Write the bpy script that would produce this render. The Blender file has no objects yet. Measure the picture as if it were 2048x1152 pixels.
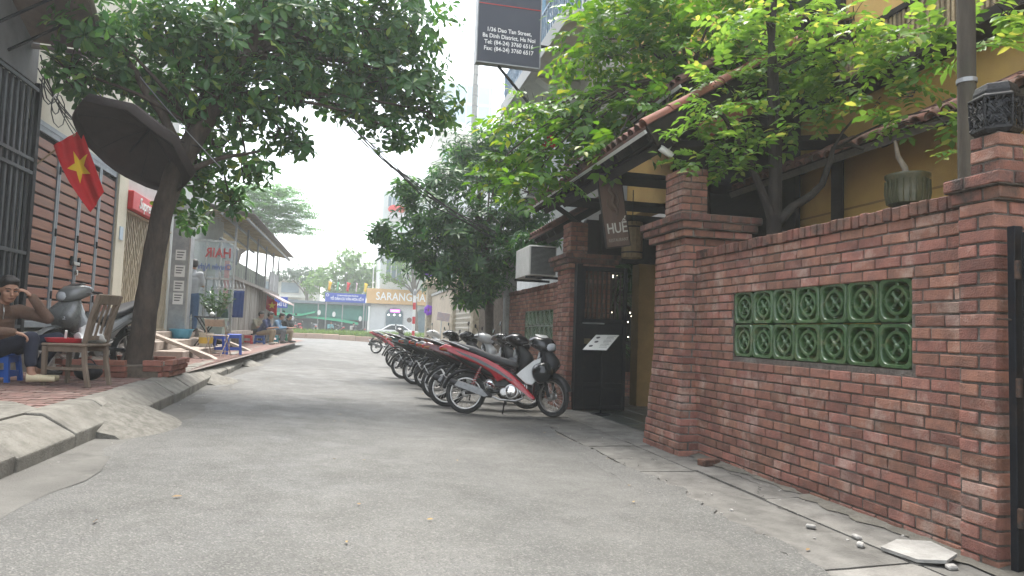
import bpy, bmesh, math, random
import numpy as np
from mathutils import Vector, Matrix, Euler
RAD = math.radians
SC = bpy.context.scene
COL = SC.collection
rnd = random.Random(11)

# ------------------------------------------------------------------ camera
def make_camera():
    F = 1370.0
    yaw, pitch, roll = math.atan(309 / F), math.atan(88 / F), RAD(2.0)
    f = Vector((math.sin(yaw) * math.cos(pitch), math.cos(yaw) * math.cos(pitch), math.sin(pitch)))
    r = Vector((math.cos(yaw), -math.sin(yaw), 0))
    u = r.cross(f)
    c, s = math.cos(roll), math.sin(roll)
    r2 = r * c + u * s
    u2 = u * c - r * s
    m = Matrix((r2, u2, -f)).transposed().to_4x4()
    m.translation = (0, 0, 1.2)
    cd = bpy.data.cameras.new('camera')
    cd.sensor_width = 36
    cd.lens = F / 2048 * 36
    cd.clip_start = 0.05
    cd.clip_end = 1500
    co = bpy.data.objects.new('camera', cd)
    co.matrix_world = m
    COL.objects.link(co)
    SC.camera = co
make_camera()

# ------------------------------------------------------------------ sky, sun, exposure
SUN_EL, SUN_AZ = RAD(70), RAD(8)      # azimuth measured from +Y towards +X
world = bpy.data.worlds.new('World')
SC.world = world
world.use_nodes = True
wn = world.node_tree.nodes
wl = world.node_tree.links
wn.clear()
sky = wn.new('ShaderNodeTexSky')
sky.sky_type = 'NISHITA'
sky.sun_disc = False
sky.sun_elevation = SUN_EL
sky.sun_rotation = SUN_AZ
sky.dust_density = 2.0
sky.air_density = 1.0
sky.ozone_density = 1.0
hs = wn.new('ShaderNodeHueSaturation')   # overcast: the haze takes the blue out of the sky
hs.inputs['Saturation'].default_value = 0.34
hs.inputs['Value'].default_value = 1.0
bg = wn.new('ShaderNodeBackground')
bg.inputs['Strength'].default_value = 0.15
wo = wn.new('ShaderNodeOutputWorld')
wl.new(sky.outputs[0], hs.inputs['Color'])
wl.new(hs.outputs[0], bg.inputs['Color'])
wl.new(bg.outputs[0], wo.inputs['Surface'])

sd = bpy.data.lights.new('sun', 'SUN')
sd.energy = 1.9
sd.angle = RAD(24)
sd.color = (1.0, 0.96, 0.9)
so = bpy.data.objects.new('sun', sd)
sdir = Vector((math.sin(SUN_AZ) * math.cos(SUN_EL), math.cos(SUN_AZ) * math.cos(SUN_EL), math.sin(SUN_EL)))
so.rotation_euler = sdir.to_track_quat('Z', 'Y').to_euler()
so.location = sdir * 40
COL.objects.link(so)

SC.view_settings.view_transform = 'Standard'
SC.view_settings.look = 'None'
SC.view_settings.gamma = 1
SC.view_settings.exposure = 2.05
SC.render.engine = 'CYCLES'
SC.cycles.max_bounces = 6
SC.cycles.diffuse_bounces = 3
SC.cycles.glossy_bounces = 3
SC.cycles.transmission_bounces = 4
SC.cycles.transparent_max_bounces = 8
SC.cycles.volume_bounces = 1
SC.cycles.use_denoising = True
SC.cycles.caustics_reflective = False
SC.cycles.caustics_refractive = False

# ------------------------------------------------------------------ materials
MATS = {}
def mat(name, col, rough=0.75, col2=None, ns=6.0, amt=0.5, bump=0.0, bs=60.0, metal=0.0, ov=0.0, spec=0.4, stretch=None,
        col3=None, n3=2.0, a3=0.0, coat=0.0, emit=None, estr=0.0, alpha=None, island=0.0):
    """Principled material: two colours mixed by world-space noise, a third in rarer patches, small relief, per-object variation."""
    if name in MATS:
        return MATS[name]
    m = bpy.data.materials.new(name)
    m.use_nodes = True
    nt = m.node_tree
    n, l = nt.nodes, nt.links
    b = n['Principled BSDF']
    b.inputs['Roughness'].default_value = rough
    b.inputs['Metallic'].default_value = metal
    b.inputs['Specular IOR Level'].default_value = spec
    if coat:
        b.inputs['Coat Weight'].default_value = coat
        b.inputs['Coat Roughness'].default_value = 0.12
    geo = n.new('ShaderNodeNewGeometry')
    pos = geo.outputs['Position']
    if stretch:
        mp = n.new('ShaderNodeMapping')
        mp.inputs['Scale'].default_value = stretch
        l.new(pos, mp.inputs['Vector'])
        pos = mp.outputs[0]
    cur = None
    c = tuple(col) + (1,)
    if col2 is not None:
        t = n.new('ShaderNodeTexNoise')
        t.inputs['Scale'].default_value = ns
        t.inputs['Detail'].default_value = 6
        t.inputs['Roughness'].default_value = 0.65
        l.new(pos, t.inputs['Vector'])
        rp = n.new('ShaderNodeMapRange')
        rp.inputs['From Min'].default_value = 0.5 - 0.25
        rp.inputs['From Max'].default_value = 0.5 + 0.25
        rp.inputs['To Min'].default_value = 0.5 - amt
        rp.inputs['To Max'].default_value = 0.5 + amt
        l.new(t.outputs['Fac'], rp.inputs['Value'])
        mx = n.new('ShaderNodeMix')
        mx.data_type = 'RGBA'
        mx.inputs[6].default_value = c
        mx.inputs[7].default_value = tuple(col2) + (1,)
        l.new(rp.outputs[0], mx.inputs[0])
        cur = mx.outputs[2]
        # roughness follows the same noise a little
        rr = n.new('ShaderNodeMapRange')
        rr.inputs['To Min'].default_value = max(0.03, rough - 0.12)
        rr.inputs['To Max'].default_value = min(1.0, rough + 0.12)
        l.new(t.outputs['Fac'], rr.inputs['Value'])
        l.new(rr.outputs[0], b.inputs['Roughness'])
    if col3 is not None:
        t3 = n.new('ShaderNodeTexNoise')
        t3.inputs['Scale'].default_value = n3
        t3.inputs['Detail'].default_value = 8
        t3.inputs['Roughness'].default_value = 0.7
        l.new(pos, t3.inputs['Vector'])
        r3 = n.new('ShaderNodeMapRange')
        r3.inputs['From Min'].default_value = 0.52
        r3.inputs['From Max'].default_value = 0.68
        r3.inputs['To Max'].default_value = a3
        l.new(t3.outputs['Fac'], r3.inputs['Value'])
        m3 = n.new('ShaderNodeMix')
        m3.data_type = 'RGBA'
        m3.inputs[7].default_value = tuple(col3) + (1,)
        if cur is not None:
            l.new(cur, m3.inputs[6])
        else:
            m3.inputs[6].default_value = c
        l.new(r3.outputs[0], m3.inputs[0])
        cur = m3.outputs[2]
    if ov or island:
        src = None
        if ov:
            oi = n.new('ShaderNodeObjectInfo')
            src = oi.outputs['Random']
        else:
            src = geo.outputs['Random Per Island']
        k = ov or island
        r4 = n.new('ShaderNodeMapRange')
        r4.inputs['To Min'].default_value = 1 - k
        r4.inputs['To Max'].default_value = 1 + k
        l.new(src, r4.inputs['Value'])
        h = n.new('ShaderNodeHueSaturation')
        l.new(r4.outputs[0], h.inputs['Value'])
        r5 = n.new('ShaderNodeMapRange')
        r5.inputs['To Min'].default_value = 0.5 - k * 0.03
        r5.inputs['To Max'].default_value = 0.5 + k * 0.03
        fr = n.new('ShaderNodeMath'); fr.operation = 'MULTIPLY'; fr.inputs[1].default_value = 7.31
        f2 = n.new('ShaderNodeMath'); f2.operation = 'FRACT'
        l.new(src, fr.inputs[0]); l.new(fr.outputs[0], f2.inputs[0]); l.new(f2.outputs[0], r5.inputs['Value'])
        l.new(r5.outputs[0], h.inputs['Hue'])
        if cur is not None:
            l.new(cur, h.inputs['Color'])
        else:
            h.inputs['Color'].default_value = c
        cur = h.outputs[0]
    if cur is not None:
        l.new(cur, b.inputs['Base Color'])
    else:
        b.inputs['Base Color'].default_value = c
    if bump:
        tb = n.new('ShaderNodeTexNoise')
        tb.inputs['Scale'].default_value = bs
        tb.inputs['Detail'].default_value = 4
        l.new(pos, tb.inputs['Vector'])
        bp = n.new('ShaderNodeBump')
        bp.inputs['Strength'].default_value = bump
        bp.inputs['Distance'].default_value = 0.01
        l.new(tb.outputs['Fac'], bp.inputs['Height'])
        l.new(bp.outputs[0], b.inputs['Normal'])
    if emit:
        b.inputs['Emission Color'].default_value = tuple(emit) + (1,)
        b.inputs['Emission Strength'].default_value = estr
    if alpha is not None:
        b.inputs['Alpha'].default_value = alpha
    m.diffuse_color = c
    MATS[name] = m
    return m

def leaf_mat(name, c1, c2, c3=None, a3=0.1, rough=0.45, trans=0.35, tcol=None, spec=0.4):
    """Leaf: colour varies leaf by leaf, light passes through."""
    if name in MATS:
        return MATS[name]
    m = bpy.data.materials.new(name)
    m.use_nodes = True
    nt = m.node_tree
    n, l = nt.nodes, nt.links
    b = n['Principled BSDF']
    out = n['Material Output']
    geo = n.new('ShaderNodeNewGeometry')
    ramp = n.new('ShaderNodeValToRGB')
    e = ramp.color_ramp.elements
    e[0].color = tuple(c1) + (1,)
    e[0].position = 0
    e[1].color = tuple(c2) + (1,)
    e[1].position = 1 - a3 if c3 else 1
    if c3:
        x = ramp.color_ramp.elements.new(1.0)
        x.color = tuple(c3) + (1,)
    l.new(geo.outputs['Random Per Island'], ramp.inputs[0])
    l.new(ramp.outputs[0], b.inputs['Base Color'])
    b.inputs['Roughness'].default_value = rough
    b.inputs['Specular IOR Level'].default_value = spec
    tr = n.new('ShaderNodeBsdfTranslucent')
    h = n.new('ShaderNodeHueSaturation')
    h.inputs['Hue'].default_value = 0.48
    h.inputs['Saturation'].default_value = 1.15
    h.inputs['Value'].default_value = 1.5
    l.new(ramp.outputs[0], h.inputs['Color'])
    l.new(h.outputs[0], tr.inputs['Color'])
    ms = n.new('ShaderNodeMixShader')
    ms.inputs[0].default_value = trans
    l.new(b.outputs[0], ms.inputs[1])
    l.new(tr.outputs[0], ms.inputs[2])
    l.new(ms.outputs[0], out.inputs['Surface'])
    MATS[name] = m
    return m

# ------------------------------------------------------------------ mesh builder
WL = {}                                   # world offset of each parent, for parts given in world coordinates
def I3(): return Matrix.Identity(4)

class MB:
    def __init__(s, M=None):
        s.v, s.f, s.M = [], [], M
    def add(s, vs, fs):
        o = len(s.v)
        if s.M is not None:
            vs = [s.M @ Vector(p) for p in vs]
        s.v.extend([tuple(p) for p in vs])
        s.f.extend([tuple(i + o for i in q) for q in fs])
        return s
    def box(s, x0, x1, y0, y1, z0, z1, M=None):
        vs = [(x, y, z) for x in (x0, x1) for y in (y0, y1) for z in (z0, z1)]
        if M is not None:
            vs = [M @ Vector(p) for p in vs]
        return s.add(vs, [(0, 1, 3, 2), (4, 6, 7, 5), (0, 4, 5, 1), (2, 3, 7, 6), (0, 2, 6, 4), (1, 5, 7, 3)])
    def cbox(s, c, d, M=None, ch=0.0):
        """box by centre and size, optional chamfer, optional rotation about its centre"""
        hx, hy, hz = d[0] / 2, d[1] / 2, d[2] / 2
        T = Matrix.Translation(c) @ (M or I3())
        if ch <= 0:
            return s.box(-hx, hx, -hy, hy, -hz, hz, T)
        ch = min(ch, hx * .9, hy * .9, hz * .9)
        vs, idx = [], {}
        for sx in (-1, 1):
            for sy in (-1, 1):
                for sz in (-1, 1):
                    for k in range(3):
                        p = [sx * (hx - ch), sy * (hy - ch), sz * (hz - ch)]
                        p[k] = (sx * hx, sy * hy, sz * hz)[k]
                        idx[(sx, sy, sz, k)] = len(vs)
                        vs.append(T @ Vector(p))
        fs = []
        for k in range(3):
            a, b = [(1, 2), (0, 2), (0, 1)][k]
            for sg in (-1, 1):
                q = []
                for (sa, sb) in ((-1, -1), (1, -1), (1, 1), (-1, 1)):
                    t = [0, 0, 0]; t[k] = sg; t[a] = sa; t[b] = sb
                    q.append(idx[(t[0], t[1], t[2], k)])
                flip = (sg > 0) == (k == 1)
                fs.append(tuple(reversed(q)) if flip else tuple(q))
        for k in range(3):
            a, b = [(1, 2), (0, 2), (0, 1)][k]
            for sa in (-1, 1):
                for sb in (-1, 1):
                    q = []
                    for sk, kk in ((-1, a), (1, a), (1, b), (-1, b)):
                        t = [0, 0, 0]; t[k] = sk; t[a] = sa; t[b] = sb
                        q.append(idx[(t[0], t[1], t[2], kk)])
                    fs.append(tuple(q))
        for sx in (-1, 1):
            for sy in (-1, 1):
                for sz in (-1, 1):
                    fs.append((idx[(sx, sy, sz, 0)], idx[(sx, sy, sz, 1)], idx[(sx, sy, sz, 2)]))
        return s.add(vs, fs)
    def tube(s, pts, r, n=8, cap=True, ell=None):
        """tube along points; r number or list; ell=(wide, high) squashes the section"""
        pts = [Vector(p) for p in pts]
        rs = r if isinstance(r, (list, tuple)) else [r] * len(pts)
        vs, fs = [], []
        up = None
        for i, p in enumerate(pts):
            t = (pts[min(i + 1, len(pts) - 1)] - pts[max(i - 1, 0)])
            t = t.normalized() if t.length > 1e-9 else Vector((0, 0, 1))
            if up is None:
                up = Vector((0, 0, 1)) if abs(t.z) < .9 else Vector((1, 0, 0))
            a = t.cross(up)
            a = a.normalized() if a.length > 1e-6 else t.orthogonal().normalized()
            b = a.cross(t).normalized()
            up = b
            ea, eb = ell or (1, 1)
            for k in range(n):
                th = 2 * math.pi * k / n
                vs.append(p + a * (math.cos(th) * rs[i] * ea) + b * (math.sin(th) * rs[i] * eb))
        for i in range(len(pts) - 1):
            for k in range(n):
                k2 = (k + 1) % n
                fs.append((i * n + k, i * n + k2, (i + 1) * n + k2, (i + 1) * n + k))
        if cap:
            fs.append(tuple(reversed(range(n))))
            fs.append(tuple(range((len(pts) - 1) * n, len(pts) * n)))
        return s.add(vs, fs)
    def rings(s, rings, cap=True, closed=False):
        n = len(rings[0])
        vs = [p for r in rings for p in r]
        fs = []
        m = len(rings)
        for i in range(m if closed else m - 1):
            j = (i + 1) % m
            for k in range(n):
                k2 = (k + 1) % n
                fs.append((i * n + k, i * n + k2, j * n + k2, j * n + k))
        if cap and not closed:
            fs.append(tuple(reversed(range(n))))
            fs.append(tuple(range((m - 1) * n, m * n)))
        return s.add(vs, fs)
    def loft(s, st, n=16, axis='x', e=2.5):
        """superellipse sections along an axis: (pos, centre_a, centre_b, half_a, half_b); axis x: a=y b=z"""
        rs = []
        for (p, ca, cb, ha, hb) in st:
            r = []
            for k in range(n):
                th = 2 * math.pi * k / n
                c, d = math.cos(th), math.sin(th)
                a = ca + ha * math.copysign(abs(c) ** (2 / e), c)
                b = cb + hb * math.copysign(abs(d) ** (2 / e), d)
                r.append({'x': (p, a, b), 'y': (a, p, b), 'z': (a, b, p)}[axis])
            rs.append(r)
        return s.rings(rs)
    def lathe(s, prof, n=16, M=None, cap=True):
        rs = [[((M or I3()) @ Vector((r * math.cos(2 * math.pi * k / n), r * math.sin(2 * math.pi * k / n), z))) for k in range(n)] for r, z in prof]
        return s.rings(rs, cap=cap)
    def ell(s, c, r, n=12, m=8, M=None):
        rs = []
        for i in range(1, m):
            ph = math.pi * i / m
            rs.append([(math.sin(ph) * math.cos(2 * math.pi * k / n), math.sin(ph) * math.sin(2 * math.pi * k / n), -math.cos(ph)) for k in range(n)])
        T = Matrix.Translation(c) @ (M or I3()) @ Matrix.Diagonal((r[0], r[1], r[2], 1))
        vs = [T @ Vector(p) for q in rs for p in q] + [T @ Vector((0, 0, -1)), T @ Vector((0, 0, 1))]
        fs = []
        for i in range(m - 2):
            for k in range(n):
                k2 = (k + 1) % n
                fs.append((i * n + k, i * n + k2, (i + 1) * n + k2, (i + 1) * n + k))
        b, t = len(vs) - 2, len(vs) - 1
        for k in range(n):
            k2 = (k + 1) % n
            fs.append((b, k2, k))
            fs.append((t, (m - 2) * n + k, (m - 2) * n + k2))
        return s.add(vs, fs)
    def prism(s, poly, a0, a1, plane='xz', M=None):
        """polygon (2D) extruded along the third axis from a0 to a1"""
        def P(u, w, a):
            return {'xz': (u, a, w), 'xy': (u, w, a), 'yz': (a, u, w)}[plane]
        n = len(poly)
        vs = [P(u, w, a0) for u, w in poly] + [P(u, w, a1) for u, w in poly]
        if M is not None:
            vs = [M @ Vector(p) for p in vs]
        fs = [tuple(range(n)), tuple(reversed(range(n, 2 * n)))]
        for i in range(n):
            j = (i + 1) % n
            fs.append((i, i + n, j + n, j))
        return s.add(vs, fs)
    def quad(s, a, b, c, d):
        return s.add([a, b, c, d], [(0, 1, 2, 3)])
    def mesh(s, name, fix=True, sharp=None):
        me = bpy.data.meshes.new(name)
        me.from_pydata(s.v, [], s.f)
        if fix or sharp is not None:
            bm = bmesh.new()
            bm.from_mesh(me)
            if fix:
                bmesh.ops.recalc_face_normals(bm, faces=bm.faces)
            if sharp is not None:
                for fc in bm.faces:
                    fc.smooth = True
                lim = RAD(sharp)
                for ed in bm.edges:
                    if len(ed.link_faces) == 2 and ed.calc_face_angle(0) > lim:
                        ed.smooth = False
            bm.to_mesh(me)
            bm.free()
        return me
    def build(s, name, m, parent=None, smooth=None, bev=0.0, sub=0, world=True):
        me = s.mesh(name, True, smooth)
        if m is not None:
            me.materials.append(m)
        o = bpy.data.objects.new(name, me)
        COL.objects.link(o)
        if parent is not None:
            o.parent = parent
            if world and parent.name in WL:
                me.transform(Matrix.Translation(-WL[parent.name]))
                WL[o.name] = WL[parent.name]
        if bev:
            md = o.modifiers.new('bevel', 'BEVEL')
            md.width = bev
            md.segments = 2
            md.limit_method = 'ANGLE'
        if sub:
            md = o.modifiers.new('sub', 'SUBSURF')
            md.levels = sub
            md.render_levels = sub
        return o

def tag(o, label=None, cat=None, group=None, kind=None):
    if label: o['label'] = label
    if cat: o['category'] = cat
    if group: o['group'] = group
    if kind: o['kind'] = kind
    return o

def thing(name, label, cat, loc=(0, 0, 0), group=None, rz=0.0, kind=None):
    o = bpy.data.objects.new(name, None)
    o.empty_display_size = 0.1
    o.location = loc
    o.rotation_euler = (0, 0, rz)
    COL.objects.link(o)
    tag(o, label, cat, group, kind or 'thing')
    if rz == 0:
        WL[o.name] = Vector(loc)
    return o

def inst(me, name, parent, loc, rot=None, scale=None):
    """one more object with shared mesh data; loc in world coordinates when the parent stands unrotated"""
    o = bpy.data.objects.new(name, me)
    COL.objects.link(o)
    o.parent = parent
    o.location = Vector(loc) - WL.get(parent.name, Vector((0, 0, 0)))
    if rot is not None:
        o.rotation_euler = rot
    if scale is not None:
        o.scale = scale
    return o

def copy_tree(o, parent=None):
    c = o.copy()
    COL.objects.link(c)
    if parent is not None:
        c.parent = parent
    for ch in list(o.children):
        copy_tree(ch, c)
    return c

def text(body, name, size, m, parent, loc, rot, extrude=0.003, align='CENTER', world=True, sx=1.0, shear=0.0, bold=0.0, spacing=1.0):
    cu = bpy.data.curves.new(name, 'FONT')
    cu.body = body
    cu.size = size
    cu.align_x = align
    cu.align_y = 'CENTER'
    cu.extrude = extrude
    cu.shear = shear
    cu.offset = bold
    cu.space_character = spacing
    cu.resolution_u = 3
    cu.materials.append(m)
    tmp = bpy.data.objects.new(name + '_src', cu)
    COL.objects.link(tmp)
    bpy.context.view_layer.update()
    me = bpy.data.meshes.new_from_object(tmp.evaluated_get(bpy.context.evaluated_depsgraph_get()))
    bpy.data.objects.remove(tmp)
    me.name = name
    o = bpy.data.objects.new(name, me)
    COL.objects.link(o)
    off = Vector((0, 0, 0))
    if parent is not None:
        o.parent = parent
        if world:
            off = WL.get(parent.name, off)
    o.location = Vector(loc) - off
    o.rotation_euler = rot
    o.scale = (sx, 1, 1)
    return o

_BR = {}
def brick_mesh(d, m, k):
    """a slightly uneven chamfered brick, shared by alike bricks"""
    key = (round(d[0], 3), round(d[1], 3), round(d[2], 3), m.name, k)
    if key not in _BR:
        rr = random.Random(hash(key) & 0xffff)
        b = MB().cbox((0, 0, 0), d, ch=0.005)
        b.v = [(x + rr.uniform(-.0018, .0018), y + rr.uniform(-.0018, .0018), z + rr.uniform(-.0018, .0018)) for x, y, z in b.v]
        me = b.mesh('brick', True)
        me.materials.append(m)
        _BR[key] = me
    return _BR[key]
def brick(parent, c, d, m, name='brick', jit=0.003):
    """d snapped so that meshes are shared"""
    d = tuple(round(t * 200) / 200 for t in d)
    k = rnd.randrange(3)
    o = inst(brick_mesh(d, m, k), name, parent, (c[0] + rnd.uniform(-jit, jit), c[1], c[2] + rnd.uniform(-.001, .001)),
             rot=(rnd.uniform(-.006, .006), rnd.uniform(-.006, .006), rnd.uniform(-.008, .008)))
    return o

# ================================================================== THE SETTING
def gz(x):
    return 0.2 * min(1.0, max(0.0, (2.4 - x) / 4.45))

def asphalt_mat():
    m = bpy.data.materials.new('asphalt')
    m.use_nodes = True
    n, l = m.node_tree.nodes, m.node_tree.links
    b = n['Principled BSDF']
    geo = n.new('ShaderNodeNewGeometry')
    def noise(sc, det=4, rough=.6):
        t = n.new('ShaderNodeTexNoise')
        t.inputs['Scale'].default_value = sc
        t.inputs['Detail'].default_value = det
        t.inputs['Roughness'].default_value = rough
        l.new(geo.outputs['Position'], t.inputs['Vector'])
        return t.outputs['Fac']
    def mix(fac, a, c):
        x = n.new('ShaderNodeMix'); x.data_type = 'RGBA'
        for s_, v in ((6, a), (7, c)):
            if isinstance(v, tuple): x.inputs[s_].default_value = v + (1,)
            else: l.new(v, x.inputs[s_])
        l.new(fac, x.inputs[0])
        return x.outputs[2]
    def rng(v, a, c, d=0.0, e=1.0):
        r = n.new('ShaderNodeMapRange')
        r.inputs['From Min'].default_value = a; r.inputs['From Max'].default_value = c
        r.inputs['To Min'].default_value = d; r.inputs['To Max'].default_value = e
        l.new(v, r.inputs['Value'])
        return r.outputs[0]
    vor = n.new('ShaderNodeTexVoronoi')
    vor.inputs['Scale'].default_value = 115
    l.new(geo.outputs['Position'], vor.inputs['Vector'])
    sep = n.new('ShaderNodeSeparateColor')
    l.new(vor.outputs['Color'], sep.inputs[0])
    base = mix(rng(noise(.42, 9, .7), .38, .62), (.066, .065, .058), (.116, .113, .102))   # wear in big patches
    base = mix(rng(noise(1.7, 9, .72), .54, .70, 0, .65), base, (.095, .094, .09))              # oily darker stains
    base = mix(rng(noise(1.1, 9, .72), .60, .72, 0, .6), base, (.21, .203, .185))              # dried cement dust
    mpp = n.new('ShaderNodeMapping'); mpp.inputs['Scale'].default_value = (1.5, .07, 1)
    l.new(geo.outputs['Position'], mpp.inputs['Vector'])
    tb_ = n.new('ShaderNodeTexNoise'); tb_.inputs['Scale'].default_value = 1.0; tb_.inputs['Detail'].default_value = 5
    l.new(mpp.outputs[0], tb_.inputs['Vector'])
    base = mix(rng(tb_.outputs['Fac'], .42, .64, 0, .5), base, (.072, .071, .066))            # wheel-polished tracks
    spt = n.new('ShaderNodeTexVoronoi'); spt.inputs['Scale'].default_value = 1.6
    l.new(geo.outputs['Position'], spt.inputs['Vector'])
    base = mix(rng(spt.outputs['Distance'], .045, .02, 0, .8), base, (.035, .034, .032))      # oil drips
    agg = mix(rng(sep.outputs[0], .68, .95, 0, .5), base, (.22, .214, .193))                    # pale aggregate chips
    agg = mix(rng(sep.outputs[1], .66, .97, 0, .62), agg, (.042, .041, .038))                    # dark pits
    l.new(agg, b.inputs['Base Color'])
    l.new(rng(noise(3, 5), .3, .7, .55, .85), b.inputs['Roughness'])
    bp = n.new('ShaderNodeBump')
    bp.inputs['Strength'].default_value = .9
    bp.inputs['Distance'].default_value = .006
    l.new(vor.outputs['Distance'], bp.inputs['Height'])
    l.new(bp.outputs[0], b.inputs['Normal'])
    MATS['asphalt'] = m
    return m
M_ASPH = asphalt_mat()
M_CONC = mat('concrete', (.090, .086, .077), .9, (.135, .130, .117), 2, .9, .8, 90, col3=(.055, .052, .046), n3=2.2, a3=.7)
M_CONC2 = mat('old concrete', (.160, .153, .137), .92, (.098, .093, .083), 4, .95, .9, 55, col3=(.225, .216, .195), n3=2.2, a3=.6, ov=.18)
M_KERB = mat('kerb stone', (.20, .188, .162), .9, (.125, .117, .10), 5, .95, .8, 70, col3=(.30, .29, .26), n3=4, a3=.5, ov=.16)
M_DIRT = mat('ground dirt', (.17, .155, .13), .95, (.24, .22, .19), 4, .7, .5, 40)

def sheet(name, xs, ys, zf, m, dz=0.0):
    b = MB()
    vs = [(x, y, zf(x) + dz) for x in xs for y in ys]
    ny = len(ys)
    fs = [(i * ny + j, (i + 1) * ny + j, (i + 1) * ny + j + 1, i * ny + j + 1) for i in range(len(xs) - 1) for j in range(ny - 1)]
    b.add(vs, fs)
    return b.build(name, m)
tag(sheet('ground', [-260, -60, -2.05, 2.4, 60, 260], [-60, 0, 40, 320], gz, M_DIRT, -.06), kind='structure')
tag(sheet('road', [-3.2, -2.05, -1, 0.2, 1.4, 2.4, 2.6], [-8, 0, 6, 12, 20, 36.0], gz, M_ASPH), kind='structure')
tag(sheet('cross_road', [-70, -2.05, 2.4, 70], [36.0, 53.2], gz, M_ASPH, -.002), kind='structure')
tag(sheet('far_road', [-70, -2.05, 2.4, 70], [54.6, 61.0], gz, M_ASPH, -.002), kind='structure')

# repaired patches and long cracks in the asphalt
M_PATCH = mat('asphalt repair', (.085, .084, .08), .85, (.125, .123, .115), 9, .9, .8, 110, col3=(.19, .185, .17), n3=4, a3=.5)
for k, (cx, cy, rx, ry) in enumerate(((-.5, 19.4, .9, 1.6),)):
    rr_ = random.Random(k + 40)
    P_ = [(cx + rx * math.cos(a) * rr_.uniform(.75, 1.1), cy + ry * math.sin(a) * rr_.uniform(.75, 1.1)) for a in [2 * math.pi * i / 26 for i in range(26)]]
    b_ = MB().add([(x, y, gz(x) + .0022) for x, y in P_] + [(cx, cy, gz(cx) + .0025)], [(i, (i + 1) % 26, 26) for i in range(26)])
    tag(b_.build('asphalt_patch', M_PATCH), 'dark asphalt patch farther up the lane', 'patch', kind='structure')
M_CRK = mat('crack dirt', (.03, .028, .025), .95)
for k, (p0, p1) in enumerate((((2.25, 9.4), (2.33, 2.6)), ((2.2, 6.3), (2.9, 6.2)), ((2.95, 4.2), (3.35, 5.6)))):
    rr_ = random.Random(k + 70)
    n_ = 40
    L_, R_ = [], []
    for i in range(n_ + 1):
        u = i / n_
        x, y = p0[0] + (p1[0] - p0[0]) * u + .06 * math.sin(u * 9 + k) + rr_.uniform(-.02, .02), p0[1] + (p1[1] - p0[1]) * u + rr_.uniform(-.02, .02)
        w_ = rr_.uniform(.002, .009) * (rr_.random() < .8)
        z = (gz(x) + .003) if x < 2.38 else .027
        L_.append((x - w_, y - w_, z)); R_.append((x + w_, y + w_, z))
    tag(MB().add(L_ + R_, [(i, i + 1, n_ + 2 + i, n_ + 1 + i) for i in range(n_)]).build('crack', M_CRK), ('long crack along the right road edge', 'short crack across the slabs by the gate pier', 'crack in the slabs under the green panel')[k], 'crack', kind='structure')

# ---- gutter strip and kerb stones on the left
def kerb_x(y):
    pts = [(-8, -2.05), (8.5, -2.05), (11.2, -2.22), (18.5, -2.55), (35, -2.84)]
    for (a, b), (c, d) in zip(pts, pts[1:]):
        if y <= c:
            return b + (d - b) * (y - a) / (c - a)
    return -2.84
gut = MB()
ys = [-6 + .3 * i for i in range(137)]
vs = []
for y in ys:
    kx = kerb_x(y)
    vs += [(kx - .25, y, .2035), (min(kx, -2.05), y, .2035), (kx + .36 + .05 * math.sin(y * 1.7) + .03 * math.sin(y * 4.1) + rnd.uniform(-.025, .025), y, gz(kx + .36) + .0008)]
gut.add(vs, [(3 * i + j, 3 * i + j + 1, 3 * i + j + 4, 3 * i + j + 3) for i in range(len(ys) - 1) for j in (0, 1)])
tag(gut.build('gutter', M_CONC), kind='structure')

kerb = thing('kerb', 'bevelled grey kerb stones edging the raised red pavement', 'kerb', (-2.1, 8, 0.2), kind='structure')
y = -2.0
while y < 34.6:
    L = rnd.uniform(.92, 1.08) if y < 20 else rnd.uniform(1.6, 2.1)
    y1 = min(y + L, 34.8)
    ym = (y + y1) / 2
    k0, k1 = kerb_x(y), kerb_x(y1)
    dz = rnd.uniform(-.012, .012)
    dx = rnd.uniform(-.015, .015)
    g = .007
    sec = [(.0, .10), (0, .305), (-.03, .325), (-.225, .45), (-.25, .458), (-.40, .460), (-.40, .10)]
    b = MB()
    ra = [(k0 + dx + a, y + g, z + dz) for a, z in sec]
    rb = [(k1 + dx + a + rnd.uniform(-.006, .006), y1 - g, z + dz + rnd.uniform(-.006, .006)) for a, z in sec]
    b.rings([ra, rb])
    b.build('kerb_stone', M_KERB, kerb, bev=.012)
    y = y1

# ---- concrete ramps poured against the kerb
M_RAMP = mat('rough cement', (.195, .185, .16), .95, (.115, .108, .092), 14, .95, 1.0, 45, col3=(.085, .08, .066), n3=5, a3=.7)
def ramp(y0, y1, out, label, top=.40, skew=0.0):
    t = MB()
    n = 8
    rows = []
    for i in range(n + 1):
        u = i / n
        yy = y0 + (y1 - y0) * u
        bulge = math.sin(math.pi * (.08 + .84 * u)) ** .6
        kx = kerb_x(yy)
        o = out * bulge
        row = []
        for j in range(6):
            w = j / 5
            z = .2 + (top - .2) * bulge * (1 - w) ** 1.15 + rnd.uniform(-.008, .008) * (j < 5)
            row.append((kx - .12 + (o + .12) * w, yy + skew * w + rnd.uniform(-.01, .01), z if j < 5 else gz(kx + o) - .01))
        row.append((kx - .12, yy, .1))
        rows.append(row)
    t.rings(rows)
    o = t.build('cement_ramp', M_RAMP, smooth=50)
    tag(o, label, 'ramp', 'cement ramps against the kerb')
ramp(6.35, 7.95, .46, 'lumpy pale cement ramp bulging from the kerb nearest the camera', .44)
ramp(11.6, 13.2, .40, 'flat cement ramp against the kerb just past the brick planter', .36)
ramp(16.6, 18.2, .42, 'cement ramp at the kerb beside the blue plastic stools')
ramp(21.2, 22.6, .40, 'farthest cement ramp, at the kerb before the seated men')

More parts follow.
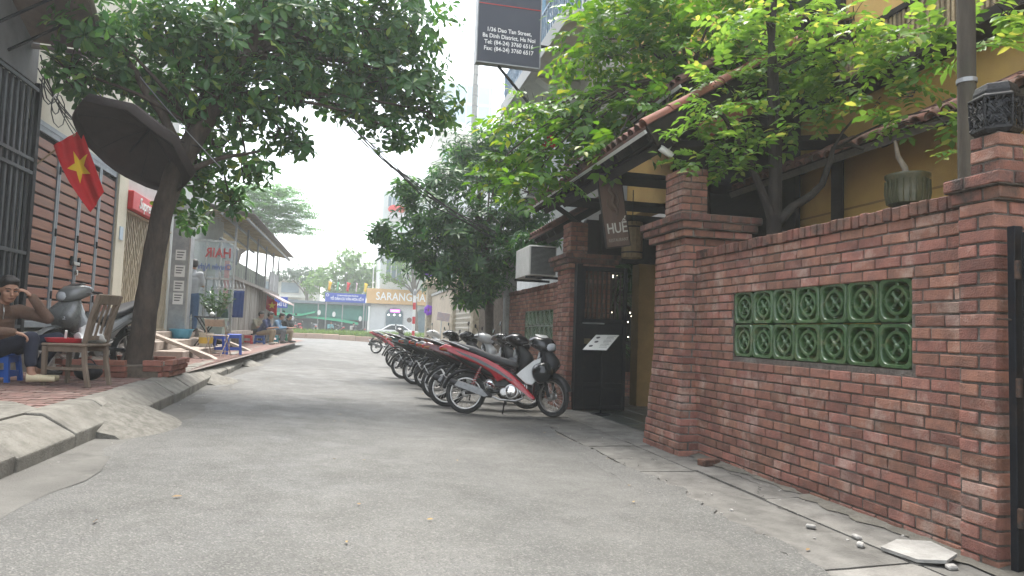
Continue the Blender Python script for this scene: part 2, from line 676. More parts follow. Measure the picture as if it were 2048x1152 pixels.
# ---- raised pavement on the left, laid with small red pavers
def pave_z(x):
    return .452 + .022 * max(0, -2.4 - x)
M_PBASE = mat('paver joints', (.20, .16, .14), .95, (.13, .11, .10), 12, .7)
M_PAVER = mat('red paver', (.215, .125, .105), .95, (.155, .105, .09), 9, .9, .6, 120, col3=(.25, .205, .18), n3=2.2, a3=.85, island=.16)
pv = sheet('pavement', [-9, -4.3, -2.38], [-8, 0, 10, 20, 34.8], pave_z, M_PBASE, -.008)
tag(pv, kind='structure')
pb = MB()
yy = 3.0
row = 0
while yy < 17.5:
    xx = -2.46 - (row % 2) * .1
    while xx > -4.25:
        x0, x1 = max(xx - .196, -4.28), xx
        z = pave_z((x0 + x1) / 2) + rnd.uniform(-.0025, .0025)
        t1, t2 = rnd.uniform(-.002, .002), rnd.uniform(-.002, .002)
        a = [(x0, yy + .004, z + t1), (x1, yy + .004, z + t2), (x1, yy + .098, z + t2), (x0, yy + .098, z + t1)]
        c = [(p[0], p[1], p[2] - .012) for p in a]
        pb.add(a + c, [(0, 1, 2, 3), (0, 4, 5, 1), (1, 5, 6, 2), (2, 6, 7, 3), (3, 7, 4, 0)])
        xx -= .2
    yy += .102
    row += 1
o = pb.build('paver', M_PAVER, pv)
o['kind'] = 'stuff'
# far pavement patch of the same colour without single pavers, a low tile sheet
tag(sheet('pavement_far', [-4.3, -2.46], [17.52, 34.7], pave_z, M_PAVER, .001), kind='structure')
# pale cement patch with a manhole near the camera
cp = MB()
P = [(-2.42, 4.6), (-2.40, 6.15), (-2.75, 6.55), (-3.3, 6.75), (-3.9, 6.5), (-4.2, 5.6), (-3.6, 4.9), (-3.0, 4.5)]
cp.prism([(a, b_) for a, b_ in P], 0, .012, 'xy')
cp.v = [(x, y_, z + pave_z(x) + .002) for x, y_, z in cp.v]
tag(cp.build('cement_patch', M_RAMP), 'pale cement patch in the red pavement near the camera', 'patch', kind='structure')
mh = thing('manhole_cover', 'round dark iron manhole cover set in the pale cement patch', 'manhole', (-3.02, 5.95, pave_z(-3) + .015))
MB().lathe([(.22, 0), (.22, .012), (.0, .013)], 24, Matrix.Translation((-3.02, 5.95, pave_z(-3) + .015))).build('lid', mat('dark iron', (.05, .05, .052), .6, (.09, .085, .08), 20, .7, .4, 120, metal=.6), mh)
MB().lathe([(.25, 0), (.25, .010), (.225, .010), (.225, 0)], 24, Matrix.Translation((-3.02, 5.95, pave_z(-3) + .014))).build('rim', M_CONC, mh)

# ---- concrete slabs along the right wall
apron = thing('sidewalk_slabs', 'cracked concrete slabs between the road and the brick wall', 'sidewalk', (2.9, 6, 0), kind='structure')
MB().box(2.36, 3.46, -4, 36, -.05, .003).build('slab_bed', mat('slab joint soil', (.12, .105, .085), .95, (.2, .18, .15), 14, .8, .5, 60), apron)
y = -3.0
while y < 35.5:
    L = rnd.uniform(1.05, 1.45) if y < 11 else 2.4
    y1 = min(y + L, 35.6)
    xe = 2.40 + rnd.uniform(-.05, .08)
    xm = 3.02 + rnd.uniform(-.03, .03)
    sk = rnd.uniform(-.06, .06)
    for (xa, xb, h) in ((xe, xm, .016), (xm + .012, 3.47, .022)):
        b = MB()
        nn = 7
        top = []
        for i in range(nn):
            top.append((xa + (xb - xa) * i / (nn - 1), y + .012 + sk * i / nn + rnd.uniform(-.008, .008)))
        for i in range(nn):
            top.append((xb - (xb - xa) * i / (nn - 1), y1 - .010 + sk * (nn - i) / nn + rnd.uniform(-.008, .008)))
        tz = rnd.uniform(-.006, .006)
        hh = h + rnd.uniform(-.003, .004)
        vs = [(p[0] + (rnd.uniform(-.015, .015) if abs(p[0] - xe) < .01 else 0), p[1], hh + tz * (p[0] - xa)) for p in top]
        n_ = len(vs)
        vs += [(a, c, -.03) for a, c, d in vs]
        b.add(vs, [tuple(range(n_))] + [(i, i + n_, (i + 1) % n_ + n_, (i + 1) % n_) for i in range(n_)])
        b.build('slab', M_CONC2, apron)
    y = y1
# asphalt lapping unevenly over the slab edge, and caked dirt along the wall foot
def ragged(name, m, xa, za, xb, zb, amp, seed, y0=1.5, y1=34.0):
    rr_ = random.Random(seed)
    A, B = [], []
    yy = y0
    ph = rr_.uniform(0, 6)
    while yy < y1:
        w = amp * (.5 * math.sin(yy * 1.3 + ph) + .35 * math.sin(yy * 3.7 + ph) + rr_.uniform(-.45, .45))
        A.append((xa, yy, za)); B.append((xb + w, yy, zb))
        yy += rr_.uniform(.05, .11) if yy < 11 else .4
    n_ = len(A)
    return tag(MB().add(A + B, [(i, i + 1, n_ + i + 1, n_ + i) for i in range(n_ - 1)]).build(name, m), kind='structure')
ragged('road_edge', M_ASPH, 2.20, gz(2.20) + .0006, 2.45, .029, .10, 3)
ragged('wall_foot_dirt', mat('caked dirt', (.10, .092, .075), .95, (.15, .138, .115), 8, .9, 1.0, 50, col3=(.055, .06, .04), n3=3, a3=.6), 3.44, .06, 3.32, .031, .10, 8, 2.0, 7.0)
# crumbled asphalt edge, pebbles
M_PEB = mat('rubble', (.36, .34, .31), .9, (.22, .21, .19), 30, .8, .4, 90, island=.3)
pe = MB()
for i in range(260):
    y_ = rnd.uniform(2.4, 10.5)
    x_ = rnd.choice([rnd.gauss(2.42, .06), rnd.uniform(2.4, 3.4), rnd.gauss(3.36, .05), rnd.gauss(-2.0, .05)])
    s_ = rnd.uniform(.004, .011) * (1.5 if rnd.random() < .1 else 1)
    zz = (.02 if x_ > 2.45 else gz(x_)) + s_ * .3
    pe.ell((x_, y_, zz), (s_, s_ * rnd.uniform(.6, 1), s_ * .6), 5, 4, Matrix.Rotation(rnd.uniform(0, 3), 4, 'Z'))
tag(pe.build('rubble_crumbs', M_PEB), 'small loose stones along the kerb and the wall', 'rubble', kind='stuff')

# ================================================================== RIGHT SIDE: brick walls and gate
M_BRICK = mat('red brick', (.285, .130, .092), .9, (.185, .095, .073), 9, .95, .7, 100, col3=(.39, .285, .235), n3=3.2, a3=.8, ov=.26)
M_MORT = mat('mortar', (.125, .105, .088), .95, (.07, .06, .052), 22, .9, .8, 70, col3=(.32, .30, .27), n3=3, a3=.55)
M_COPE = mat('weathered brick', (.20, .085, .060), .92, (.095, .058, .046), 9, .95, .7, 90, col3=(.030, .029, .026), n3=3.5, a3=1.0, ov=.30)
CO = .0775
BH = .063
def lay_row(y0, y1, off, bl=.228):
    """brick spans along a course, running bond"""
    out = []
    s = y0 - off
    while s < y1 - .02:
        a, c = max(s, y0), min(s + bl, y1)
        if c - a > .035:
            out.append((a, c))
        s += bl
    return out
def wall_bricks(parent, xf, y0, y1, z0, n, hole=None, m=None, joined_beyond=None):
    m = m or M_BRICK
    far = MB()
    for i in range(n):
        zc = z0 + CO * (i + .5)
        off = (.114 if i % 2 else 0.0) + rnd.uniform(-.008, .008)
        if i % 5 == 4:
            off += .057
        for a, c in lay_row(y0, y1, off):
            segs = [(a, c)]
            if hole and hole[2] < zc < hole[3]:
                segs = []
                if a < hole[0]:
                    segs.append((a, min(c, hole[0])))
                if c > hole[1]:
                    segs.append((max(a, hole[1]), c))
            for (p, q) in segs:
                if q - p < .03:
                    continue
                L = round((q - p - .013) * 200) / 200
                if joined_beyond is not None and p > joined_beyond:
                    far.cbox((xf + .045, (p + q) / 2, zc), (.10, L, BH), ch=.005)
                else:
                    brick(parent, (xf + .045, (p + q) / 2, zc), (.10, L, BH), m)
    if far.v:
        o = far.build('brick_courses', M_BRICKI, parent)
        o['kind'] = 'stuff'
M_BRICKI = mat('red brick joined', (.285, .130, .092), .9, (.185, .095, .073), 9, .95, .7, 100, col3=(.39, .285, .235), n3=3.2, a3=.8, island=.26)

# glazed vent block with a fretwork face
M_GLAZE = mat('green glaze', (.026, .070, .026), .32, (.058, .115, .040), 18, .9, .35, 60, col3=(.145, .135, .065), n3=8, a3=.7, ov=.18, spec=.6, coat=.25)
def vent_block_mesh():
    b = MB()
    D = .05                                    # half depth, block lies in YZ, front towards -X
    def ring2(outer, inner, xf, xb, ch):
        n = len(outer)
        def sc(p, k): return [(u * k, w * k) for u, w in p]
        A = [(xf + ch, u, w) for u, w in outer]
        Bf = [(xf, u * .965, w * .965) for u, w in outer]
        Cf = [(xf, u * 1.05, w * 1.05) for u, w in inner]
        Df = [(xf + ch, u, w) for u, w in inner]
        E = [(xb, u, w) for u, w in inner]
        G = [(xb, u, w) for u, w in outer]
        b.add(A + Bf + Cf + Df + E + G, [(r * n + i, r * n + (i + 1) % n, ((r + 1) % 6) * n + (i + 1) % n, ((r + 1) % 6) * n + i) for r in range(6) for i in range(n)])
    N = 32
    def sup(r, e, ph=0.0, lob=0.0):
        o = []
        for k in range(N):
            t = 2 * math.pi * k / N + math.pi / N
            c, d = math.cos(t), math.sin(t)
            q = r / (abs(c) ** e + abs(d) ** e) ** (1 / e)
            q *= 1 + lob * math.cos(4 * t)
            o.append((q * c, q * d))
        return o
    ring2(sup(.1485, 14), sup(.121, 4.2), -D, D, .008)
    ring2(sup(.098, 2.5, lob=.05), sup(.074, 2.4, lob=.07), -D + .008, D, .006)
    for k in range(4):                         # links between ring and frame
        a = k * math.pi / 2
        M = Matrix.Rotation(a, 4, 'X')
        b.cbox(M @ Vector((0.004, 0, .108)), (2 * D - .016, .026, .034), M, ch=.006)
    for k in range(4):                         # the saltire inside
        a = math.pi / 4 + k * math.pi / 2
        M = Matrix.Rotation(a, 4, 'X')
        b.cbox(M @ Vector((.006, 0, .042)), (2 * D - .022, .024, .08), M, ch=.007)
        b.cbox(M @ Vector((.006, 0, .07)), (2 * D - .022, .036, .024), M, ch=.007)
    b.lathe([(.026, D - .01), (.028, -.0), (.022, -.036), (.012, -.046), (.0, -.047)], 12, Matrix.Rotation(math.pi / 2, 4, 'Y') @ Matrix.Scale(1, 4))
    me = b.mesh('vent_block', True, 40)
    me.materials.append(M_GLAZE)
    return me
VB = vent_block_mesh()
def vent_panel(parent, xf, y0, n, z0):
    for i in range(n):
        for j in range(2):
            o = inst(VB, 'vent_block', parent, (xf + .06, y0 + .15 + .3 * i, z0 + .15 + .3 * j), rot=(rnd.uniform(-.012, .012), 0, rnd.uniform(-.03, .03)))
            o.scale = (1, .982, .982)

def garden_wall(label, y0, y1, tile_y, ntile, joined=None):
    t = thing('brick_wall', label, 'wall', (3.5, (y0 + y1) / 2, 0))
    xf = 3.42
    z0, n = 0.0, 26
    zt = z0 + n * CO
    hy0, hy1, hz0, hz1 = tile_y, tile_y + .3 * ntile, 1.045, 1.645
    co = MB()
    a, c = xf + .0055, xf + .21
    for q in ((y0, hy0, 0, zt), (hy1, y1, 0, zt), (hy0, hy1, 0, hz0), (hy0, hy1, hz1, zt)):
        co.box(a, c, q[0], q[1], q[2], q[3])
    co.build('mortar', M_MORT, t)
    wall_bricks(t, xf, y0, y1, z0, n, (hy0, hy1, hz0, hz1), joined_beyond=joined)
    vent_panel(t, xf, hy0, ntile, hz0)
    # rowlock coping, each brick on edge
    yy = y0
    while yy < y1 - .05:
        w = .074
        b = inst(brick_mesh((.25, w - .01, .085), M_COPE, rnd.randrange(3)), 'coping_brick', t, (xf + .10 + rnd.uniform(-.006, .006), yy + w / 2, zt + .045 + rnd.uniform(-.004, .004)),
                 rot=(rnd.uniform(-.03, .03), rnd.uniform(-.02, .02), 0))
        yy += w
    MB().box(xf + .0, xf + .2, y0, y1, zt - .002, zt + .075).build('coping_bed', M_MORT, t)
    return t
garden_wall('near red brick garden wall with a green vent-block panel', 3.29, 6.5, 3.665, 7)
garden_wall('far red brick wall beyond the gate, behind the parked motorbikes', 11.2, 15.35, 11.75, 7, joined=12.9)

def pier(label, rect, z0, n, mm=None, name='brick_pier', upper=None):
    """pier of brick courses; rect(k) gives x0,x1,y0,y1 for course k; street face x0 and near face y0 are bricked"""
    x0, x1, y0, y1 = rect(0)
    t = thing(name, label, 'pier', ((x0 + x1) / 2, (y0 + y1) / 2, z0))
    core = MB()
    for k in range(n):
        x0, x1, y0, y1 = rect(k)
        zc = z0 + CO * (k + .5)
        core.box(x0 + .012, x1 - .004, y0 + .012, y1 - .004, zc - CO / 2, zc + CO / 2)
        m = mm(k) if mm else M_BRICK
        ev = k % 2
        # street face along y
        for a, c in lay_row(y0 if ev else y0 + .11, y1, (.0 if ev else .0)):
            brick(t, (x0 + .05, (a + c) / 2, zc), (.10, c - a - .012, BH), m)
        # near face along x
        for a, c in lay_row(x0 + .11 if ev else x0, x1, 0.0):
            b = brick(t, ((a + c) / 2, y0 + .05, zc), (c - a - .012, .10, BH), m)
        # far face corners
        if not ev:
            pass
    core.build('mortar', M_MORT, t)
    return t
# near pier carrying the lantern
def near_rect(k):
    if k == 26: return (3.35, 3.72, 2.99, 3.30)
    if k >= 27 and k < 28: return (3.32, 3.75, 2.96, 3.33)
    if k >= 28: return (3.40, 3.58, 3.03, 3.22)
    return (3.36, 3.66, 3.03, 3.268)
pier('near red brick pier beside the dark iron gate, with a black lantern on top', near_rect, 0.0, 31, lambda k: M_COPE if 25 < k < 29 else M_BRICK)
# gate piers: flared foot, corbelled cap, slim upper post
def gate_rect(yc, w=.72):
    def f(k):
        z = k * CO
        fl = max(0.0, (1.15 - z) / 1.15) ** 1.3
        if k in (29,): return (3.24, 4.02, yc - w / 2 - .08, yc + w / 2 + .08)
        if k in (30,): return (3.19, 4.06, yc - w / 2 - .13, yc + w / 2 + .13)
        if k in (31,): return (3.16, 4.09, yc - w / 2 - .16, yc + w / 2 + .16)
        if k >= 32: return (3.32, 3.62, yc - .22, yc + .2)
        return (3.29 - .10 * fl, 3.98, yc - w / 2 - .13 * fl, yc + w / 2 + .02 * fl)
    return f
pier('stout flared brick gate pier on the near side of the entrance', gate_rect(6.86), 0.0, 39, lambda k: M_COPE if k in (30, 31) else M_BRICK)
pier('flared brick gate pier on the far side of the entrance, behind the motorbike', gate_rect(10.76), 0.0, 39, lambda k: M_COPE if k in (30, 31) else M_BRICK)

# ---- materials for the right side
M_BLACKM = mat('black painted steel', (.006, .007, .010), .6, (.014, .015, .018), 12, .7, .2, 80, metal=0, spec=.2, col3=(.05, .03, .02), n3=7, a3=.3)
M_TIMBER = mat('dark timber', (.012, .010, .009), .65, (.026, .020, .016), 14, .8, .35, 40, stretch=(1, .25, 1), spec=.15)
M_TILE = mat('terracotta', (.19, .085, .062), .88, (.10, .062, .050), 12, .9, .5, 70, col3=(.07, .062, .05), n3=6, a3=.8, ov=.25)
M_TILEI = mat('terracotta joined', (.19, .085, .062), .88, (.10, .062, .050), 12, .9, .5, 70, col3=(.07, .062, .05), n3=6, a3=.8, island=.25)
M_TERRA = mat('orange terracotta', (.26, .09, .055), .8, (.17, .068, .046), 9, .8, .4, 60, col3=(.12, .07, .05), n3=4, a3=.6, ov=.1)
M_YELLOW = mat('ochre render', (.56, .36, .115), .85, (.48, .30, .10), 2.2, .8, .25, 60, col3=(.33, .24, .12), n3=1.3, a3=.35)
M_WHITE = mat('white plastic', (.74, .74, .72), .45, (.62, .62, .59), 8, .6, .1, 50)
M_GREYM = mat('grey metal', (.33, .34, .34), .5, (.24, .245, .25), 10, .6, .15, 60, metal=.5)
M_STEEL = mat('steel', (.55, .55, .54), .3, (.42, .42, .42), 20, .6, .1, 80, metal=.9)

# ---- dark sheet-iron gate at the right edge
g = thing('iron_gate', 'dark sheet-iron gate at the right edge, hinged beside the near brick pier', 'gate', (3.44, 2.2, 0))
MB().cbox((3.425, 2.965, .94), (.06, .045, 1.84), ch=.004).build('gate_post', M_BLACKM, g)
MB().box(3.425, 3.435, .55, 2.905, .06, 1.80).build('sheet', mat('chipped navy steel', (.018, .022, .034), .5, (.035, .04, .05), 6, .7, .2, 50, metal=.3, col3=(.42, .42, .42), n3=5.5, a3=.25), g)
for y_ in (2.89, 1.72, .57):
    MB().cbox((3.42, y_, .93), (.04, .04, 1.78), ch=.004).build('stile', M_BLACKM, g)
for z_ in (.08, .95, 1.79):
    MB().cbox((3.419, 1.73, z_), (.036, 2.26, .04), ch=.004).build('rail', M_BLACKM, g)
for z_ in (.33, 1.0, 1.62):
    MB().lathe([(.013, -.05), (.016, -.045), (.016, .045), (.013, .05)], 10, Matrix.Translation((3.395, 2.925, z_))).build('hinge', mat('rusty iron', (.11, .06, .04), .8, (.05, .045, .04), 25, .9, .4, 90, metal=.4), g)
MB().tube([(3.33, 2.99, 1.36), (3.37, 2.975, 1.36), (3.43, 2.96, 1.352)], .006, 6).build('hook', MATS['rusty iron'], g)
MB().tube([(3.395, 2.86, 1.30), (3.375, 2.80, 1.315), (3.38, 2.74, 1.28), (3.395, 2.70, 1.29)], .006, 6).build('wire', M_STEEL, g)

# ---- black cast lantern on the near pier
def lantern():
    t = thing('pier_lantern', 'black six-sided cast lantern with pierced sides on the near brick pier', 'lantern', (3.49, 3.125, 2.40))
    blk = mat('black cast iron', (.012, .012, .013), .5, (.03, .03, .03), 20, .7, .4, 70, metal=.4)
    c = Vector((3.49, 3.125, 2.405))
    def hexring(r, z): return [(c.x + r * math.cos(math.pi / 3 * k + .3), c.y + r * math.sin(math.pi / 3 * k + .3), c.z + z) for k in range(6)]
    MB().rings([hexring(.105, 0), hexring(.125, .02), hexring(.125, .035)]).build('base', blk, t)
    MB().rings([hexring(.135, .195), hexring(.140, .21), hexring(.11, .225), hexring(.115, .24), hexring(.10, .285), hexring(.045, .30)]).build('roof', blk, t, bev=.006)
    MB().rings([hexring(.09, .036), hexring(.09, .194)]).build('core', mat('dark glass', (.02, .02, .022), .2), t)
    A, B = hexring(.122, .036), hexring(.130, .195)
    rr = random.Random(5)
    for k in range(6):
        a0, a1, b0, b1 = [Vector(p) for p in (A[k], A[(k + 1) % 6], B[k], B[(k + 1) % 6])]
        MB().tube([a0, b0], .007, 6).build('corner_bar', blk, t)
        p = MB()
        for i in range(7):
            for j in range(7):
                u, w = (i + .5 + rr.uniform(-.2, .2)) / 7, (j + .5 + rr.uniform(-.2, .2)) / 7
                q = (a0 * (1 - u) + a1 * u) * (1 - w) + (b0 * (1 - u) + b1 * u) * w
                u2, w2 = u + rr.choice((-1, 1)) * .13, w + rr.choice((-1, 1)) * .13
                q2 = (a0 * (1 - u2) + a1 * u2) * (1 - w2) + (b0 * (1 - u2) + b1 * u2) * w2
                p.tube([q, q2], .0052, 5)
        p.build('fretwork', blk, t)
lantern()

# ---- entrance: floor tiles, door leaf, menu stand
ent = thing('entry_floor', 'dark green-grey stone tiles paving the restaurant entrance', 'floor', (4.5, 9, 0), kind='structure')
MB().box(3.46, 7.4, 7.1, 13.6, -.04, .012).build('bed', M_MORT, ent)
M_ETILE = mat('dark stone tile', (.055, .065, .06), .35, (.09, .10, .09), 6, .8, .1, 40, ov=.2)
tm = MB().cbox((0, 0, 0), (.392, .392, .02), ch=.003).mesh('floor_tile')
tm.materials.append(M_ETILE)
for i in range(9):
    for j in range(9):
        inst(tm, 'floor_tile', ent, (3.68 + .4 * i, 7.32 + .4 * j, .016 + rnd.uniform(-.0015, .0015)))
tag(MB().prism([(3.0, .02), (3.42, .0), (3.5, .0), (3.5, .03), (3.4, .035)], 7.3, 10.3, 'xz').build('threshold', M_CONC2), kind='structure')

d = thing('entrance_gate', 'black steel gate leaf standing open at the restaurant entrance', 'gate', (3.42, 10.22, .03))
y_ = 10.22
MB().box(3.33, 3.42, 10.16, 10.30, .02, 2.30).build('jamb', M_BLACKM, d)
for x_ in (3.45, 4.15):
    MB().cbox((x_, y_, 1.15), (.06, .05, 2.25), ch=.004).build('stile', M_BLACKM, d)
for z_ in (.07, .42, 1.42, 2.24):
    MB().cbox((3.80, y_, z_), (.64, .046, .07), ch=.004).build('rail', M_BLACKM, d)
MB().box(3.48, 4.12, y_ - .008, y_ + .008, .455, 1.385).build('panel', M_BLACKM, d)
MB().box(3.48, 4.12, y_ - .008, y_ + .008, .105, .385).build('kick_panel', M_BLACKM, d)
for k in range(8):
    MB().cbox((3.535 + k * .076, y_, 1.83), (.03, .016, .75)).build('bar', mat('brown wood bar', (.03, .021, .016), .6, (.05, .034, .025), 20, .7, .2, 60), d)
MB().cbox((3.53, y_ - .035, 1.10), (.10, .03, .085), ch=.004).build('lock', mat('old brass', (.22, .17, .09), .45, (.12, .10, .07), 30, .8, .2, 90, metal=.7), d)
MB().tube([(3.44, y_ - .04, 1.38), (3.80, y_ - .04, 1.38)], .012, 8).build('bolt', M_GREYM, d)

ms = thing('menu_stand', 'menu board on a thin black stand in front of the open door', 'menu stand', (3.60, 9.68, .03))
MB().lathe([(.15, 0), (.15, .012), (.02, .02), (.016, .03)], 20, Matrix.Translation((3.60, 9.70, .026))).build('base', M_BLACKM, ms)
MB().tube([(3.60, 9.70, .03), (3.60, 9.70, 1.06)], .012, 8).build('pole', M_BLACKM, ms)
_u = Vector((.70, -.70, .02)).normalized(); _w = Vector((.38, .38, .27)).normalized()
Mm = Matrix((_u, _w, _u.cross(_w))).transposed().to_4x4(); Mm.translation = (3.58, 9.70, 1.085)
MB(Mm).cbox((0, 0, 0), (.40, .52, .012), ch=.003).build('board', M_BLACKM, ms)
pg = MB(Mm).box(-.19, .19, -.25, .25, .008, .011).build('menu_sheet', mat('menu paper', (.78, .77, .73), .4), ms)
mk = MB(Mm)
for k in range(9):
    yy = .20 - .046 * k
    mk.box(.02 + .01 * (k % 3), .16 - .02 * (k % 2), yy, yy + .009, .0125, .013)
for k in range(3):
    mk.lathe([(.032, .0122), (.032, .013), (0, .0131)], 12, Matrix.Translation((-.11 + .03 * (k % 2), .15 - .14 * k, 0)))
mk.build('print', mat('menu print', (.06, .05, .05), .5), pg)

# ---- hall behind the gate
hall = thing('restaurant_hall', 'ochre and dark timber restaurant front with shade painted in, seen through the entrance', 'building', (5.5, 12, 0))
MB().box(4.6, 7.4, 13.5, 13.7, 0, 3.6).build('back_wall', M_TIMBER, hall)  # dark timber colour also carries the shade of the hall
MB().box(7.4, 7.5, 8.6, 13.7, 0, 4.4).build('side_wall', M_YELLOW, hall)
MB().box(5.42, 5.50, 7.7, 11.2, 2.0, 4.85).build('painted_shade_screen', M_TIMBER, hall)  # dark sheet added before the ochre wall to paint the gap's shade
MB().box(4.72, 5.02, 11.0, 11.3, 0, 2.45).build('column', mat('deep ochre', (.27, .17, .06), .85, (.20, .13, .05), 3, .8), hall)
MB().box(4.05, 7.4, 11.05, 11.25, 2.46, 3.3).build('lintel', M_TIMBER, hall)  # shade under the roof painted in as dark timber colour
for k in range(5):
    MB().box(5.35 + .4 * k, 5.40 + .4 * k, 13.42, 13.49, .6, 2.4).build('mullion', M_TIMBER, hall)
bw = thing('low_brick_wall', 'low red brick planter wall inside the entrance', 'wall', (5.2, 12.4, 0))
for k in range(6):
    for a, c in lay_row(4.3, 6.4, .114 * (k % 2)):
        brick(bw, ((a + c) / 2, 12.35, .05 + CO * (k + .5)), (c - a - .012, .10, BH), M_BRICK)
MB().box(4.3, 6.4, 12.31, 12.5, .02, .05 + CO * 6 - .01).build('mortar', M_MORT, bw)

# hanging slatted barrel lamp behind the sign
bl = thing('barrel_lamp', 'hanging barrel of wooden slats under the gate roof behind the name board', 'lamp', (4.16, 10.0, 2.42))
M_SLAT = mat('pale slat wood', (.30, .21, .12), .7, (.20, .14, .08), 20, .8, .3, 60, ov=.2)
sm = MB().prism([(-.033, 0), (.033, 0), (.030, .56), (-.030, .56)], -.006, .006, 'xz').mesh('slat')
sm.materials.append(M_SLAT)
for k in range(14):
    a = 2 * math.pi * k / 14
    inst(sm, 'slat', bl, (4.16 + .155 * math.cos(a), 10.0 + .155 * math.sin(a), 2.42), rot=(0, 0, a + math.pi / 2))
for z_ in (2.5, 2.9):
    MB().lathe([(.163, -.01), (.170, -.01), (.170, .01), (.163, .01)], 24, Matrix.Translation((4.16, 10, z_)), cap=False).build('hoop', M_BLACKM, bl)
MB().tube([(4.16, 10, 2.95), (4.16, 10, 3.5)], .008, 6).build('cord', M_BLACKM, bl)

# ---- tiled gate roof
def half_pipe(L, r=.075, t=.012, n=7):
    """barrel cover tile along +X, arched"""
    b = MB()
    ra, rb = [], []
    for k in range(n):
        th = math.pi * k / (n - 1)
        ra.append((math.cos(th), math.sin(th)))
    def ring(x, k): return [(x, c * r * k, s * r * k) for c, s in ra] + [(x, c * (r * k - t), s * (r * k - t)) for c, s in reversed(ra)]
    b.rings([ring(0, 1.06), ring(.02, 1.06), ring(L, .92)])
    return b
SL = math.atan(.62)
def roof_pos(X, z0, x0): return z0 + .62 * (X - x0)
def tiled_roof(label, x0, z0, y0, y1, xl, name='tiled_roof', white=True, step=.18):
    t = thing(name, label, 'roof', (x0, (y0 + y1) / 2, z0))
    pm = half_pipe(.28).mesh('roof_tile', True, 45)
    pm.materials.append(M_TILE)
    n = int((y1 - y0) / step)
    rest = MB()
    for i in range(n + 1):
        yy = y0 + .04 + step * i
        if yy > y1: break
        for j in range(int(xl / (.25 * math.cos(SL)))):
            xx = x0 + .25 * math.cos(SL) * j
            zz = roof_pos(xx, z0, x0) + .035
            if j < 2:
                inst(pm, 'roof_tile', t, (xx, yy + rnd.uniform(-.008, .008), zz + rnd.uniform(-.004, .004)), rot=(rnd.uniform(-.05, .05), -SL + rnd.uniform(-.02, .02), rnd.uniform(-.03, .03)))
            else:
                hp = half_pipe(.28)
                M = Matrix.Translation((xx, yy, zz)) @ Matrix.Rotation(-SL, 4, 'Y')
                rest.add([M @ Vector(p) for p in hp.v], hp.f)
    o = rest.build('tile_courses', M_TILEI, t, smooth=45)
    o['kind'] = 'stuff'
    MR = Matrix.Translation((x0, 0, z0)) @ Matrix.Rotation(-SL, 4, 'Y')
    L = xl / math.cos(SL)
    MB(MR).box(-.02, L, y0, y1, .0, .03).build('pan_tiles', M_TILEI, t)
    MB(MR).box(.03, L, y0 + .02, y1 - .02, -.03, -.004).build('boarding', M_TIMBER, t)
    for k in range(int((y1 - y0) / .45) + 1):
        yy = y0 + .08 + k * .45
        MB(MR).box(.02, L, yy - .03, yy + .03, -.13, -.032).build('rafter', M_TIMBER, t)
    if white:
        MB(MR).box(-.035, -.008, y0, y1, -.045, -.005).build('eave_edge', mat('pale flashing', (.62, .62, .60), .5), t)
    MB(MR).box(.25, .33, y0, y1, -.24, -.133).build('purlin', M_TIMBER, t)
    return t
gr = tiled_roof('tiled roof over the restaurant entrance with a rolled terracotta verge', 2.98, 3.46, 6.85, 12.1, 2.6)
# rolled terracotta verge and under-verge piece
MR = Matrix.Translation((2.98, 0, 3.46)) @ Matrix.Rotation(-SL, 4, 'Y')
for k in range(8):
    hp = half_pipe(.40, .085, .015, 9)
    M = MR @ Matrix.Translation((-.02 + .36 * k, 6.83, .03 + .004 * (k % 2)))
    MB().add([M @ Vector(p) for p in hp.v], hp.f).build('verge_tile', M_TERRA, gr, smooth=45)
MB(MR).box(.0, 2.9, 6.80, 6.84, -.22, .02).build('barge_board', M_TIMBER, gr)
MB(MR).box(.55, 1.25, 6.795, 6.865, -.42, -.225).build('terracotta_panel', M_TERRA, gr)
ur = tiled_roof('upper tiled roof rising behind the entrance roof', 3.75, 4.32, 7.6, 12.6, 1.8)
# heavy gate timbers
tr = thing('gate_timbers', 'dark timber beams and braces carrying the entrance roof', 'beams', (3.7, 9, 3))
for (a, b_, r_) in [((3.25, 10.7, 3.35), (3.25, 6.7, 3.35), .08), ((3.3, 9.0, 3.42), (5.6, 9.0, 3.42), .10), ((3.3, 10.9, 3.42), (5.6, 10.9, 3.42), .09), ((3.3, 7.0, 3.30), (5.6, 7.0, 3.62), .09),
                    ((3.0, 10.9, 3.42), (3.6, 10.9, 3.05), .045), ((3.0, 8.4, 3.42), (3.0, 12, 3.40), .035), ((4.4, 9.0, 3.45), (4.4, 9.0, 4.3), .06), ((5.5, 7.0, 0.0), (5.5, 7.0, 3.6), .09)]:
    MB().tube([a, b_], r_, 4).build('beam', M_TIMBER, tr)

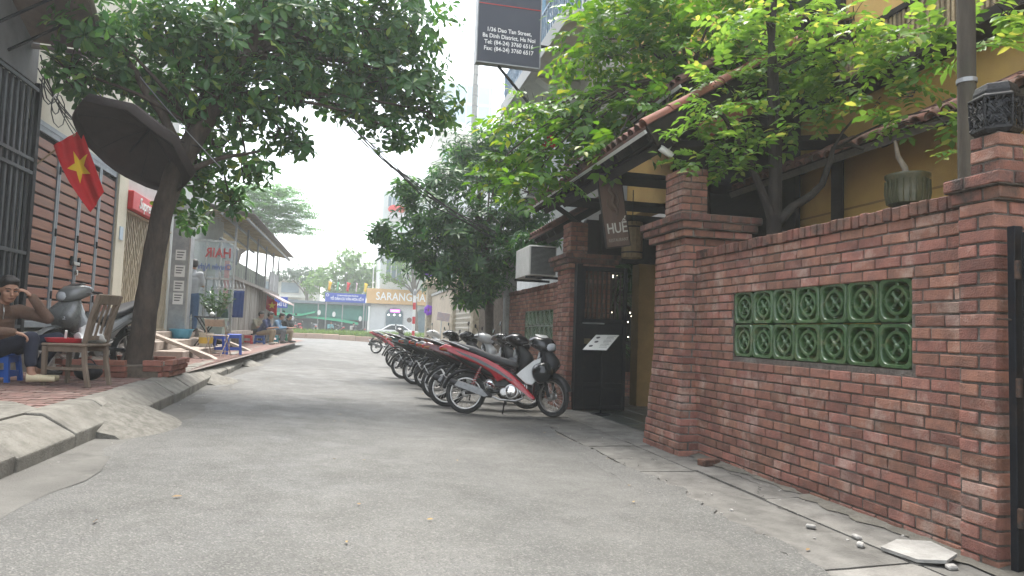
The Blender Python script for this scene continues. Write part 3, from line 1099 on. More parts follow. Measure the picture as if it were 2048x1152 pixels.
# ---- carved name board
hb = thing('name_board', 'tilted carved wooden restaurant name board hanging at the entrance', 'sign', (3.37, 8.8, 2.43))
MH = Matrix.Translation((3.37, 8.8, 2.93)) @ Matrix.Rotation(RAD(-7), 4, 'Z') @ Matrix.Rotation(RAD(9.5), 4, 'Y').inverted()
M_BOARD = mat('carved board', (.085, .05, .035), .6, (.13, .08, .055), 12, .8, .4, 50, stretch=(1, 1, .2))
MB(MH).cbox((0, 0, 0), (.34, .05, 1.06), ch=.008).build('board', M_BOARD, hb)
fr = MB(MH)
for q in ((-.165, .0), (.165, 0)):
    fr.cbox((q[0], -.006, 0), (.014, .05, 1.05))
for z_ in (-.522, .522):
    fr.cbox((0, -.006, z_), (.31, .05, .014))
fr.build('frame', M_TIMBER, hb)
orn = MB(MH)
orn.tube([(0, -.03, .42), (.02, -.032, .34), (-.02, -.035, .26), (.03, -.035, .18), (-.01, -.035, .08), (.05, -.035, -.02), (.03, -.035, -.10)], [.012, .02, .028, .024, .03, .022, .01], 8)
orn.tube([(-.06, -.03, .16), (-.08, -.032, .06), (-.02, -.034, .0), (.02, -.034, -.06)], [.008, .014, .016, .008], 8)
orn.tube([(.06, -.03, .24), (.09, -.032, .12), (.06, -.034, .02)], [.008, .012, .006], 8)
orn.ell((0, -.034, .40), (.028, .012, .034))
orn.build('carving', mat('carved relief', (.13, .085, .06), .6, (.09, .06, .04), 20, .7), hb, smooth=60)
M_LET = mat('silver lettering', (.62, .60, .54), .5, (.48, .46, .41), 25, .7)
ML = MH @ Matrix.Translation((.015, -.027, -.27))
text('HUẾ', 'lettering', .20, M_LET, hb, ML.translation, (MH @ Matrix.Rotation(math.pi / 2, 4, 'X')).to_euler(), .006, sx=.72, bold=.002)
ML = MH @ Matrix.Translation((.01, -.027, -.43))
text('RESTAURANT', 'lettering', .062, mat('dull lettering', (.34, .31, .26), .6), hb, ML.translation, (MH @ Matrix.Rotation(math.pi / 2, 4, 'X')).to_euler(), .004, sx=.72)
for s_ in (-.1, .1):
    p = MH @ Vector((s_, 0, .53))
    MB().tube([p, (p.x - .01, 8.85, 3.60)], .006, 6).build('chain', M_BLACKM, hb)

# ---- security camera
sc_ = thing('security_camera', 'white bullet security camera under the entrance roof edge', 'camera', (3.23, 6.85, 3.2))
Mc = Matrix.Translation((3.22, 6.85, 3.23)) @ Matrix.Rotation(RAD(28), 4, 'Y') @ Matrix.Rotation(RAD(90), 4, 'Y')
MB(Mc).lathe([(.0, -.085), (.034, -.08), (.037, -.06), (.037, .06), (.030, .085), (0, .087)], 16).build('housing', M_WHITE, sc_, smooth=40)
MB(Mc).lathe([(.026, -.088), (.026, -.083), (0, -.083)], 16).build('lens', mat('lens', (.01, .01, .012), .1), sc_)
MB().tube([(3.25, 6.85, 3.25), (3.29, 6.87, 3.31), (3.30, 6.88, 3.35)], .011, 8).build('arm', M_WHITE, sc_)
MB().lathe([(.035, 0), (.035, .02)], 14, Matrix.Translation((3.30, 6.88, 3.345))).build('mount', M_WHITE, sc_)

# ---- ochre restaurant building behind the near wall
yb = thing('ochre_building', 'ochre rendered building with tiled pent roof behind the near wall', 'building', (5.8, 6, 0))
wy0, wy1, wz0, wz1 = 7.02, 8.2, 4.12, 6.0
wb = MB()
for q in ((.5, wy0, 0, 8.5), (wy1, 9.6, 0, 8.5), (wy0, wy1, 0, wz0), (wy0, wy1, wz1, 8.5)):
    wb.box(5.6, 5.85, q[0], q[1], q[2], q[3])
wb.build('wall', M_YELLOW, yb)
MB().box(5.59, 5.6, .5, 9.6, 2.78, 2.80).build('groove_shade_strip', mat('ochre shadow paint', (.30, .19, .07), .9), yb)  # groove's shade put into a darker ochre strip on the flat wall
w = MB().box(5.66, 5.70, wy0, wy1, wz0, wz1).build('window', mat('dark window glass', (.03, .035, .04), .1), yb)
for a, b_ in ((wy0, wy0 + .05), (wy1 - .05, wy1), ((wy0 + wy1) / 2 - .03, (wy0 + wy1) / 2 + .03)):
    MB().box(5.585, 5.66, a, b_, wz0, wz1).build('frame', M_TIMBER, w)
for z_ in (wz0, wz0 + .62, wz1 - .05):
    MB().box(5.588, 5.663, wy0 + .051, wy1 - .051, z_, z_ + .05).build('frame', M_TIMBER, w)
for (h, s_) in ((wy0, -1), (wy1, 1)):
    sh = MB(Matrix.Translation((5.58, h, 0)) @ Matrix.Rotation(RAD(-62) * s_, 4, 'Z'))
    y0_, y1_ = (0, -.56) if s_ < 0 else (0, .56)
    sh.box(-.02, .02, min(y0_, y1_), max(y0_, y1_), wz0 - .03, wz0 + .03); sh.box(-.02, .02, min(y0_, y1_), max(y0_, y1_), wz1 - .06, wz1)
    sh.box(-.02, .02, min(y0_, y1_), min(y0_, y1_) + .06, wz0 + .03, wz1 - .06); sh.box(-.02, .02, max(y0_, y1_) - .06, max(y0_, y1_), wz0 + .03, wz1 - .06)
    so_ = sh.build('shutter', M_TIMBER, yb)
    for k in range(22):
        z_ = wz0 + .06 + k * .08
        if z_ > wz1 - .1: break
        MB(Matrix.Translation((5.58, h, 0)) @ Matrix.Rotation(RAD(-62) * s_, 4, 'Z')).box(-.012, .012, min(y0_, y1_) + .062, max(y0_, y1_) - .062, z_, z_ + .055).build('louvre', M_TIMBER, so_)
# pent roof
PS = math.atan(.52)
MP = Matrix.Translation((4.98, 0, 3.26)) @ Matrix.Rotation(-PS, 4, 'Y')
pr = MB(MP).box(0, .72, 2.2, 8.6, -.02, 0).build('pent_roof', M_TIMBER, yb)
fm = MB()
fm.prism([(-.0, -.085), (.0, .085), (.22, .085), (.22, -.085)], .0, .014, 'xy')
fm.v = [(x + (-.035 if (abs(x) < .01 and abs(y) < .01) else 0), y, z + .012 * math.cos(y / .085 * 1.5)) for x, y, z in fm.v]
ft = half_pipe(.26, .07, .014, 7).mesh('roof_tile', True, 45); ft.materials.append(M_TILE)
for i in range(36):
    for j in range(3):
        p = MP @ Vector((-.05 + .215 * j, 2.3 + .172 * i + rnd.uniform(-.008, .008), .0 + rnd.uniform(-.004, .004)))
        o = bpy.data.objects.new('roof_tile', ft)
        COL.objects.link(o); o.parent = pr
        o.location = p - WL[yb.name]
        o.rotation_euler = (rnd.uniform(-.06, .06), -PS + rnd.uniform(-.03, .03), rnd.uniform(-.04, .04))
MB(MP).box(.02, .06, 2.2, 8.6, -.10, -.022).build('fascia', mat('weathered board', (.16, .14, .12), .8, (.10, .09, .08), 10, .8), yb)
for k in range(10):
    yy = 2.5 + k * .66
    MB(MP).box(.062, .70, yy - .03, yy + .03, -.12, -.022).build('rafter', M_TIMBER, yb)
# balcony with woven panel
MB().box(5.24, 5.6, 2.2, 6.75, 4.06, 4.16).build('balcony_slab', M_TIMBER, yb)
bp_ = MB().box(5.275, 5.285, 2.2, 6.75, 4.18, 4.60).build('balcony_panel', mat('bamboo panel', (.26, .20, .12), .7, (.14, .105, .065), 40, .9, .4, 90), yb)
lm = MB().box(-.006, .006, -.014, .014, 0, .42).mesh('slat'); lm.materials.append(mat('bamboo slat', (.34, .26, .15), .6, (.22, .16, .09), 30, .8, ov=.25))
for k in range(76):
    o = bpy.data.objects.new('slat', lm); COL.objects.link(o); o.parent = bp_
    o.location = Vector((5.265 - .008 * (k % 2), 2.24 + .059 * k, 4.18)) - WL[yb.name]
MB().cbox((5.27, 4.47, 4.63), (.07, 4.6, .06)).build('hand_rail', M_TIMBER, yb)
for yy in (2.3, 3.6, 4.95, 6.7):
    MB().cbox((5.27, yy, 4.38), (.08, .08, .44)).build('baluster', M_TIMBER, yb)

# ---- pole behind the near wall and the potted bonsai
up = thing('wooden_pole', 'thick weathered pole rising behind the near pier and its lantern', 'pole', (4.03, 3.83, 0))
MB().tube([(4.03, 3.83, 0), (4.03, 3.83, 3.2), (4.02, 3.83, 6.5)], [.06, .057, .05], 14).build('shaft', mat('mossy pole', (.045, .037, .028), .9, (.085, .072, .052), 8, .9, .7, 40, stretch=(1, 1, .2), col3=(.05, .06, .03), n3=3, a3=.5), up, smooth=40)
MB().lathe([(.064, 0), (.064, .03)], 14, Matrix.Translation((4.03, 3.83, 3.02))).build('band', M_GREYM, up)
bo = thing('potted_bonsai', 'dark ribbed glazed pot with a crooked little tree above the wall', 'potted plant', (4.63, 5.0, 2.40))
pot = MB().lathe([(.11, 0), (.155, .03), (.17, .12), (.165, .24), (.18, .26), (.18, .285), (.15, .285), (.14, .25), (0, .245)], 20, Matrix.Translation((4.63, 5.0, 2.40))).build('pot', mat('olive glaze', (.05, .055, .03), .35, (.09, .085, .045), 14, .8, .2, 40, coat=.3), bo, smooth=40)
for k in range(20):
    a = 2 * math.pi * k / 20
    MB().tube([(4.63 + .16 * math.cos(a), 5 + .16 * math.sin(a), 2.43), (4.63 + .176 * math.cos(a), 5 + .176 * math.sin(a), 2.52), (4.63 + .172 * math.cos(a), 5 + .172 * math.sin(a), 2.63)], .008, 5).build('rib', MATS['olive glaze'], pot)
MB().tube([(4.63, 5, 2.64), (4.60, 5.0, 2.75), (4.55, 5.02, 2.85), (4.50, 5.0, 2.98)], [.03, .026, .02, .012], 8).build('trunk', mat('pale bark', (.26, .22, .17), .85, (.17, .14, .11), 15, .8, .6, 50), bo, smooth=60)
st_ = thing('pot_stand', 'brick post behind the wall carrying the potted bonsai', 'stand', (4.63, 5.0, 0))
MB().cbox((4.63, 5.0, 1.2), (.30, .30, 2.385), ch=.01).build('post', M_MORT, st_)

# ---- air conditioners
def ac(label, x0, x1, y0, y1, z0, z1, group):
    t = thing('air_conditioner', label, 'air conditioner', ((x0 + x1) / 2, (y0 + y1) / 2, z0), group)
    MB().cbox(((x0 + x1) / 2, (y0 + y1) / 2, (z0 + z1) / 2), (x1 - x0, y1 - y0, z1 - z0), ch=.012).build('casing', M_WHITE, t)
    g_ = MB().box(x0 + .03, x1 - .02, y0 - .006, y0 + .004, z0 + .02, z1 - .03).build('coil_grille', mat('dark coil', (.05, .055, .06), .6), t)
    n = 22
    for k in range(n):
        z_ = z0 + .03 + (z1 - z0 - .07) * k / n
        MB().box(x0 + .035, x1 - .025, y0 - .013, y0 - .0065, z_, z_ + .009).build('fin', M_GREYM, g_)
    for s_ in (y0 + .1, y1 - .1):
        MB().cbox(((x0 + x1) / 2 + .06, s_, z0 - .03), (x1 - x0 + .2, .04, .045)).build('bracket', M_BLACKM, t)
    return t
ac('white air-conditioner outdoor unit above the far brick wall beside the dark tree', 3.06, 3.58, 12.2, 13.3, 2.26, 2.82, 'air conditioners')
ac('white air-conditioner box higher up behind the bright vine', 3.55, 4.1, 14.6, 15.2, 4.2, 4.84, 'air conditioners')
# low canopy roof of the neighbour over the unit
tiled_roof('short tiled canopy above the air-conditioner unit', 3.25, 3.02, 11.35, 12.9, .9, white=False)

# ---- concrete post, steel bar fence and further gates along the right
M_POST = mat('grey post concrete', (.36, .36, .34), .9, (.27, .27, .25), 6, .8, .4, 60, col3=(.18, .17, .15), n3=3, a3=.5)
p = thing('concrete_post', 'tall grey concrete post at the end of the far brick wall', 'post', (3.5, 15.7, 0))
MB().cbox((3.5, 15.7, 1.6), (.26, .28, 3.2), ch=.015).build('shaft', M_POST, p)
MB().cbox((3.37 - .006, 15.7, 1.75), (.012, .10, .5)).build('plate', M_GREYM, p)
def bar_fence(label, y0, y1, n, h, m, name='bar_fence', x=3.48):
    t = thing(name, label, 'fence', (x, (y0 + y1) / 2, 0))
    bm_ = MB().box(-.012, .012, -.018, .018, .12, h).mesh('bar'); bm_.materials.append(m)
    for k in range(n):
        inst(bm_, 'bar', t, (x, y0 + (y1 - y0) * (k + .5) / n, 0))
    for z_ in (.2, h * .5, h - .15):
        MB().box(x + .013, x + .04, y0, y1, z_, z_ + .05).build('rail', m, t)
    return t
M_RUSTB = mat('brown grey bars', (.24, .20, .16), .7, (.15, .12, .095), 12, .8, .3, 60, metal=.2)
bar_fence('close-set brown steel bar fence behind the motorbikes', 15.9, 19.6, 40, 2.45, M_RUSTB)
MB_back = MB().box(3.56, 3.60, 15.9, 19.6, .1, 2.4)
o = MB_back.build('fence_sheet', mat('old sheet', (.16, .14, .12), .8, (.22, .20, .17), 5, .8)); tag(o, 'faded metal sheet fixed behind the steel bar fence', 'sheet')
def ornate_pillar(label, y, h, w=.45):
    t = thing('carved_gate_pillar', label, 'pillar', (3.55, y, 0), 'carved pillars along the far right')
    M_ = mat('carved sandstone', (.50, .44, .33), .85, (.36, .31, .23), 10, .9, .5, 60, col3=(.22, .19, .14), n3=8, a3=.5)
    MB().cbox((3.55, y, h / 2), (w * .8, w * .8, h), ch=.02).build('shaft', M_, t)
    for z_, k in ((.15, 1.15), (h - .02, 1.2), (h + .08, 1.4)):
        MB().cbox((3.55, y, z_), (w * k, w * k, .14), ch=.03).build('moulding', M_, t)
    MB().lathe([(.02, 0), (w * .45, .02), (w * .5, .12), (w * .2, .26), (w * .1, .3), (w * .14, .36), (0, .42)], 12, Matrix.Translation((3.55, y, h + .15))).build('finial', M_, t, smooth=50)
    for k in range(7):
        z_ = .45 + (h - .8) * k / 6
        MB().ell((3.55 - w * .4, y, z_), (.03, w * .26, .11), 8, 6).build('carved_boss', M_, t, smooth=60)
        MB().ell((3.55, y - w * .4, z_), (w * .26, .03, .11), 8, 6).build('carved_boss', M_, t, smooth=60)
ornate_pillar('pale carved gate pillar just past the brown bar fence', 20.2, 2.7, .5)
ornate_pillar('second pale carved gate pillar, past the lattice gate', 24.6, 2.7, .5)
ornate_pillar('tall pale carved pillar with capital near the end of the lane', 33.2, 3.3, .7)
lg = bar_fence('white slatted lattice gate between two carved pillars', 20.5, 24.3, 26, 2.3, mat('cream paint', (.62, .58, .50), .6, (.50, .46, .39), 8, .7), 'lattice_gate')
for k in range(12):
    MB().box(3.455, 3.466, 20.5, 24.3, .3 + k * .16, .35 + k * .16).build('cross_slat', MATS['cream paint'], lg)
o = thing('beige_wall', 'beige rendered wall beyond the lattice gate', 'wall', (3.6, 28.7, 0))
MB().box(3.5, 3.75, 24.9, 32.8, 0, 2.75).build('render', mat('beige render', (.50, .42, .32), .9, (.40, .34, .26), 3, .8, .3, 50), o)
MB().box(3.44, 3.8, 24.9, 32.8, 2.75, 2.87).build('cap', M_POST, o)

# ================================================================== TREES
T_OBOV = (np.array([(0, 0, 0), (.3, .20, .03), (.62, .48, .05), (.85, .40, .03), (1, 0, -.06), (.85, -.40, .03), (.62, -.48, .05), (.3, -.20, .03), (.58, 0, -.02)]),
          [(0, 8, 2, 1), (8, 4, 3, 2), (0, 7, 6, 8), (8, 6, 5, 4)])
T_OVAL = (np.array([(0, 0, 0), (.25, .36, .03), (.6, .46, .04), (1, 0, -.08), (.6, -.46, .04), (.25, -.36, .03), (.5, 0, -.01)]),
          [(0, 6, 2, 1), (6, 3, 2), (0, 5, 4, 6), (6, 4, 3)])
def unit(a):
    return a / np.maximum(np.linalg.norm(a, axis=-1, keepdims=True), 1e-9)
def leaves_object(name, m, parent, P, D, N, L, W, tmpl, world=True, droop=.18):
    P, D, N = np.asarray(P, float), unit(np.asarray(D, float)), np.asarray(N, float)
    L, W = np.asarray(L, float), np.asarray(W, float)
    S = unit(np.cross(N, D))
    U = np.cross(D, S)
    tv, tf = tmpl
    off = WL.get(parent.name, Vector((0, 0, 0))) if parent is not None and world else Vector((0, 0, 0))
    nl, nv = len(P), len(tv)
    z = tv[:, 2][None] * L[:, None] - droop * (tv[:, 0] ** 2)[None] * L[:, None]
    V = P[:, None] + D[:, None] * (tv[:, 0][None] * L[:, None])[..., None] + S[:, None] * (tv[:, 1][None] * W[:, None])[..., None] + U[:, None] * z[..., None]
    V = (V - np.array(off)).reshape(-1, 3)
    me = bpy.data.meshes.new(name)
    me.vertices.add(nl * nv)
    me.vertices.foreach_set('co', V.astype(np.float32).ravel())
    cnt = [len(f) for f in tf]
    loops = np.concatenate([np.array(f) for f in tf])
    allv = (loops[None] + (np.arange(nl) * nv)[:, None]).ravel()
    me.loops.add(len(allv))
    me.loops.foreach_set('vertex_index', allv.astype(np.int32))
    tot = np.tile(np.array(cnt), nl)
    start = np.concatenate([[0], np.cumsum(tot)[:-1]])
    me.polygons.add(len(tot))
    me.polygons.foreach_set('loop_start', start.astype(np.int32))
    me.polygons.foreach_set('use_smooth', np.ones(len(tot), bool))
    me.update(calc_edges=True)
    me.validate()
    me.materials.append(m)
    o = bpy.data.objects.new(name, me)
    COL.objects.link(o)
    if parent is not None:
        o.parent = parent
    return o

def rosettes(rg, pts, axes, k, L, W, spread=(50, 85)):
    """whorls of k leaves round each axis"""
    P, D, N, LL, WW = [], [], [], [], []
    for p, a in zip(pts, axes):
        a = unit(a)
        t = np.cross(a, (0.3, 0.5, .81)); t = unit(t)
        b = np.cross(a, t)
        ph = rg.uniform(0, 6.28)
        kk = max(3, k + rg.integers(-2, 3))
        s = rg.uniform(.75, 1.2)
        for i in range(kk):
            th = ph + 6.283 * i / kk + rg.uniform(-.2, .2)
            sp = math.radians(rg.uniform(*spread))
            o = t * math.cos(th) + b * math.sin(th)
            d = a * math.cos(sp) + o * math.sin(sp)
            P.append(p + d * .02 + a * rg.uniform(-.03, .03)); D.append(d)
            N.append(a * math.sin(sp) - o * math.cos(sp) + rg.normal(0, .12, 3))
            LL.append(L * s * rg.uniform(.7, 1.15)); WW.append(W * s * rg.uniform(.8, 1.15))
    return P, D, N, LL, WW

def pinnate(rg, pts, dirs, pairs, L, W, gap):
    P, D, N, LL, WW = [], [], [], [], []
    for p, d in zip(pts, dirs):
        d = unit(d)
        up = unit(np.array((0, 0, 1.0)) + rg.normal(0, .25, 3))
        s = unit(np.cross(up, d))
        n = max(2, pairs + rg.integers(-1, 2))
        sc = rg.uniform(.75, 1.2)
        for i in range(n):
            q = p + d * gap * sc * (i + .6) + np.array((0, 0, -.012)) * i * i * .4
            for sg in (-1, 1):
                dd = unit(d * rg.uniform(.35, .6) + s * sg + np.array((0, 0, rg.uniform(-.25, .1))))
                P.append(q); D.append(dd); N.append(unit(np.cross(d, s)) * 1.0 + rg.normal(0, .15, 3))
                LL.append(L * sc * rg.uniform(.8, 1.1)); WW.append(W * sc * rg.uniform(.85, 1.1))
        P.append(p + d * gap * sc * (n + .3)); D.append(d); N.append(up); LL.append(L * sc); WW.append(W * sc)
    return P, D, N, LL, WW

def blob_points(rg, blobs, dens, shell=.45, flat=.8):
    """points through each blob with outward-up axes; count follows the blob's surface"""
    pts, ax = [], []
    for (x, y, z, r) in blobs:
        n = int(dens * r * r) + 4
        u = unit(rg.normal(0, 1, (n, 3)))
        rad = r * (shell + (1 - shell) * rg.random(n) ** .6) * (1 + .25 * rg.normal(0, 1, n).clip(-1, 1.5))
        c = np.array((x, y, z))
        off = u * rad[:, None] * np.array((1, 1.15, flat))
        pts += list(c + off)
        ax += list(unit(u * .8 + np.array((0, 0, .55)) + rg.normal(0, .3, (n, 3))))
    return pts, ax

def bez(a, b, c, n=7):
    a, b, c = Vector(a), Vector(b), Vector(c)
    return [a * ((1 - t) ** 2) + b * (2 * t * (1 - t)) + c * (t * t) for t in [i / (n - 1) for i in range(n)]]

def limb_mesh(rr, paths, sides=8):
    b = MB()
    for pts, r0, r1 in paths:
        n = len(pts)
        w = [Vector(p) + Vector((rr.uniform(-1, 1), rr.uniform(-1, 1), rr.uniform(-1, 1))) * (r0 * .25 if 0 < i < n - 1 else 0) for i, p in enumerate(pts)]
        b.tube(w, [r0 + (r1 - r0) * (i / (n - 1)) ** .8 for i in range(n)], sides)
    return b
def twigs(rr, blobs, per, r=.012):
    paths = []
    for (x, y, z, rad) in blobs:
        for k in range(per):
            a = (x + rr.uniform(-.3, .3) * rad, y + rr.uniform(-.3, .3) * rad, z - rad * rr.uniform(0, .4))
            c = (x + rr.uniform(-1, 1) * rad, y + rr.uniform(-1, 1) * rad, z + rr.uniform(-.8, .8) * rad)
            m = ((a[0] + c[0]) / 2, (a[1] + c[1]) / 2, (a[2] + c[2]) / 2 + .15 * rad)
            paths.append((bez(a, m, c, 4), r, r * .35))
    return paths
BLOB_L = [(-3.61, 9.5, 4.25, 0.38), (-3.36, 9.5, 4.86, 0.48), (-3.2, 10.0, 4.48, 0.47), (-2.74, 10.0, 5.16, 0.69), (-2.85, 10.6, 4.44, 0.51), (-2.16, 10.0, 5.1, 0.76), (-1.6, 10.5, 5.61, 0.82), (-0.89, 10.5, 5.71, 0.83), (-0.17, 11.0, 6.02, 0.88), (0.55, 11.0, 6.04, 0.73), (-1.27, 10.5, 4.78, 0.71), (-0.66, 11.0, 5.02, 0.67), (0.03, 11.0, 5.15, 0.72), (0.74, 11.0, 5.23, 0.65), (1.05, 11.0, 4.72, 0.41), (0.54, 11.0, 4.34, 0.44), (-0.1, 11.0, 4.6, 0.36), (-1.8, 10.5, 4.3, 0.55), (-1.23, 10.5, 4.06, 0.37), (-2.21, 11.0, 3.87, 0.46), (-1.73, 11.0, 3.57, 0.34), (-2.51, 11.5, 3.5, 0.43), (-2.04, 11.5, 3.13, 0.3), (-2.88, 11.5, 3.07, 0.23), (-2.68, 12.0, 2.85, 0.25), (-0.94, 10.5, 3.86, 0.21), (-2.12, 10.0, 4.32, 0.48)]
BLOB_S = [(0.48, 15.5, 3.32, 0.34), (0.88, 15.5, 3.06, 0.45), (0.99, 15.5, 4.27, 0.36), (1.42, 15.5, 3.67, 0.68), (1.34, 15.5, 2.75, 0.47), (2.02, 16.0, 4.62, 0.77), (2.42, 16.5, 5.51, 0.62), (3.16, 16.5, 5.83, 0.62), (3.31, 16.5, 5.08, 0.87), (2.23, 15.5, 3.49, 0.86), (3.04, 15.5, 3.67, 0.81), (3.75, 15.5, 3.95, 0.65), (2.03, 15.5, 2.56, 0.63), (2.73, 15.5, 2.6, 0.69), (2.4, 15.5, 2.01, 0.41), (2.98, 15.5, 2.15, 0.4), (3.2, 15.0, 2.81, 0.45), (3.42, 13.6, 3.0, 0.37), (3.73, 13.6, 3.23, 0.29)]
BLOB_V = [(1.98, 9.5, 3.37, 0.26), (2.34, 9.5, 3.69, 0.35), (2.71, 9.5, 4.1, 0.42), (2.43, 9.5, 4.48, 0.35), (3.17, 9.5, 5.51, 0.52), (3.43, 9.0, 4.54, 0.44), (3.64, 9.0, 5.29, 0.56), (4.02, 8.5, 5.42, 0.56), (3.96, 8.5, 4.78, 0.38), (4.21, 8.0, 4.89, 0.44), (4.49, 8.0, 5.37, 0.51), (3.07, 9.0, 4.03, 0.32), (2.65, 9.0, 3.43, 0.24), (4.56, 7.5, 4.74, 0.36), (3.48, 9.0, 5.79, 0.43), (1.9, 9.5, 3.65, 0.2), (2.76, 9.2, 4.31, 0.36), (3.14, 9.0, 4.4, 0.39), (3.59, 8.3, 4.22, 0.32), (2.16, 9.0, 3.14, 0.2), (2.43, 9.0, 3.72, 0.31), (3.14, 8.2, 3.65, 0.22), (3.88, 7.6, 4.19, 0.3), (3.55, 7.6, 3.9, 0.23), (4.18, 7.2, 4.33, 0.3), (2.12, 9.6, 4.22, 0.25)]
BLOB_N = [(3.5, 6.3, 3.53, 0.23), (3.56, 6.3, 3.19, 0.19), (3.89, 6.2, 3.46, 0.25), (4.41, 6.2, 3.81, 0.25), (4.62, 6.0, 4.05, 0.26), (4.6, 5.55, 4.02, 0.22), (4.6, 5.11, 4.03, 0.22), (4.6, 4.77, 3.67, 0.16), (4.6, 5.69, 4.39, 0.23), (4.6, 5.17, 3.64, 0.15), (4.6, 5.05, 3.17, 0.14), (4.6, 4.57, 3.05, 0.11), (4.6, 4.72, 3.86, 0.15), (4.6, 4.25, 3.52, 0.1), (4.6, 3.97, 2.64, 0.09), (4.62, 6.5, 4.81, 0.27), (4.25, 6.5, 4.64, 0.3), (3.77, 6.8, 4.05, 0.27), (3.47, 6.5, 3.05, 0.12), (4.14, 6.5, 3.9, 0.25), (4.6, 4.39, 2.75, 0.09), (4.56, 6.0, 3.57, 0.18), (4.6, 4.48, 3.8, 0.12), (4.6, 4.04, 3.72, 0.13), (3.67, 6.2, 2.97, 0.14), (4.24, 6.3, 4.12, 0.25), (4.53, 6.2, 4.28, 0.24), (4.66, 5.9, 3.71, 0.19), (4.6, 5.35, 3.47, 0.16), (3.84, 6.2, 3.14, 0.17), (4.23, 6.1, 3.36, 0.18), (4.6, 4.88, 3.4, 0.13), (3.95, 6.6, 4.59, 0.27), (4.6, 5.29, 3.87, 0.18), (3.38, 6.5, 3.44, 0.18)]
M_BARK = mat('dark bark', (.040, .030, .025), .95, (.085, .064, .050), 9, .95, 1.0, 35, stretch=(1, 1, .35), col3=(.12, .10, .085), n3=4, a3=.5)
M_BARKG = mat('grey bark', (.13, .11, .09), .95, (.075, .062, .05), 10, .9, .9, 40)
M_BARKD = mat('blackish bark', (.016, .013, .011), .95, (.034, .027, .022), 9, .9, .9, 40)
M_LEAF_L = leaf_mat('almond leaf', (.034, .105, .038), (.080, .190, .050), (.20, .29, .05), .10, .40, .38)
M_LEAF_S = leaf_mat('whorled leaf', (.024, .078, .030), (.055, .150, .042), (.13, .30, .05), .12, .38, .36)
M_LEAF_V = leaf_mat('bright leaf', (.050, .150, .024), (.140, .290, .045), (.34, .37, .07), .12, .38, .48)
M_LEAF_N = leaf_mat('lime leaf', (.070, .170, .035), (.180, .310, .070), (.40, .42, .11), .12, .38, .48)

def street_tree():
    rg = np.random.default_rng(2); rr = random.Random(2)
    t = thing('street_tree', 'leaning street tree with dense dark crown growing from the brick planter', 'tree', (-2.85, 10.2, .6))
    trunk = [(-2.86, 10.2, .45), (-2.85, 10.2, .75), (-2.80, 10.2, 1.3), (-2.74, 10.2, 2.0), (-2.66, 10.2, 2.7), (-2.52, 10.2, 3.3), (-2.30, 10.22, 3.85), (-2.02, 10.25, 4.45), (-1.72, 10.3, 5.05), (-1.5, 10.35, 5.8), (-1.4, 10.4, 7.0)]
    rad = [.20, .165, .145, .138, .138, .145, .14, .13, .11, .09, .05]
    tb = MB()
    n = 14
    # fluted, knotty trunk
    rings = []
    fine = []
    for i in range(len(trunk) - 1):
        for k in range(4):
            u = k / 4
            fine.append((Vector(trunk[i]).lerp(Vector(trunk[i + 1]), u), rad[i] + (rad[i + 1] - rad[i]) * u))
    for i, (p, r) in enumerate(fine):
        rings.append([(p.x + r * (1 + .09 * math.sin(3 * a + i * .25) + .05 * rr.uniform(-1, 1)) * math.cos(a), p.y + r * (1 + .09 * math.sin(3 * a + i * .25)) * math.sin(a), p.z + .1 * r * math.cos(a + 2)) for a in [2 * math.pi * k / n for k in range(n)]])
    tb.rings(rings)
    tb.build('trunk', M_BARK, t, smooth=60)
    fk = (-2.30, 10.22, 3.85)
    limbs = []
    for (x, y, z, r) in BLOB_L:
        if r < .25: continue
        s = trunk[6] if x < -1.9 else (trunk[7] if z < 5 else trunk[8])
        mid = ((s[0] + x) / 2, (s[1] + y) / 2, max(s[2], (s[2] + z) / 2) + .25)
        limbs.append((bez(s, mid, (x, y, z), 7), .055 if r > .6 else .038, .014))
    limbs.append((bez((-2.55, 10.2, 3.2), (-2.2, 10.4, 3.5), (-1.5, 10.6, 3.75), 7), .06, .02))
    limbs.append((bez((-2.45, 10.2, 3.5), (-2.9, 10.0, 4.3), (-3.3, 9.6, 4.9), 7), .085, .03))
    limb_mesh(rr, limbs, 7).build('limbs', M_BARK, t, smooth=60)
    limb_mesh(rr, twigs(rr, BLOB_L, 7), 4).build('twigs', M_BARK, t)['kind'] = 'stuff'
    high = [(-3.2, 10.4, 5.9, .8), (-2.0, 10.6, 6.6, 1.0), (-.6, 10.8, 7.0, 1.0), (.4, 11, 6.9, .8), (-1.2, 11.6, 6.0, .9), (-2.4, 11.8, 5.4, .8), (.2, 12.0, 5.9, .7), (-3.0, 11.5, 4.8, .6)]
    pts, ax = blob_points(rg, BLOB_L, 160, .25)
    p2, a2 = blob_points(rg, high, 55, .4)
    P, D, N, L, W = rosettes(rg, pts + p2, ax + a2, 8, .172, .080, (40, 110))
    leaves_object('crown', M_LEAF_L, t, P, D, N, L, W, T_OBOV, droop=.25)
street_tree()

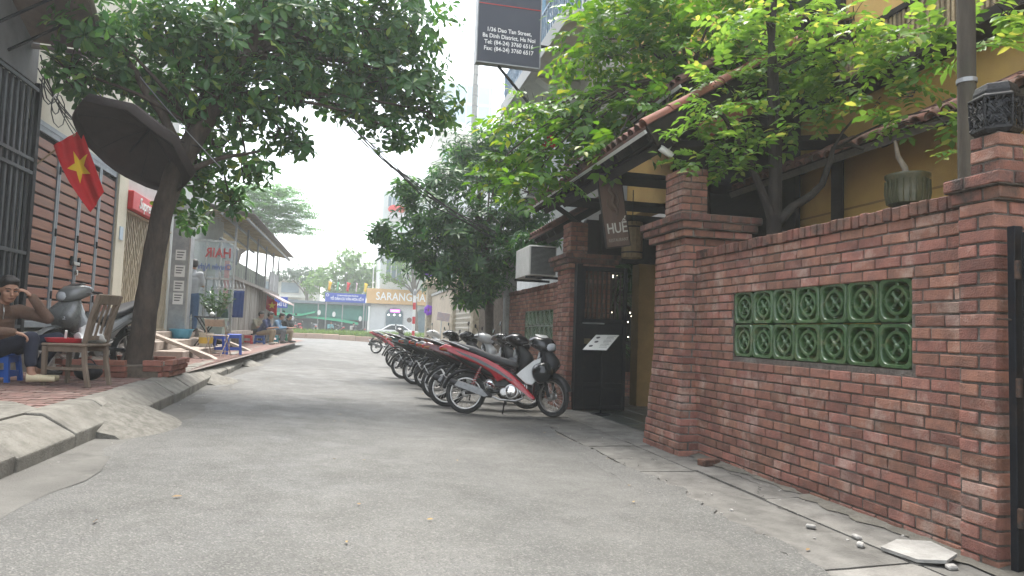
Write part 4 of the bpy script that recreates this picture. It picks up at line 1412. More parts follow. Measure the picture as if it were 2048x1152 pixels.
def lane_tree():
    rg = np.random.default_rng(5); rr = random.Random(5)
    t = thing('lane_tree', 'dark bushy tree with whorled leaves overhanging the lane past the gate', 'tree', (3.15, 15.9, 0))
    tr_ = [(3.15, 16.2, 0), (3.12, 16.15, 1.2), (3.05, 16.0, 2.2), (2.9, 15.9, 3.1), (2.7, 15.9, 4.0), (2.75, 16.1, 5.0)]
    MB().tube(tr_, [.14, .11, .10, .09, .07, .03], 10).build('trunk', M_BARKG, t, smooth=60)
    limbs = []
    for (x, y, z, r) in BLOB_S:
        s = tr_[3] if z > 3 else tr_[2]
        limbs.append((bez(s, ((s[0] + x) / 2, (s[1] + y) / 2, max(s[2], z) + .1), (x, y, z), 6), .03, .01))
    limb_mesh(rr, limbs, 6).build('limbs', M_BARKG, t, smooth=60)
    limb_mesh(rr, twigs(rr, BLOB_S, 5, .009), 4).build('twigs', M_BARKG, t)['kind'] = 'stuff'
    pts, ax = blob_points(rg, BLOB_S, 210, .35)
    P, D, N, L, W = rosettes(rg, pts, ax, 8, .205, .062, (50, 100))
    leaves_object('crown', M_LEAF_S, t, P, D, N, L, W, T_OVAL, droop=.22)
lane_tree()

def roof_vine():
    rg = np.random.default_rng(8); rr = random.Random(8)
    t = thing('roof_tree', 'sunlit bright green tree spreading over the entrance roof', 'tree', (4.55, 8.2, 0))
    stem = [(4.55, 8.2, 0), (4.5, 8.25, 2), (4.45, 8.3, 3.6), (4.3, 8.4, 4.6), (4.0, 8.6, 5.4)]
    MB().tube(stem, [.08, .07, .06, .05, .02], 9).build('trunk', M_BARKD, t, smooth=60)
    limbs = [(bez(stem[3] if z > 4.4 else (4.1, 8.5, 4.75), ((4.2 + x) / 2, (8.4 + y) / 2, max(4.6, z) + .2), (x, y, z), 7), .03, .008) for (x, y, z, r) in BLOB_V]
    limb_mesh(rr, limbs, 6).build('limbs', M_BARK, t, smooth=60)
    limb_mesh(rr, twigs(rr, BLOB_V, 5, .008), 4).build('twigs', M_BARK, t)['kind'] = 'stuff'
    more = [(4.3, 8.6, 6.2, .6), (3.4, 9.3, 6.3, .6), (5.0, 7.8, 5.9, .5)]
    pts, ax = blob_points(rg, BLOB_V + more, 165, .3)
    dirs = [unit(np.array((a[0], a[1], a[2] * .25 - .25)) + rg.normal(0, .25, 3)) for a in ax]
    P, D, N, L, W = pinnate(rg, pts, dirs, 4, .145, .078, .078)
    leaves_object('crown', M_LEAF_V, t, P, D, N, L, W, T_OVAL, droop=.2)
    # a few red blossoms
    fl = [(2.55, 9.2, 3.95), (2.6, 9.25, 3.88), (2.5, 9.3, 3.90), (4.6, 7.4, 4.3)]
    b = MB()
    for p in fl:
        for k in range(5):
            a = k * 1.256
            b.ell((p[0] + .03 * math.cos(a), p[1], p[2] + .03 * math.sin(a)), (.028, .012, .02), 6, 5)
    b.build('blossoms', mat('red petals', (.55, .05, .03), .6), t)
roof_vine()

def wall_tree():
    rg = np.random.default_rng(14); rr = random.Random(14)
    t = thing('wall_tree', 'sparse lime-leaved tree with bare crooked stems behind the near wall', 'tree', (4.14, 6.2, 0))
    B = (4.14, 6.2, 2.0)
    st = [([(4.14, 6.2, 0), (4.14, 6.2, 1.2), B, (4.12, 6.2, 2.45)], .10, .075),
          ([(4.12, 6.2, 2.40), (3.98, 6.2, 2.72), (3.83, 6.2, 3.0), (3.70, 6.2, 3.22), (3.55, 6.25, 3.5)], .05, .02),
          ([(4.13, 6.2, 2.40), (4.10, 6.2, 3.0), (4.10, 6.25, 3.7), (4.14, 6.3, 4.4), (4.25, 6.4, 5.2)], .06, .03),
          ([(4.16, 6.2, 2.40), (4.19, 6.25, 3.2), (4.17, 6.3, 4.1), (4.10, 6.4, 5.0)], .05, .025),
          ([(4.15, 6.2, 2.40), (4.30, 6.15, 2.58), (4.48, 6.1, 2.70), (4.58, 6.05, 2.82), (4.62, 6.0, 3.05), (4.66, 5.98, 3.18), (4.80, 5.9, 3.20), (4.9, 5.85, 3.16)], .055, .016),
          (bez((4.60, 6.02, 2.95), (4.7, 5.9, 3.6), (4.95, 5.7, 3.45), 6), .02, .008),
          (bez((4.14, 6.28, 4.0), (4.4, 6.1, 4.2), (4.85, 5.85, 4.35), 6), .025, .008),
          (bez((3.62, 6.22, 3.4), (3.5, 6.25, 3.5), (3.45, 6.3, 3.6), 5), .014, .006),
          (bez((4.12, 6.25, 3.5), (3.9, 6.2, 3.55), (3.7, 6.2, 3.45), 5), .014, .006),
          (bez((4.7, 5.96, 3.2), (4.68, 5.3, 3.3), (4.66, 4.8, 3.2), 5), .012, .006)]
    for pts_, r0, r1 in st:
        limb_mesh(rr, [(pts_, r0, r1)], 8).build('stem', M_BARKD, t, smooth=60)
    limb_mesh(rr, twigs(rr, BLOB_N, 4, .006), 4).build('twigs', M_BARKD, t)['kind'] = 'stuff'
    pts, ax = blob_points(rg, BLOB_N, 235, .2, .55)
    dirs = [unit(np.array((a[0], a[1], a[2] * .15 - .1)) + rg.normal(0, .3, 3)) for a in ax]
    P, D, N, L, W = pinnate(rg, pts, dirs, 4, .100, .055, .057)
    leaves_object('crown', M_LEAF_N, t, P, D, N, L, W, T_OVAL, droop=.15)
    k = len(P)
wall_tree()

# ================================================================== LEFT SIDE
XH = -4.3
M_GREYP = mat('grey painted steel', (.25, .28, .315), .45, (.20, .225, .255), 10, .6, .15, 60, metal=.2)
M_WOODS = mat('reddish wood slat', (.20, .085, .055), .5, (.30, .135, .085), 9, .9, .25, 40, stretch=(1, .15, 3), ov=.2)
M_CREAM = mat('cream render', (.60, .57, .49), .9, (.50, .47, .40), 2.5, .8, .25, 50, col3=(.36, .34, .29), n3=1.2, a3=.3)
M_DARKI = mat('painted dark interior', (.03, .03, .034), .9)  # near-black colour stands in for unlit rooms behind the gates
hA = thing('row_house', 'pale row house with the wood-slatted folding doors', 'house', (-6, 9, 0))
MB().box(-11, XH - .10, 4.0, 13.9, 0, 9.5).build('wall', M_DARKI if False else M_CREAM, hA)
MB().box(XH - .102, XH, 10.12, 13.45, 3.80, 9.4).build('upper_wall', M_CREAM, hA)
MB().box(XH - .105, XH + .06, 13.40, 13.88, .95, 9.4).build('pilaster', mat('cream paint pilaster', (.66, .62, .50), .7, (.58, .54, .43), 3, .8), hA)
MB().box(XH - .09, XH + .02, 4.0, 10.10, 4.25, 9.4).build('near_upper_wall', mat('painted shade grey', (.20, .20, .21), .9, (.15, .15, .16), 3, .8), hA)
MB().box(XH - .08, XH + .30, 4.0, 13.88, .2, .98).build('plinth', M_CONC2, hA)
MB().box(XH + .05, XH + .075, 13.55, 13.72, 2.62, 2.86).build('number_plate', mat('pale blue plate', (.45, .55, .66), .4), hA)

# folding doors: four leaves of wood slats in grey steel
fd = thing('slatted_gate', 'grey steel folding doors filled with reddish wood slats', 'gate', (XH, 11.8, 1.0))
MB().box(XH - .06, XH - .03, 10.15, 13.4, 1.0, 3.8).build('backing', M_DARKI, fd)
slm = MB().cbox((0, 0, 0), (.025, .68, .125), ch=.006).mesh('slat'); slm.materials.append(M_WOODS)
for k in range(4):
    ya = 10.2 + .8 * k
    lf = MB()
    lf.cbox((XH, ya + .03, 2.40), (.05, .055, 2.76), ch=.005)
    lf.cbox((XH, ya + .77, 2.40), (.05, .055, 2.76), ch=.005)
    for z_ in (1.08, 3.74):
        lf.cbox((XH, ya + .4, z_), (.048, .68, .09), ch=.005)
    leaf = lf.build('leaf', M_GREYP, fd)
    z_ = 1.20
    while z_ < 3.65:
        o = bpy.data.objects.new('slat', slm); COL.objects.link(o); o.parent = leaf
        o.location = Vector((XH + rnd.uniform(-.003, .003), ya + .4, z_)) - WL[fd.name]
        z_ += .157
    for z_ in (1.5, 2.4, 3.3):
        MB().cbox((XH + .03, ya + .005, z_), (.02, .03, .11)).build('hinge', M_BLACKM, leaf)
MB().cbox((XH + .035, 11.80, 2.02), (.03, .22, .05), ch=.005).build('bolt', M_STEEL, fd)
MB().cbox((XH + .05, 11.80, 1.88), (.03, .06, .08), ch=.008).build('padlock', M_STEEL, fd)
MB().cbox((XH + .03, 11.64, 2.05), (.03, .05, .14)).build('catch', M_BLACKM, fd)
MB().cbox((XH + .03, 11.93, 2.05), (.03, .05, .14)).build('catch', M_BLACKM, fd)
MB().box(XH - .05, XH + .03, 10.15, 13.4, 3.775, 3.84).build('head_frame', M_GREYP, fd)

# dark iron barred gate of the nearest house
ig = thing('barred_gate', 'tall dark iron barred gate at the left edge beside the slatted doors', 'gate', (XH + .05, 9, 1.0))
M_DKIRON = mat('dark grey iron', (.055, .06, .068), .5, (.09, .095, .10), 10, .7, .2, 60, metal=.4)
bm_ = MB().cbox((0, 0, 0), (.03, .045, 3.2), ch=.004).mesh('bar'); bm_.materials.append(M_DKIRON)
k = 0
yb_ = 5.6
while yb_ < 9.95:
    inst(bm_, 'bar', ig, (XH + .06, yb_, 2.58)); yb_ += .145
for z_ in (1.05, 2.0, 3.05, 3.22, 4.15):
    MB().cbox((XH + .085, 7.8, z_), (.028, 4.5, .045)).build('rail', M_DKIRON, ig)
MB().cbox((XH + .07, 10.05, 2.6), (.07, .09, 3.3), ch=.006).build('post', M_BLACKM, ig)
MB().box(XH - .09, XH - .05, 4.2, 10.0, .98, 4.2).build('backing', M_DARKI, ig)  # dark sheet painted in for the unlit room behind the bars

# sloping canopy over it
cn = thing('canopy', 'brown sloping canopy jutting from the nearest house at top left', 'canopy', (-3.9, 9, 4.8))
M_CAN = mat('brown canopy', (.20, .155, .13), .8, (.14, .11, .095), 4, .8, .2, 40)
c4 = [(-4.3, 9.92, 4.76), (-3.42, 9.90, 4.72), (-3.36, 8.6, 5.42), (-3.3, 6.6, 6.2), (-4.3, 6.6, 6.1), (-4.3, 8.6, 5.35)]
MB().add(c4 + [(a, b, c + .07) for a, b, c in c4], [tuple(range(6)), tuple(range(11, 5, -1))] + [(i, i + 6, (i + 1) % 6 + 6, (i + 1) % 6) for i in range(6)]).build('sheet', M_CAN, cn)
MB().tube([(-4.3, 9.9, 4.70), (-3.42, 9.88, 4.66)], .035, 8).build('front_tube', mat('brown grey tube', (.24, .21, .19), .6), cn)
MB().tube([(-3.40, 9.88, 4.70), (-3.34, 8.6, 5.40), (-3.28, 6.6, 6.16)], .03, 8).build('side_tube', MATS['brown grey tube'], cn)
for y_ in (8.7, 9.3):
    MB().tube([(-4.28, y_, 4.4), (-3.6, y_ + .2, 5.0)], .018, 6).build('strut', M_BLACKM, cn)

# tangle of black cables on the house corner
cb = thing('cable_tangle', 'tangle of black cables looped beside the canopy at top left', 'cables', (-4.2, 10, 4.2))
rr = random.Random(21)
for k in range(9):
    c0 = (XH + .08, 10.05 + rr.uniform(-.1, .2), 4.5 + rr.uniform(-.2, .2))
    if k < 4:
        R_ = rr.uniform(.12, .25)
        pts = [(c0[0] + .06 + .03 * k, c0[1] + .15 + R_ * math.cos(a * .7), c0[2] - .35 + R_ * math.sin(a * .7)) for a in range(10)]
    else:
        e = (XH + .25, 11.2 + rr.uniform(-.3, .5), 3.9 + rr.uniform(-.2, .2))
        pts = bez(c0, ((c0[0] + e[0]) / 2, (c0[1] + e[1]) / 2, 3.7 + rr.uniform(-.1, .3)), e, 8)
    MB().tube(pts, rr.uniform(.006, .011), 5).build('cable', mat('black cable', (.012, .012, .013), .5), cb, smooth=60)

# house B: scissor gate and red sign
hB = thing('shop_house', 'narrow house with the beige scissor gate', 'house', (-6, 15.5, 0))
MB().box(-11, XH - .12, 13.92, 17.3, 0, 7.5).build('wall', M_CREAM, hB)
MB().box(XH - .115, XH + .02, 13.92, 17.3, 3.62, 7.4).build('upper_wall', mat('grey white render', (.56, .56, .54), .9, (.46, .46, .44), 3, .7), hB)
MB().box(XH - .11, XH - .06, 13.92, 17.2, .98, 3.6).build('painted_dark_shop', M_DARKI, hB)
sg = thing('scissor_gate', 'closed beige accordion scissor gate under the red sign', 'gate', (XH, 15.4, .95))
M_BEIGE = mat('beige gate paint', (.55, .47, .34), .55, (.45, .38, .27), 10, .7, .15, 60)
vm = MB().cbox((0, 0, 0), (.022, .03, 2.22), ch=.003).mesh('bar'); vm.materials.append(M_BEIGE)
n = 30
for k in range(n):
    inst(vm, 'bar', sg, (XH + .01, 13.97 + 3.1 * k / (n - 1), 2.08))
dg = MB().cbox((0, 0, 0), (.006, .018, .40), Matrix.Rotation(RAD(32), 4, 'X')).mesh('lattice_bar'); dg.materials.append(M_BEIGE)
dg2 = MB().cbox((0, 0, 0), (.006, .018, .40), Matrix.Rotation(RAD(-32), 4, 'X')).mesh('lattice_bar'); dg2.materials.append(M_BEIGE)
for k in range(0, n - 1, 2):
    for j in range(6):
        inst(dg if (j + k // 2) % 2 else dg2, 'lattice_bar', sg, (XH + .027, 13.97 + 3.1 * (k + .95) / (n - 1), 1.2 + .35 * j))
for z_ in (.965, 3.20):
    MB().box(XH - .02, XH + .04, 13.92, 17.15, z_, z_ + .035).build('track', M_BEIGE, sg)
MB().cbox((XH + .03, 15.9, 2.0), (.03, .05, .5)).build('lock_stile', M_BEIGE, sg)
sp = thing('red_sign', 'red box sign with white slanted lettering above the scissor gate', 'sign', (XH + .08, 14.9, 3.25))
MB().cbox((XH + .09, 14.95, 3.42), (.12, 2.1, .34), ch=.01).build('box', mat('red sign face', (.62, .03, .035), .4, (.52, .025, .03), 4, .6), sp)
text('Supreme', 'lettering', .30, mat('white letters', (.8, .8, .78), .5), sp, (XH + .157, 14.80, 3.41), (math.pi / 2, 0, math.pi / 2), .004, shear=.2, bold=.004)

# projecting stone fin with notices
fin = thing('stone_pier', 'grey stone-clad pier with four paper notices by the shop steps', 'pier', (-4.05, 17.4, .95))
MB().cbox((-4.06, 17.42, 2.5), (.38, .44, 3.1), ch=.008).build('cladding', mat('grey marble', (.36, .37, .37), .45, (.24, .25, .26), 4, .9, .1, 40, col3=(.5, .5, .5), n3=5, a3=.3), fin)
MB().cbox((-3.858, 17.19, 2.5), (.03, .03, 3.1)).build('edge_strip', M_STEEL, fin)
for k, z_ in enumerate((2.72, 2.36, 2.0, 1.72)):
    pn = MB().box(-4.16, -3.94, 17.188, 17.198, z_ - (.12 if k % 2 == 0 else .15), z_ + .12).build('notice', mat('notice paper', (.76, .76, .74), .8, ov=.05), fin)
    pr_ = MB()
    for j in range(3):
        pr_.box(-4.13, -3.97 - .02 * j, 17.183, 17.187, z_ + .05 - .06 * j, z_ + .075 - .06 * j)
    pr_.build('print', mat('grey print', (.12, .12, .13), .8), pn)

# steps and cement ramps up to the shops
M_STEP = mat('worn step', (.40, .34, .29), .9, (.30, .25, .21), 6, .8, .4, 60, col3=(.2, .17, .14), n3=4, a3=.5)
sp_ = thing('shop_steps', 'worn cement steps climbing from the pavement to the shops', 'steps', (-3.7, 16, .45))
for (x_, z0, z1) in ((-3.15, .40, .62), (-3.62, .62, .79), (-4.02, .79, .95)):
    MB().cbox(((x_ - 4.6) / 2 - .0, 16.5, (z0 + z1) / 2), (abs(-4.6 - x_), 5.0, z1 - z0 - .003), ch=.012).build('step', M_STEP, sp_)
for (y_, lab) in ((14.7, 'long sloping cement slab laid over the steps behind the planter'), (19.3, 'pale sloping plank on the steps by the blue stools')):
    r_ = MB().prism([(-4.15, .98), (-4.15, 1.05), (-2.78, .52), (-2.66, .45), (-2.9, .45), (-3.2, .62)], y_ - .16, y_ + .16, 'xz').build('bike_ramp', M_STEP, bev=.01)
    tag(r_, lab, 'ramp', 'bike ramps on the shop steps')

# glass shop front set across, its lettering read from behind
gs = thing('glass_shop', 'glass shop front with red and blue lettering seen from behind', 'shop front', (-3.8, 19.6, .95))
M_GLASS = mat('shop glass', (.55, .62, .62), .08, alpha=.28)
MB().box(-4.32, -3.30, 19.59, 19.605, .98, 3.35).build('pane', M_GLASS, gs)
for x_ in (-4.32, -3.98, -3.62, -3.28):
    MB().cbox((x_, 19.6, 2.15), (.035, .05, 2.4)).build('mullion', M_STEEL, gs)
for z_ in (.98, 1.25, 2.35, 3.36):
    MB().cbox((-3.80, 19.6, z_), (1.06, .05, .05)).build('rail', M_STEEL, gs)
text('Chuyên Nghiệp', 'lettering', .22, mat('blue lettering', (.05, .09, .28), .5), gs, (-3.83, 19.575, 2.66), (math.pi / 2, 0, 0), .002, shear=.15, sx=-.72, bold=.002)
text('HAIR', 'lettering', .36, mat('red lettering', (.40, .045, .045), .6), gs, (-3.68, 19.57, 3.03), (math.pi / 2, 0, 0), .002, sx=-.8, bold=.006)
MB().box(-9, -4.4, 17.4, 24, 0, 5.5).build('side_wall', mat('pale shop render', (.50, .52, .50), .9, (.42, .44, .42), 3, .7), gs)
for k in range(5):
    MB().box(-4.25 + .19 * k, -4.13 + .19 * k, 20.3, 20.4, 1.1, 2.2 + .25 * (k % 3)).build('display_board', mat('display grey', (.5, .52, .55), .6, (.3, .33, .38), 12, .9, ov=.4), gs)
MB().box(-3.62, -3.50, 20.2, 20.3, 1.0, 2.9).build('red_post', mat('red lacquer', (.42, .05, .04), .5), gs)
MB().box(-4.4, -3.3, 19.6, 24, .85, .95).build('floor', M_STEP, gs)

nb = thing('navy_board', 'dark navy signboard under the slatted awning', 'sign', (-3.85, 22, 3))
MB().cbox((-3.85, 22.0, 3.30), (.05, 2.9, .50), ch=.01).build('face', mat('navy board', (.03, .05, .085), .5, (.045, .065, .1), 5, .7), nb)
MB().cbox((-3.82, 22.0, 3.57), (.03, 2.9, .04)).build('top_rail', M_STEEL, nb)

# timber shack with a terrace and slatted awning
sk = thing('timber_shack', 'weathered board shack with a railed terrace and slatted awning', 'shack', (-4.5, 28, .5))
M_BOARDG = mat('grey boards', (.22, .20, .175), .85, (.32, .30, .265), 10, .9, .4, 50, stretch=(1, 1, .2), ov=.25)
bdm = MB().cbox((0, 0, 0), (.025, .19, 1.95), ch=.004).mesh('board'); bdm.materials.append(M_BOARDG)
for k in range(58):
    inst(bdm, 'board', sk, (-3.72 + rnd.uniform(-.012, .012), 21.7 + .2 * k, 1.48 + rnd.uniform(-.02, .02)), rot=(rnd.uniform(-.01, .01), 0, rnd.uniform(-.05, .05)))
MB().box(-6, -3.78, 21.5, 33.4, .4, 2.47).build('core', M_DARKI, sk)
MB().box(-6, -3.55, 21.4, 33.5, 2.47, 2.58).build('terrace_floor', mat('terrace slab', (.30, .28, .25), .9, (.22, .20, .18), 6, .8), sk)
MB().box(-6, -4.15, 21.8, 33.3, 2.58, 3.32).build('upper_wall', mat('sage render', (.36, .39, .33), .9, (.29, .31, .27), 3, .8), sk)
for y_ in (21.7, 24.0, 26.4, 28.8, 31.2, 33.3):
    MB().cbox((-3.62, y_, 3.42), (.06, .06, 1.7)).build('post', M_GREYM, sk)
for k in range(26):
    y_ = 21.0 + .5 * k
    MB(Matrix.Translation((-3.15, y_, 4.22)) @ Matrix.Rotation(RAD(10), 4, 'Y')).box(-2.6, 0, -.05, .05, 0, .03).build('roof_slat', mat('straw slat', (.46, .37, .23), .7, (.36, .29, .18), 9, .8, ov=.15), sk)
for x_ in (-3.2, -3.9, -4.8):
    MB().box(x_ - .03, x_ + .03, 20.9, 33.9, 4.22 + (-3.15 - x_) * .176 - .07, 4.22 + (-3.15 - x_) * .176 - .005).build('roof_beam', M_GREYM, sk)
MB(Matrix.Translation((-3.0, 27.4, 4.30)) @ Matrix.Rotation(RAD(10), 4, 'Y')).box(-3.0, 0, -6.6, 6.6, .035, .05).build('roof_sheet', mat('fibre sheet', (.30, .29, .27), .8, (.20, .19, .18), 5, .8), sk)
for k in range(5):
    MB().box(-3.64, -3.60, 30.2 + .62 * k, 30.75 + .62 * k, 2.62, 3.4).build('tarpaulin', mat('grey tarp', (.42, .43, .43), .7, (.3, .31, .31), 6, .9, ov=.2), sk)
MB().prism([(-3.6, 2.45), (-3.6, 2.50), (-2.85, 2.12), (-2.85, 2.06)], 28.0, 33.3, 'xz').build('striped_awning', mat('pink awning', (.55, .40, .38), .8, (.62, .56, .52), 7, .9), sk)
rl = MB()
for k in range(24):
    rl.cbox((-3.60, 21.9 + .5 * k, 2.72), (.012, .012, .26))
rl.build('railing', M_GREYM, sk)['kind'] = 'stuff'

# brick planter round the street tree
pl = thing('brick_planter', 'low broken red brick planter round the street tree', 'planter', (-2.85, 10.1, .45))
PLM = mat('planter brick', (.30, .12, .085), .85, (.22, .095, .07), 12, .9, .5, 90, ov=.2)
for k in range(3):
    z_ = .46 + .075 * k + .035
    fl = .02 * k
    for j in range(3):
        brick(pl, (-3.36 + .235 * j, 9.50 - fl, z_), (.225, .10, .066), PLM)
    for j in range(1):
        brick(pl, (-2.50 + .0 * j, 9.62 - fl, z_), (.215, .10, .066), PLM)
    for j in range(4):
        brick(pl, (-2.38 + fl, 9.79 + .235 * j, z_), (.10, .225, .066), PLM)
        brick(pl, (-3.50 - fl, 9.62 + .235 * j, z_), (.10, .225, .066), PLM)
    for j in range(4):
        brick(pl, (-3.32 + .235 * j, 10.68 + fl, z_), (.225, .10, .066), PLM)
MB().box(-3.44, -2.43, 9.56, 10.62, .44, .60).build('soil', mat('soil', (.09, .07, .055), .95, (.15, .12, .09), 14, .9, .9, 30), pl)

# umbrella tied to the tree
def umbrella():
    t = thing('umbrella', 'big brown umbrella tied tilted against the street tree', 'umbrella', (-2.9, 9.75, 3.45))
    M_UM = mat('brown umbrella cloth', (.042, .032, .031), .8, (.030, .023, .023), 5, .7, .1, 30)
    C = Vector((-2.90, 9.72, 3.50))
    ax = Vector((.36, .42, .83)).normalized()
    a = ax.cross(Vector((0, 1, 0))).normalized(); a = -a if a.x < 0 else a
    b_ = ax.cross(a)
    R0 = .80
    prof = [(.0, .27), (.22, .25), (.44, .19), (.65, .10), (.80, .0)]
    n = 8; sub = 4
    def pt(r, h, k, side=0):
        ph = 2 * math.pi * k / (n * sub)
        f = (k % sub) / sub
        sag = 1 - .045 * (math.sin(math.pi * f)) * (r / R0)
        return C + a * (math.cos(ph) * r * sag) + b_ * (math.sin(ph) * r * sag) + ax * (h - .03 * math.sin(math.pi * f) * (r / R0))
    mb = MB()
    vs, fs = [], []
    N_ = n * sub
    for (r, h) in prof[1:]:
        vs += [pt(r, h, k) for k in range(N_)]
    # valance
    vs += [pt(.80, 0, k) - ax * .12 + (C - pt(.80, 0, k)).normalized() * .01 for k in range(N_)]
    vs.append(C + ax * .30)
    rows = len(prof) - 1 + 1
    for i in range(rows - 1):
        for k in range(N_):
            fs.append((i * N_ + k, i * N_ + (k + 1) % N_, (i + 1) * N_ + (k + 1) % N_, (i + 1) * N_ + k))
    fs += [(len(vs) - 1, (k + 1) % N_, k) for k in range(N_)]
    mb.add(vs, fs)
    o = mb.build('canopy', M_UM, t, smooth=35)
    md = o.modifiers.new('solid', 'SOLIDIFY'); md.thickness = .004
    for k in range(n):
        MB().tube([C + ax * .27, pt(.44, .17, k * sub), pt(.78, -.01, k * sub)], .005, 5).build('rib', M_BLACKM, t)
    MB().tube([C + ax * .34, C - ax * .18], .016, 8).build('pole', M_BLACKM, t)
umbrella()

# flag on a slanted pole
def flag():
    t = thing('flag', 'red flag with a yellow star hanging from a slanted pole on the slatted door', 'flag', (XH, 10.1, 3.2))
    p0, p1 = Vector((-4.27, 10.18, 3.17)), Vector((-3.50, 9.92, 3.80))
    MB().tube([p0, p1], .011, 8).build('pole', mat('bamboo', (.34, .26, .15), .6, (.25, .19, .11), 20, .7), t)
    def S(u, w):
        base = Vector((-3.985, 10.0, 3.435)).lerp(Vector((-3.66, 9.965, 3.68)), u)
        sway = Vector((.47 - .10 * u, -.03, -.86 + .04 * u))
        q = base + sway * w
        fold = .055 * math.sin(u * 7.5 + w * 2.2) * (0.25 + w) + .02 * math.sin(u * 15 + w * 5)
        q += Vector((.30, -.95, 0)) * fold
        q.x -= .11 * math.sin(math.pi * w) * (1 - u) * .5 + .07 * w * (u - .5)
        return q
    nu, nv = 22, 28
    vs = [S(i / nu, j / nv) for i in range(nu + 1) for j in range(nv + 1)]
    fs = [(i * (nv + 1) + j, (i + 1) * (nv + 1) + j, (i + 1) * (nv + 1) + j + 1, i * (nv + 1) + j + 1) for i in range(nu) for j in range(nv)]
    o = MB().add(vs, fs).build('cloth', mat('flag red', (.60, .015, .02), .75, (.5, .012, .018), 6, .6), t, smooth=70)
    # star: fine grid cells that fall inside a star outline, laid on the cloth
    star = [(math.sin(2 * math.pi * k / 10) * (1 if k % 2 == 0 else .40), math.cos(2 * math.pi * k / 10) * (1 if k % 2 == 0 else .40)) for k in range(10)]
    for sd in (-1, 1):
        vs, fs = [], []
        m = 6
        ctr = (.52, .46)
        def Q(p):
            u, w = ctr[0] + p[0] * .40, ctr[1] - p[1] * .24
            e = 1e-3
            nn = (S(u + e, w) - S(u, w)).cross(S(u, w + e) - S(u, w)).normalized()
            return S(u, w) + nn * .004 * sd
        for k in range(10):
            A, B = star[k], star[(k + 1) % 10]
            for i in range(m):
                for j in range(m):
                    def L_(f, g): return ((A[0] * (1 - g) + B[0] * g) * f, (A[1] * (1 - g) + B[1] * g) * f)
                    q = [Q(L_(i / m, j / m)), Q(L_((i + 1) / m, j / m)), Q(L_((i + 1) / m, (j + 1) / m)), Q(L_(i / m, (j + 1) / m))]
                    o_ = len(vs); vs += q; fs.append((o_, o_ + 1, o_ + 2, o_ + 3))
        b = MB().add(vs, fs)
        b.build('star', mat('flag yellow', (.80, .55, .03), .75), o, smooth=70)
flag()

# wooden chair
def wooden_chair():
    t = thing('wooden_chair', 'worn wooden slat-back chair holding a red tray and a plastic bag', 'chair', (-2.93, 8.30, .462), rz=RAD(76))
    M_CH = mat('worn chair wood', (.20, .155, .115), .7, (.13, .10, .075), 12, .9, .3, 50, stretch=(1, 1, .3))
    def P(name, mb): return mb.build(name, M_CH, t, bev=.004, world=False)
    # local: sits facing +y, x right
    for sx in (-1, 1):
        P('leg', MB().add([(sx * .185 - .02, .19, 0), (sx * .185 + .02, .19, 0), (sx * .185 + .02, .225, 0), (sx * .185 - .02, .225, 0),
                           (sx * .20 - .024, .185, .42), (sx * .20 + .024, .185, .42), (sx * .20 + .024, .23, .42), (sx * .20 - .024, .23, .42)],
                          [(0, 1, 2, 3), (4, 5, 6, 7), (0, 1, 5, 4), (1, 2, 6, 5), (2, 3, 7, 6), (3, 0, 4, 7)]))
        P('back_leg', MB().rings([[(sx * .185 + a * .02, y_ + b_ * .022, z_) for a, b_ in ((-1, -1), (1, -1), (1, 1), (-1, 1))] for (y_, z_) in ((-.27, 0), (-.215, .25), (-.20, .45), (-.25, .72), (-.325, .98))]))
    P('seat', MB().cbox((0, 0, .44), (.46, .47, .03), ch=.008))
    P('front_apron', MB().cbox((0, .195, .395), (.36, .022, .06)))
    for sx in (-1, 1):
        P('side_apron', MB().cbox((sx * .19, 0, .395), (.022, .36, .06)))
        P('stretcher', MB().cbox((sx * .186, -.02, .19), (.02, .40, .035)))
    P('cross_stretcher', MB().cbox((0, -.0, .19), (.35, .03, .02)))
    P('top_rail', MB(Matrix.Translation((0, -.315, .935)) @ Matrix.Rotation(RAD(15), 4, 'X')).cbox((0, 0, 0), (.40, .024, .11), ch=.006))
    P('lower_rail', MB(Matrix.Translation((0, -.213, .52)) @ Matrix.Rotation(RAD(8), 4, 'X')).cbox((0, 0, 0), (.35, .02, .045)))
    for k in range(4):
        x_ = -.12 + .08 * k
        P('slat', MB().rings([[(x_ + a * .017, y_ + b_ * .007, z_) for a, b_ in ((-1, -1), (1, -1), (1, 1), (-1, 1))] for (y_, z_) in ((-.214, .53), (-.25, .70), (-.305, .90))]))
    return t
wooden_chair()
ZS = .462 + .457
try_ = thing('red_tray', 'red plastic tray on the wooden chair seat', 'tray', (-3.02, 8.30, ZS))
MB().loft([(0, -3.03, 8.28, .15, .12), (.004, -3.03, 8.28, .165, .13), (.05, -3.03, 8.28, .185, .15), (.05, -3.03, 8.28, .175, .14), (.012, -3.03, 8.28, .155, .122)], 24, 'z', 4).build('bowl', mat('red plastic', (.42, .02, .035), .35, (.36, .018, .03), 8, .5, coat=.2), try_, smooth=40)
bpy.data.objects[try_.children[0].name].location = (0, 0, ZS - ZS)
for v in try_.children[0].data.vertices: v.co.z += ZS
MB().tube([(-3.02, 8.22, ZS + .03), (-3.00, 8.18, ZS + .13)], .013, 8).build('handle', M_WHITE, try_)
bag = thing('plastic_bag', 'crumpled translucent plastic bag on the wooden chair', 'bag', (-2.83, 8.34, ZS))
bb = MB().ell((-2.83, 8.34, ZS + .065), (.15, .12, .085), 24, 16)
rr = random.Random(4)
bb.v = [(x + .02 * math.sin(31 * x + 17 * z) + rr.uniform(-.008, .008), y + .02 * math.sin(29 * y + 23 * z + 2) + rr.uniform(-.008, .008), max(ZS + .003, z + .025 * math.sin(27 * x + 19 * y) + (.05 if z > ZS + .12 else 0))) for x, y, z in bb.v]
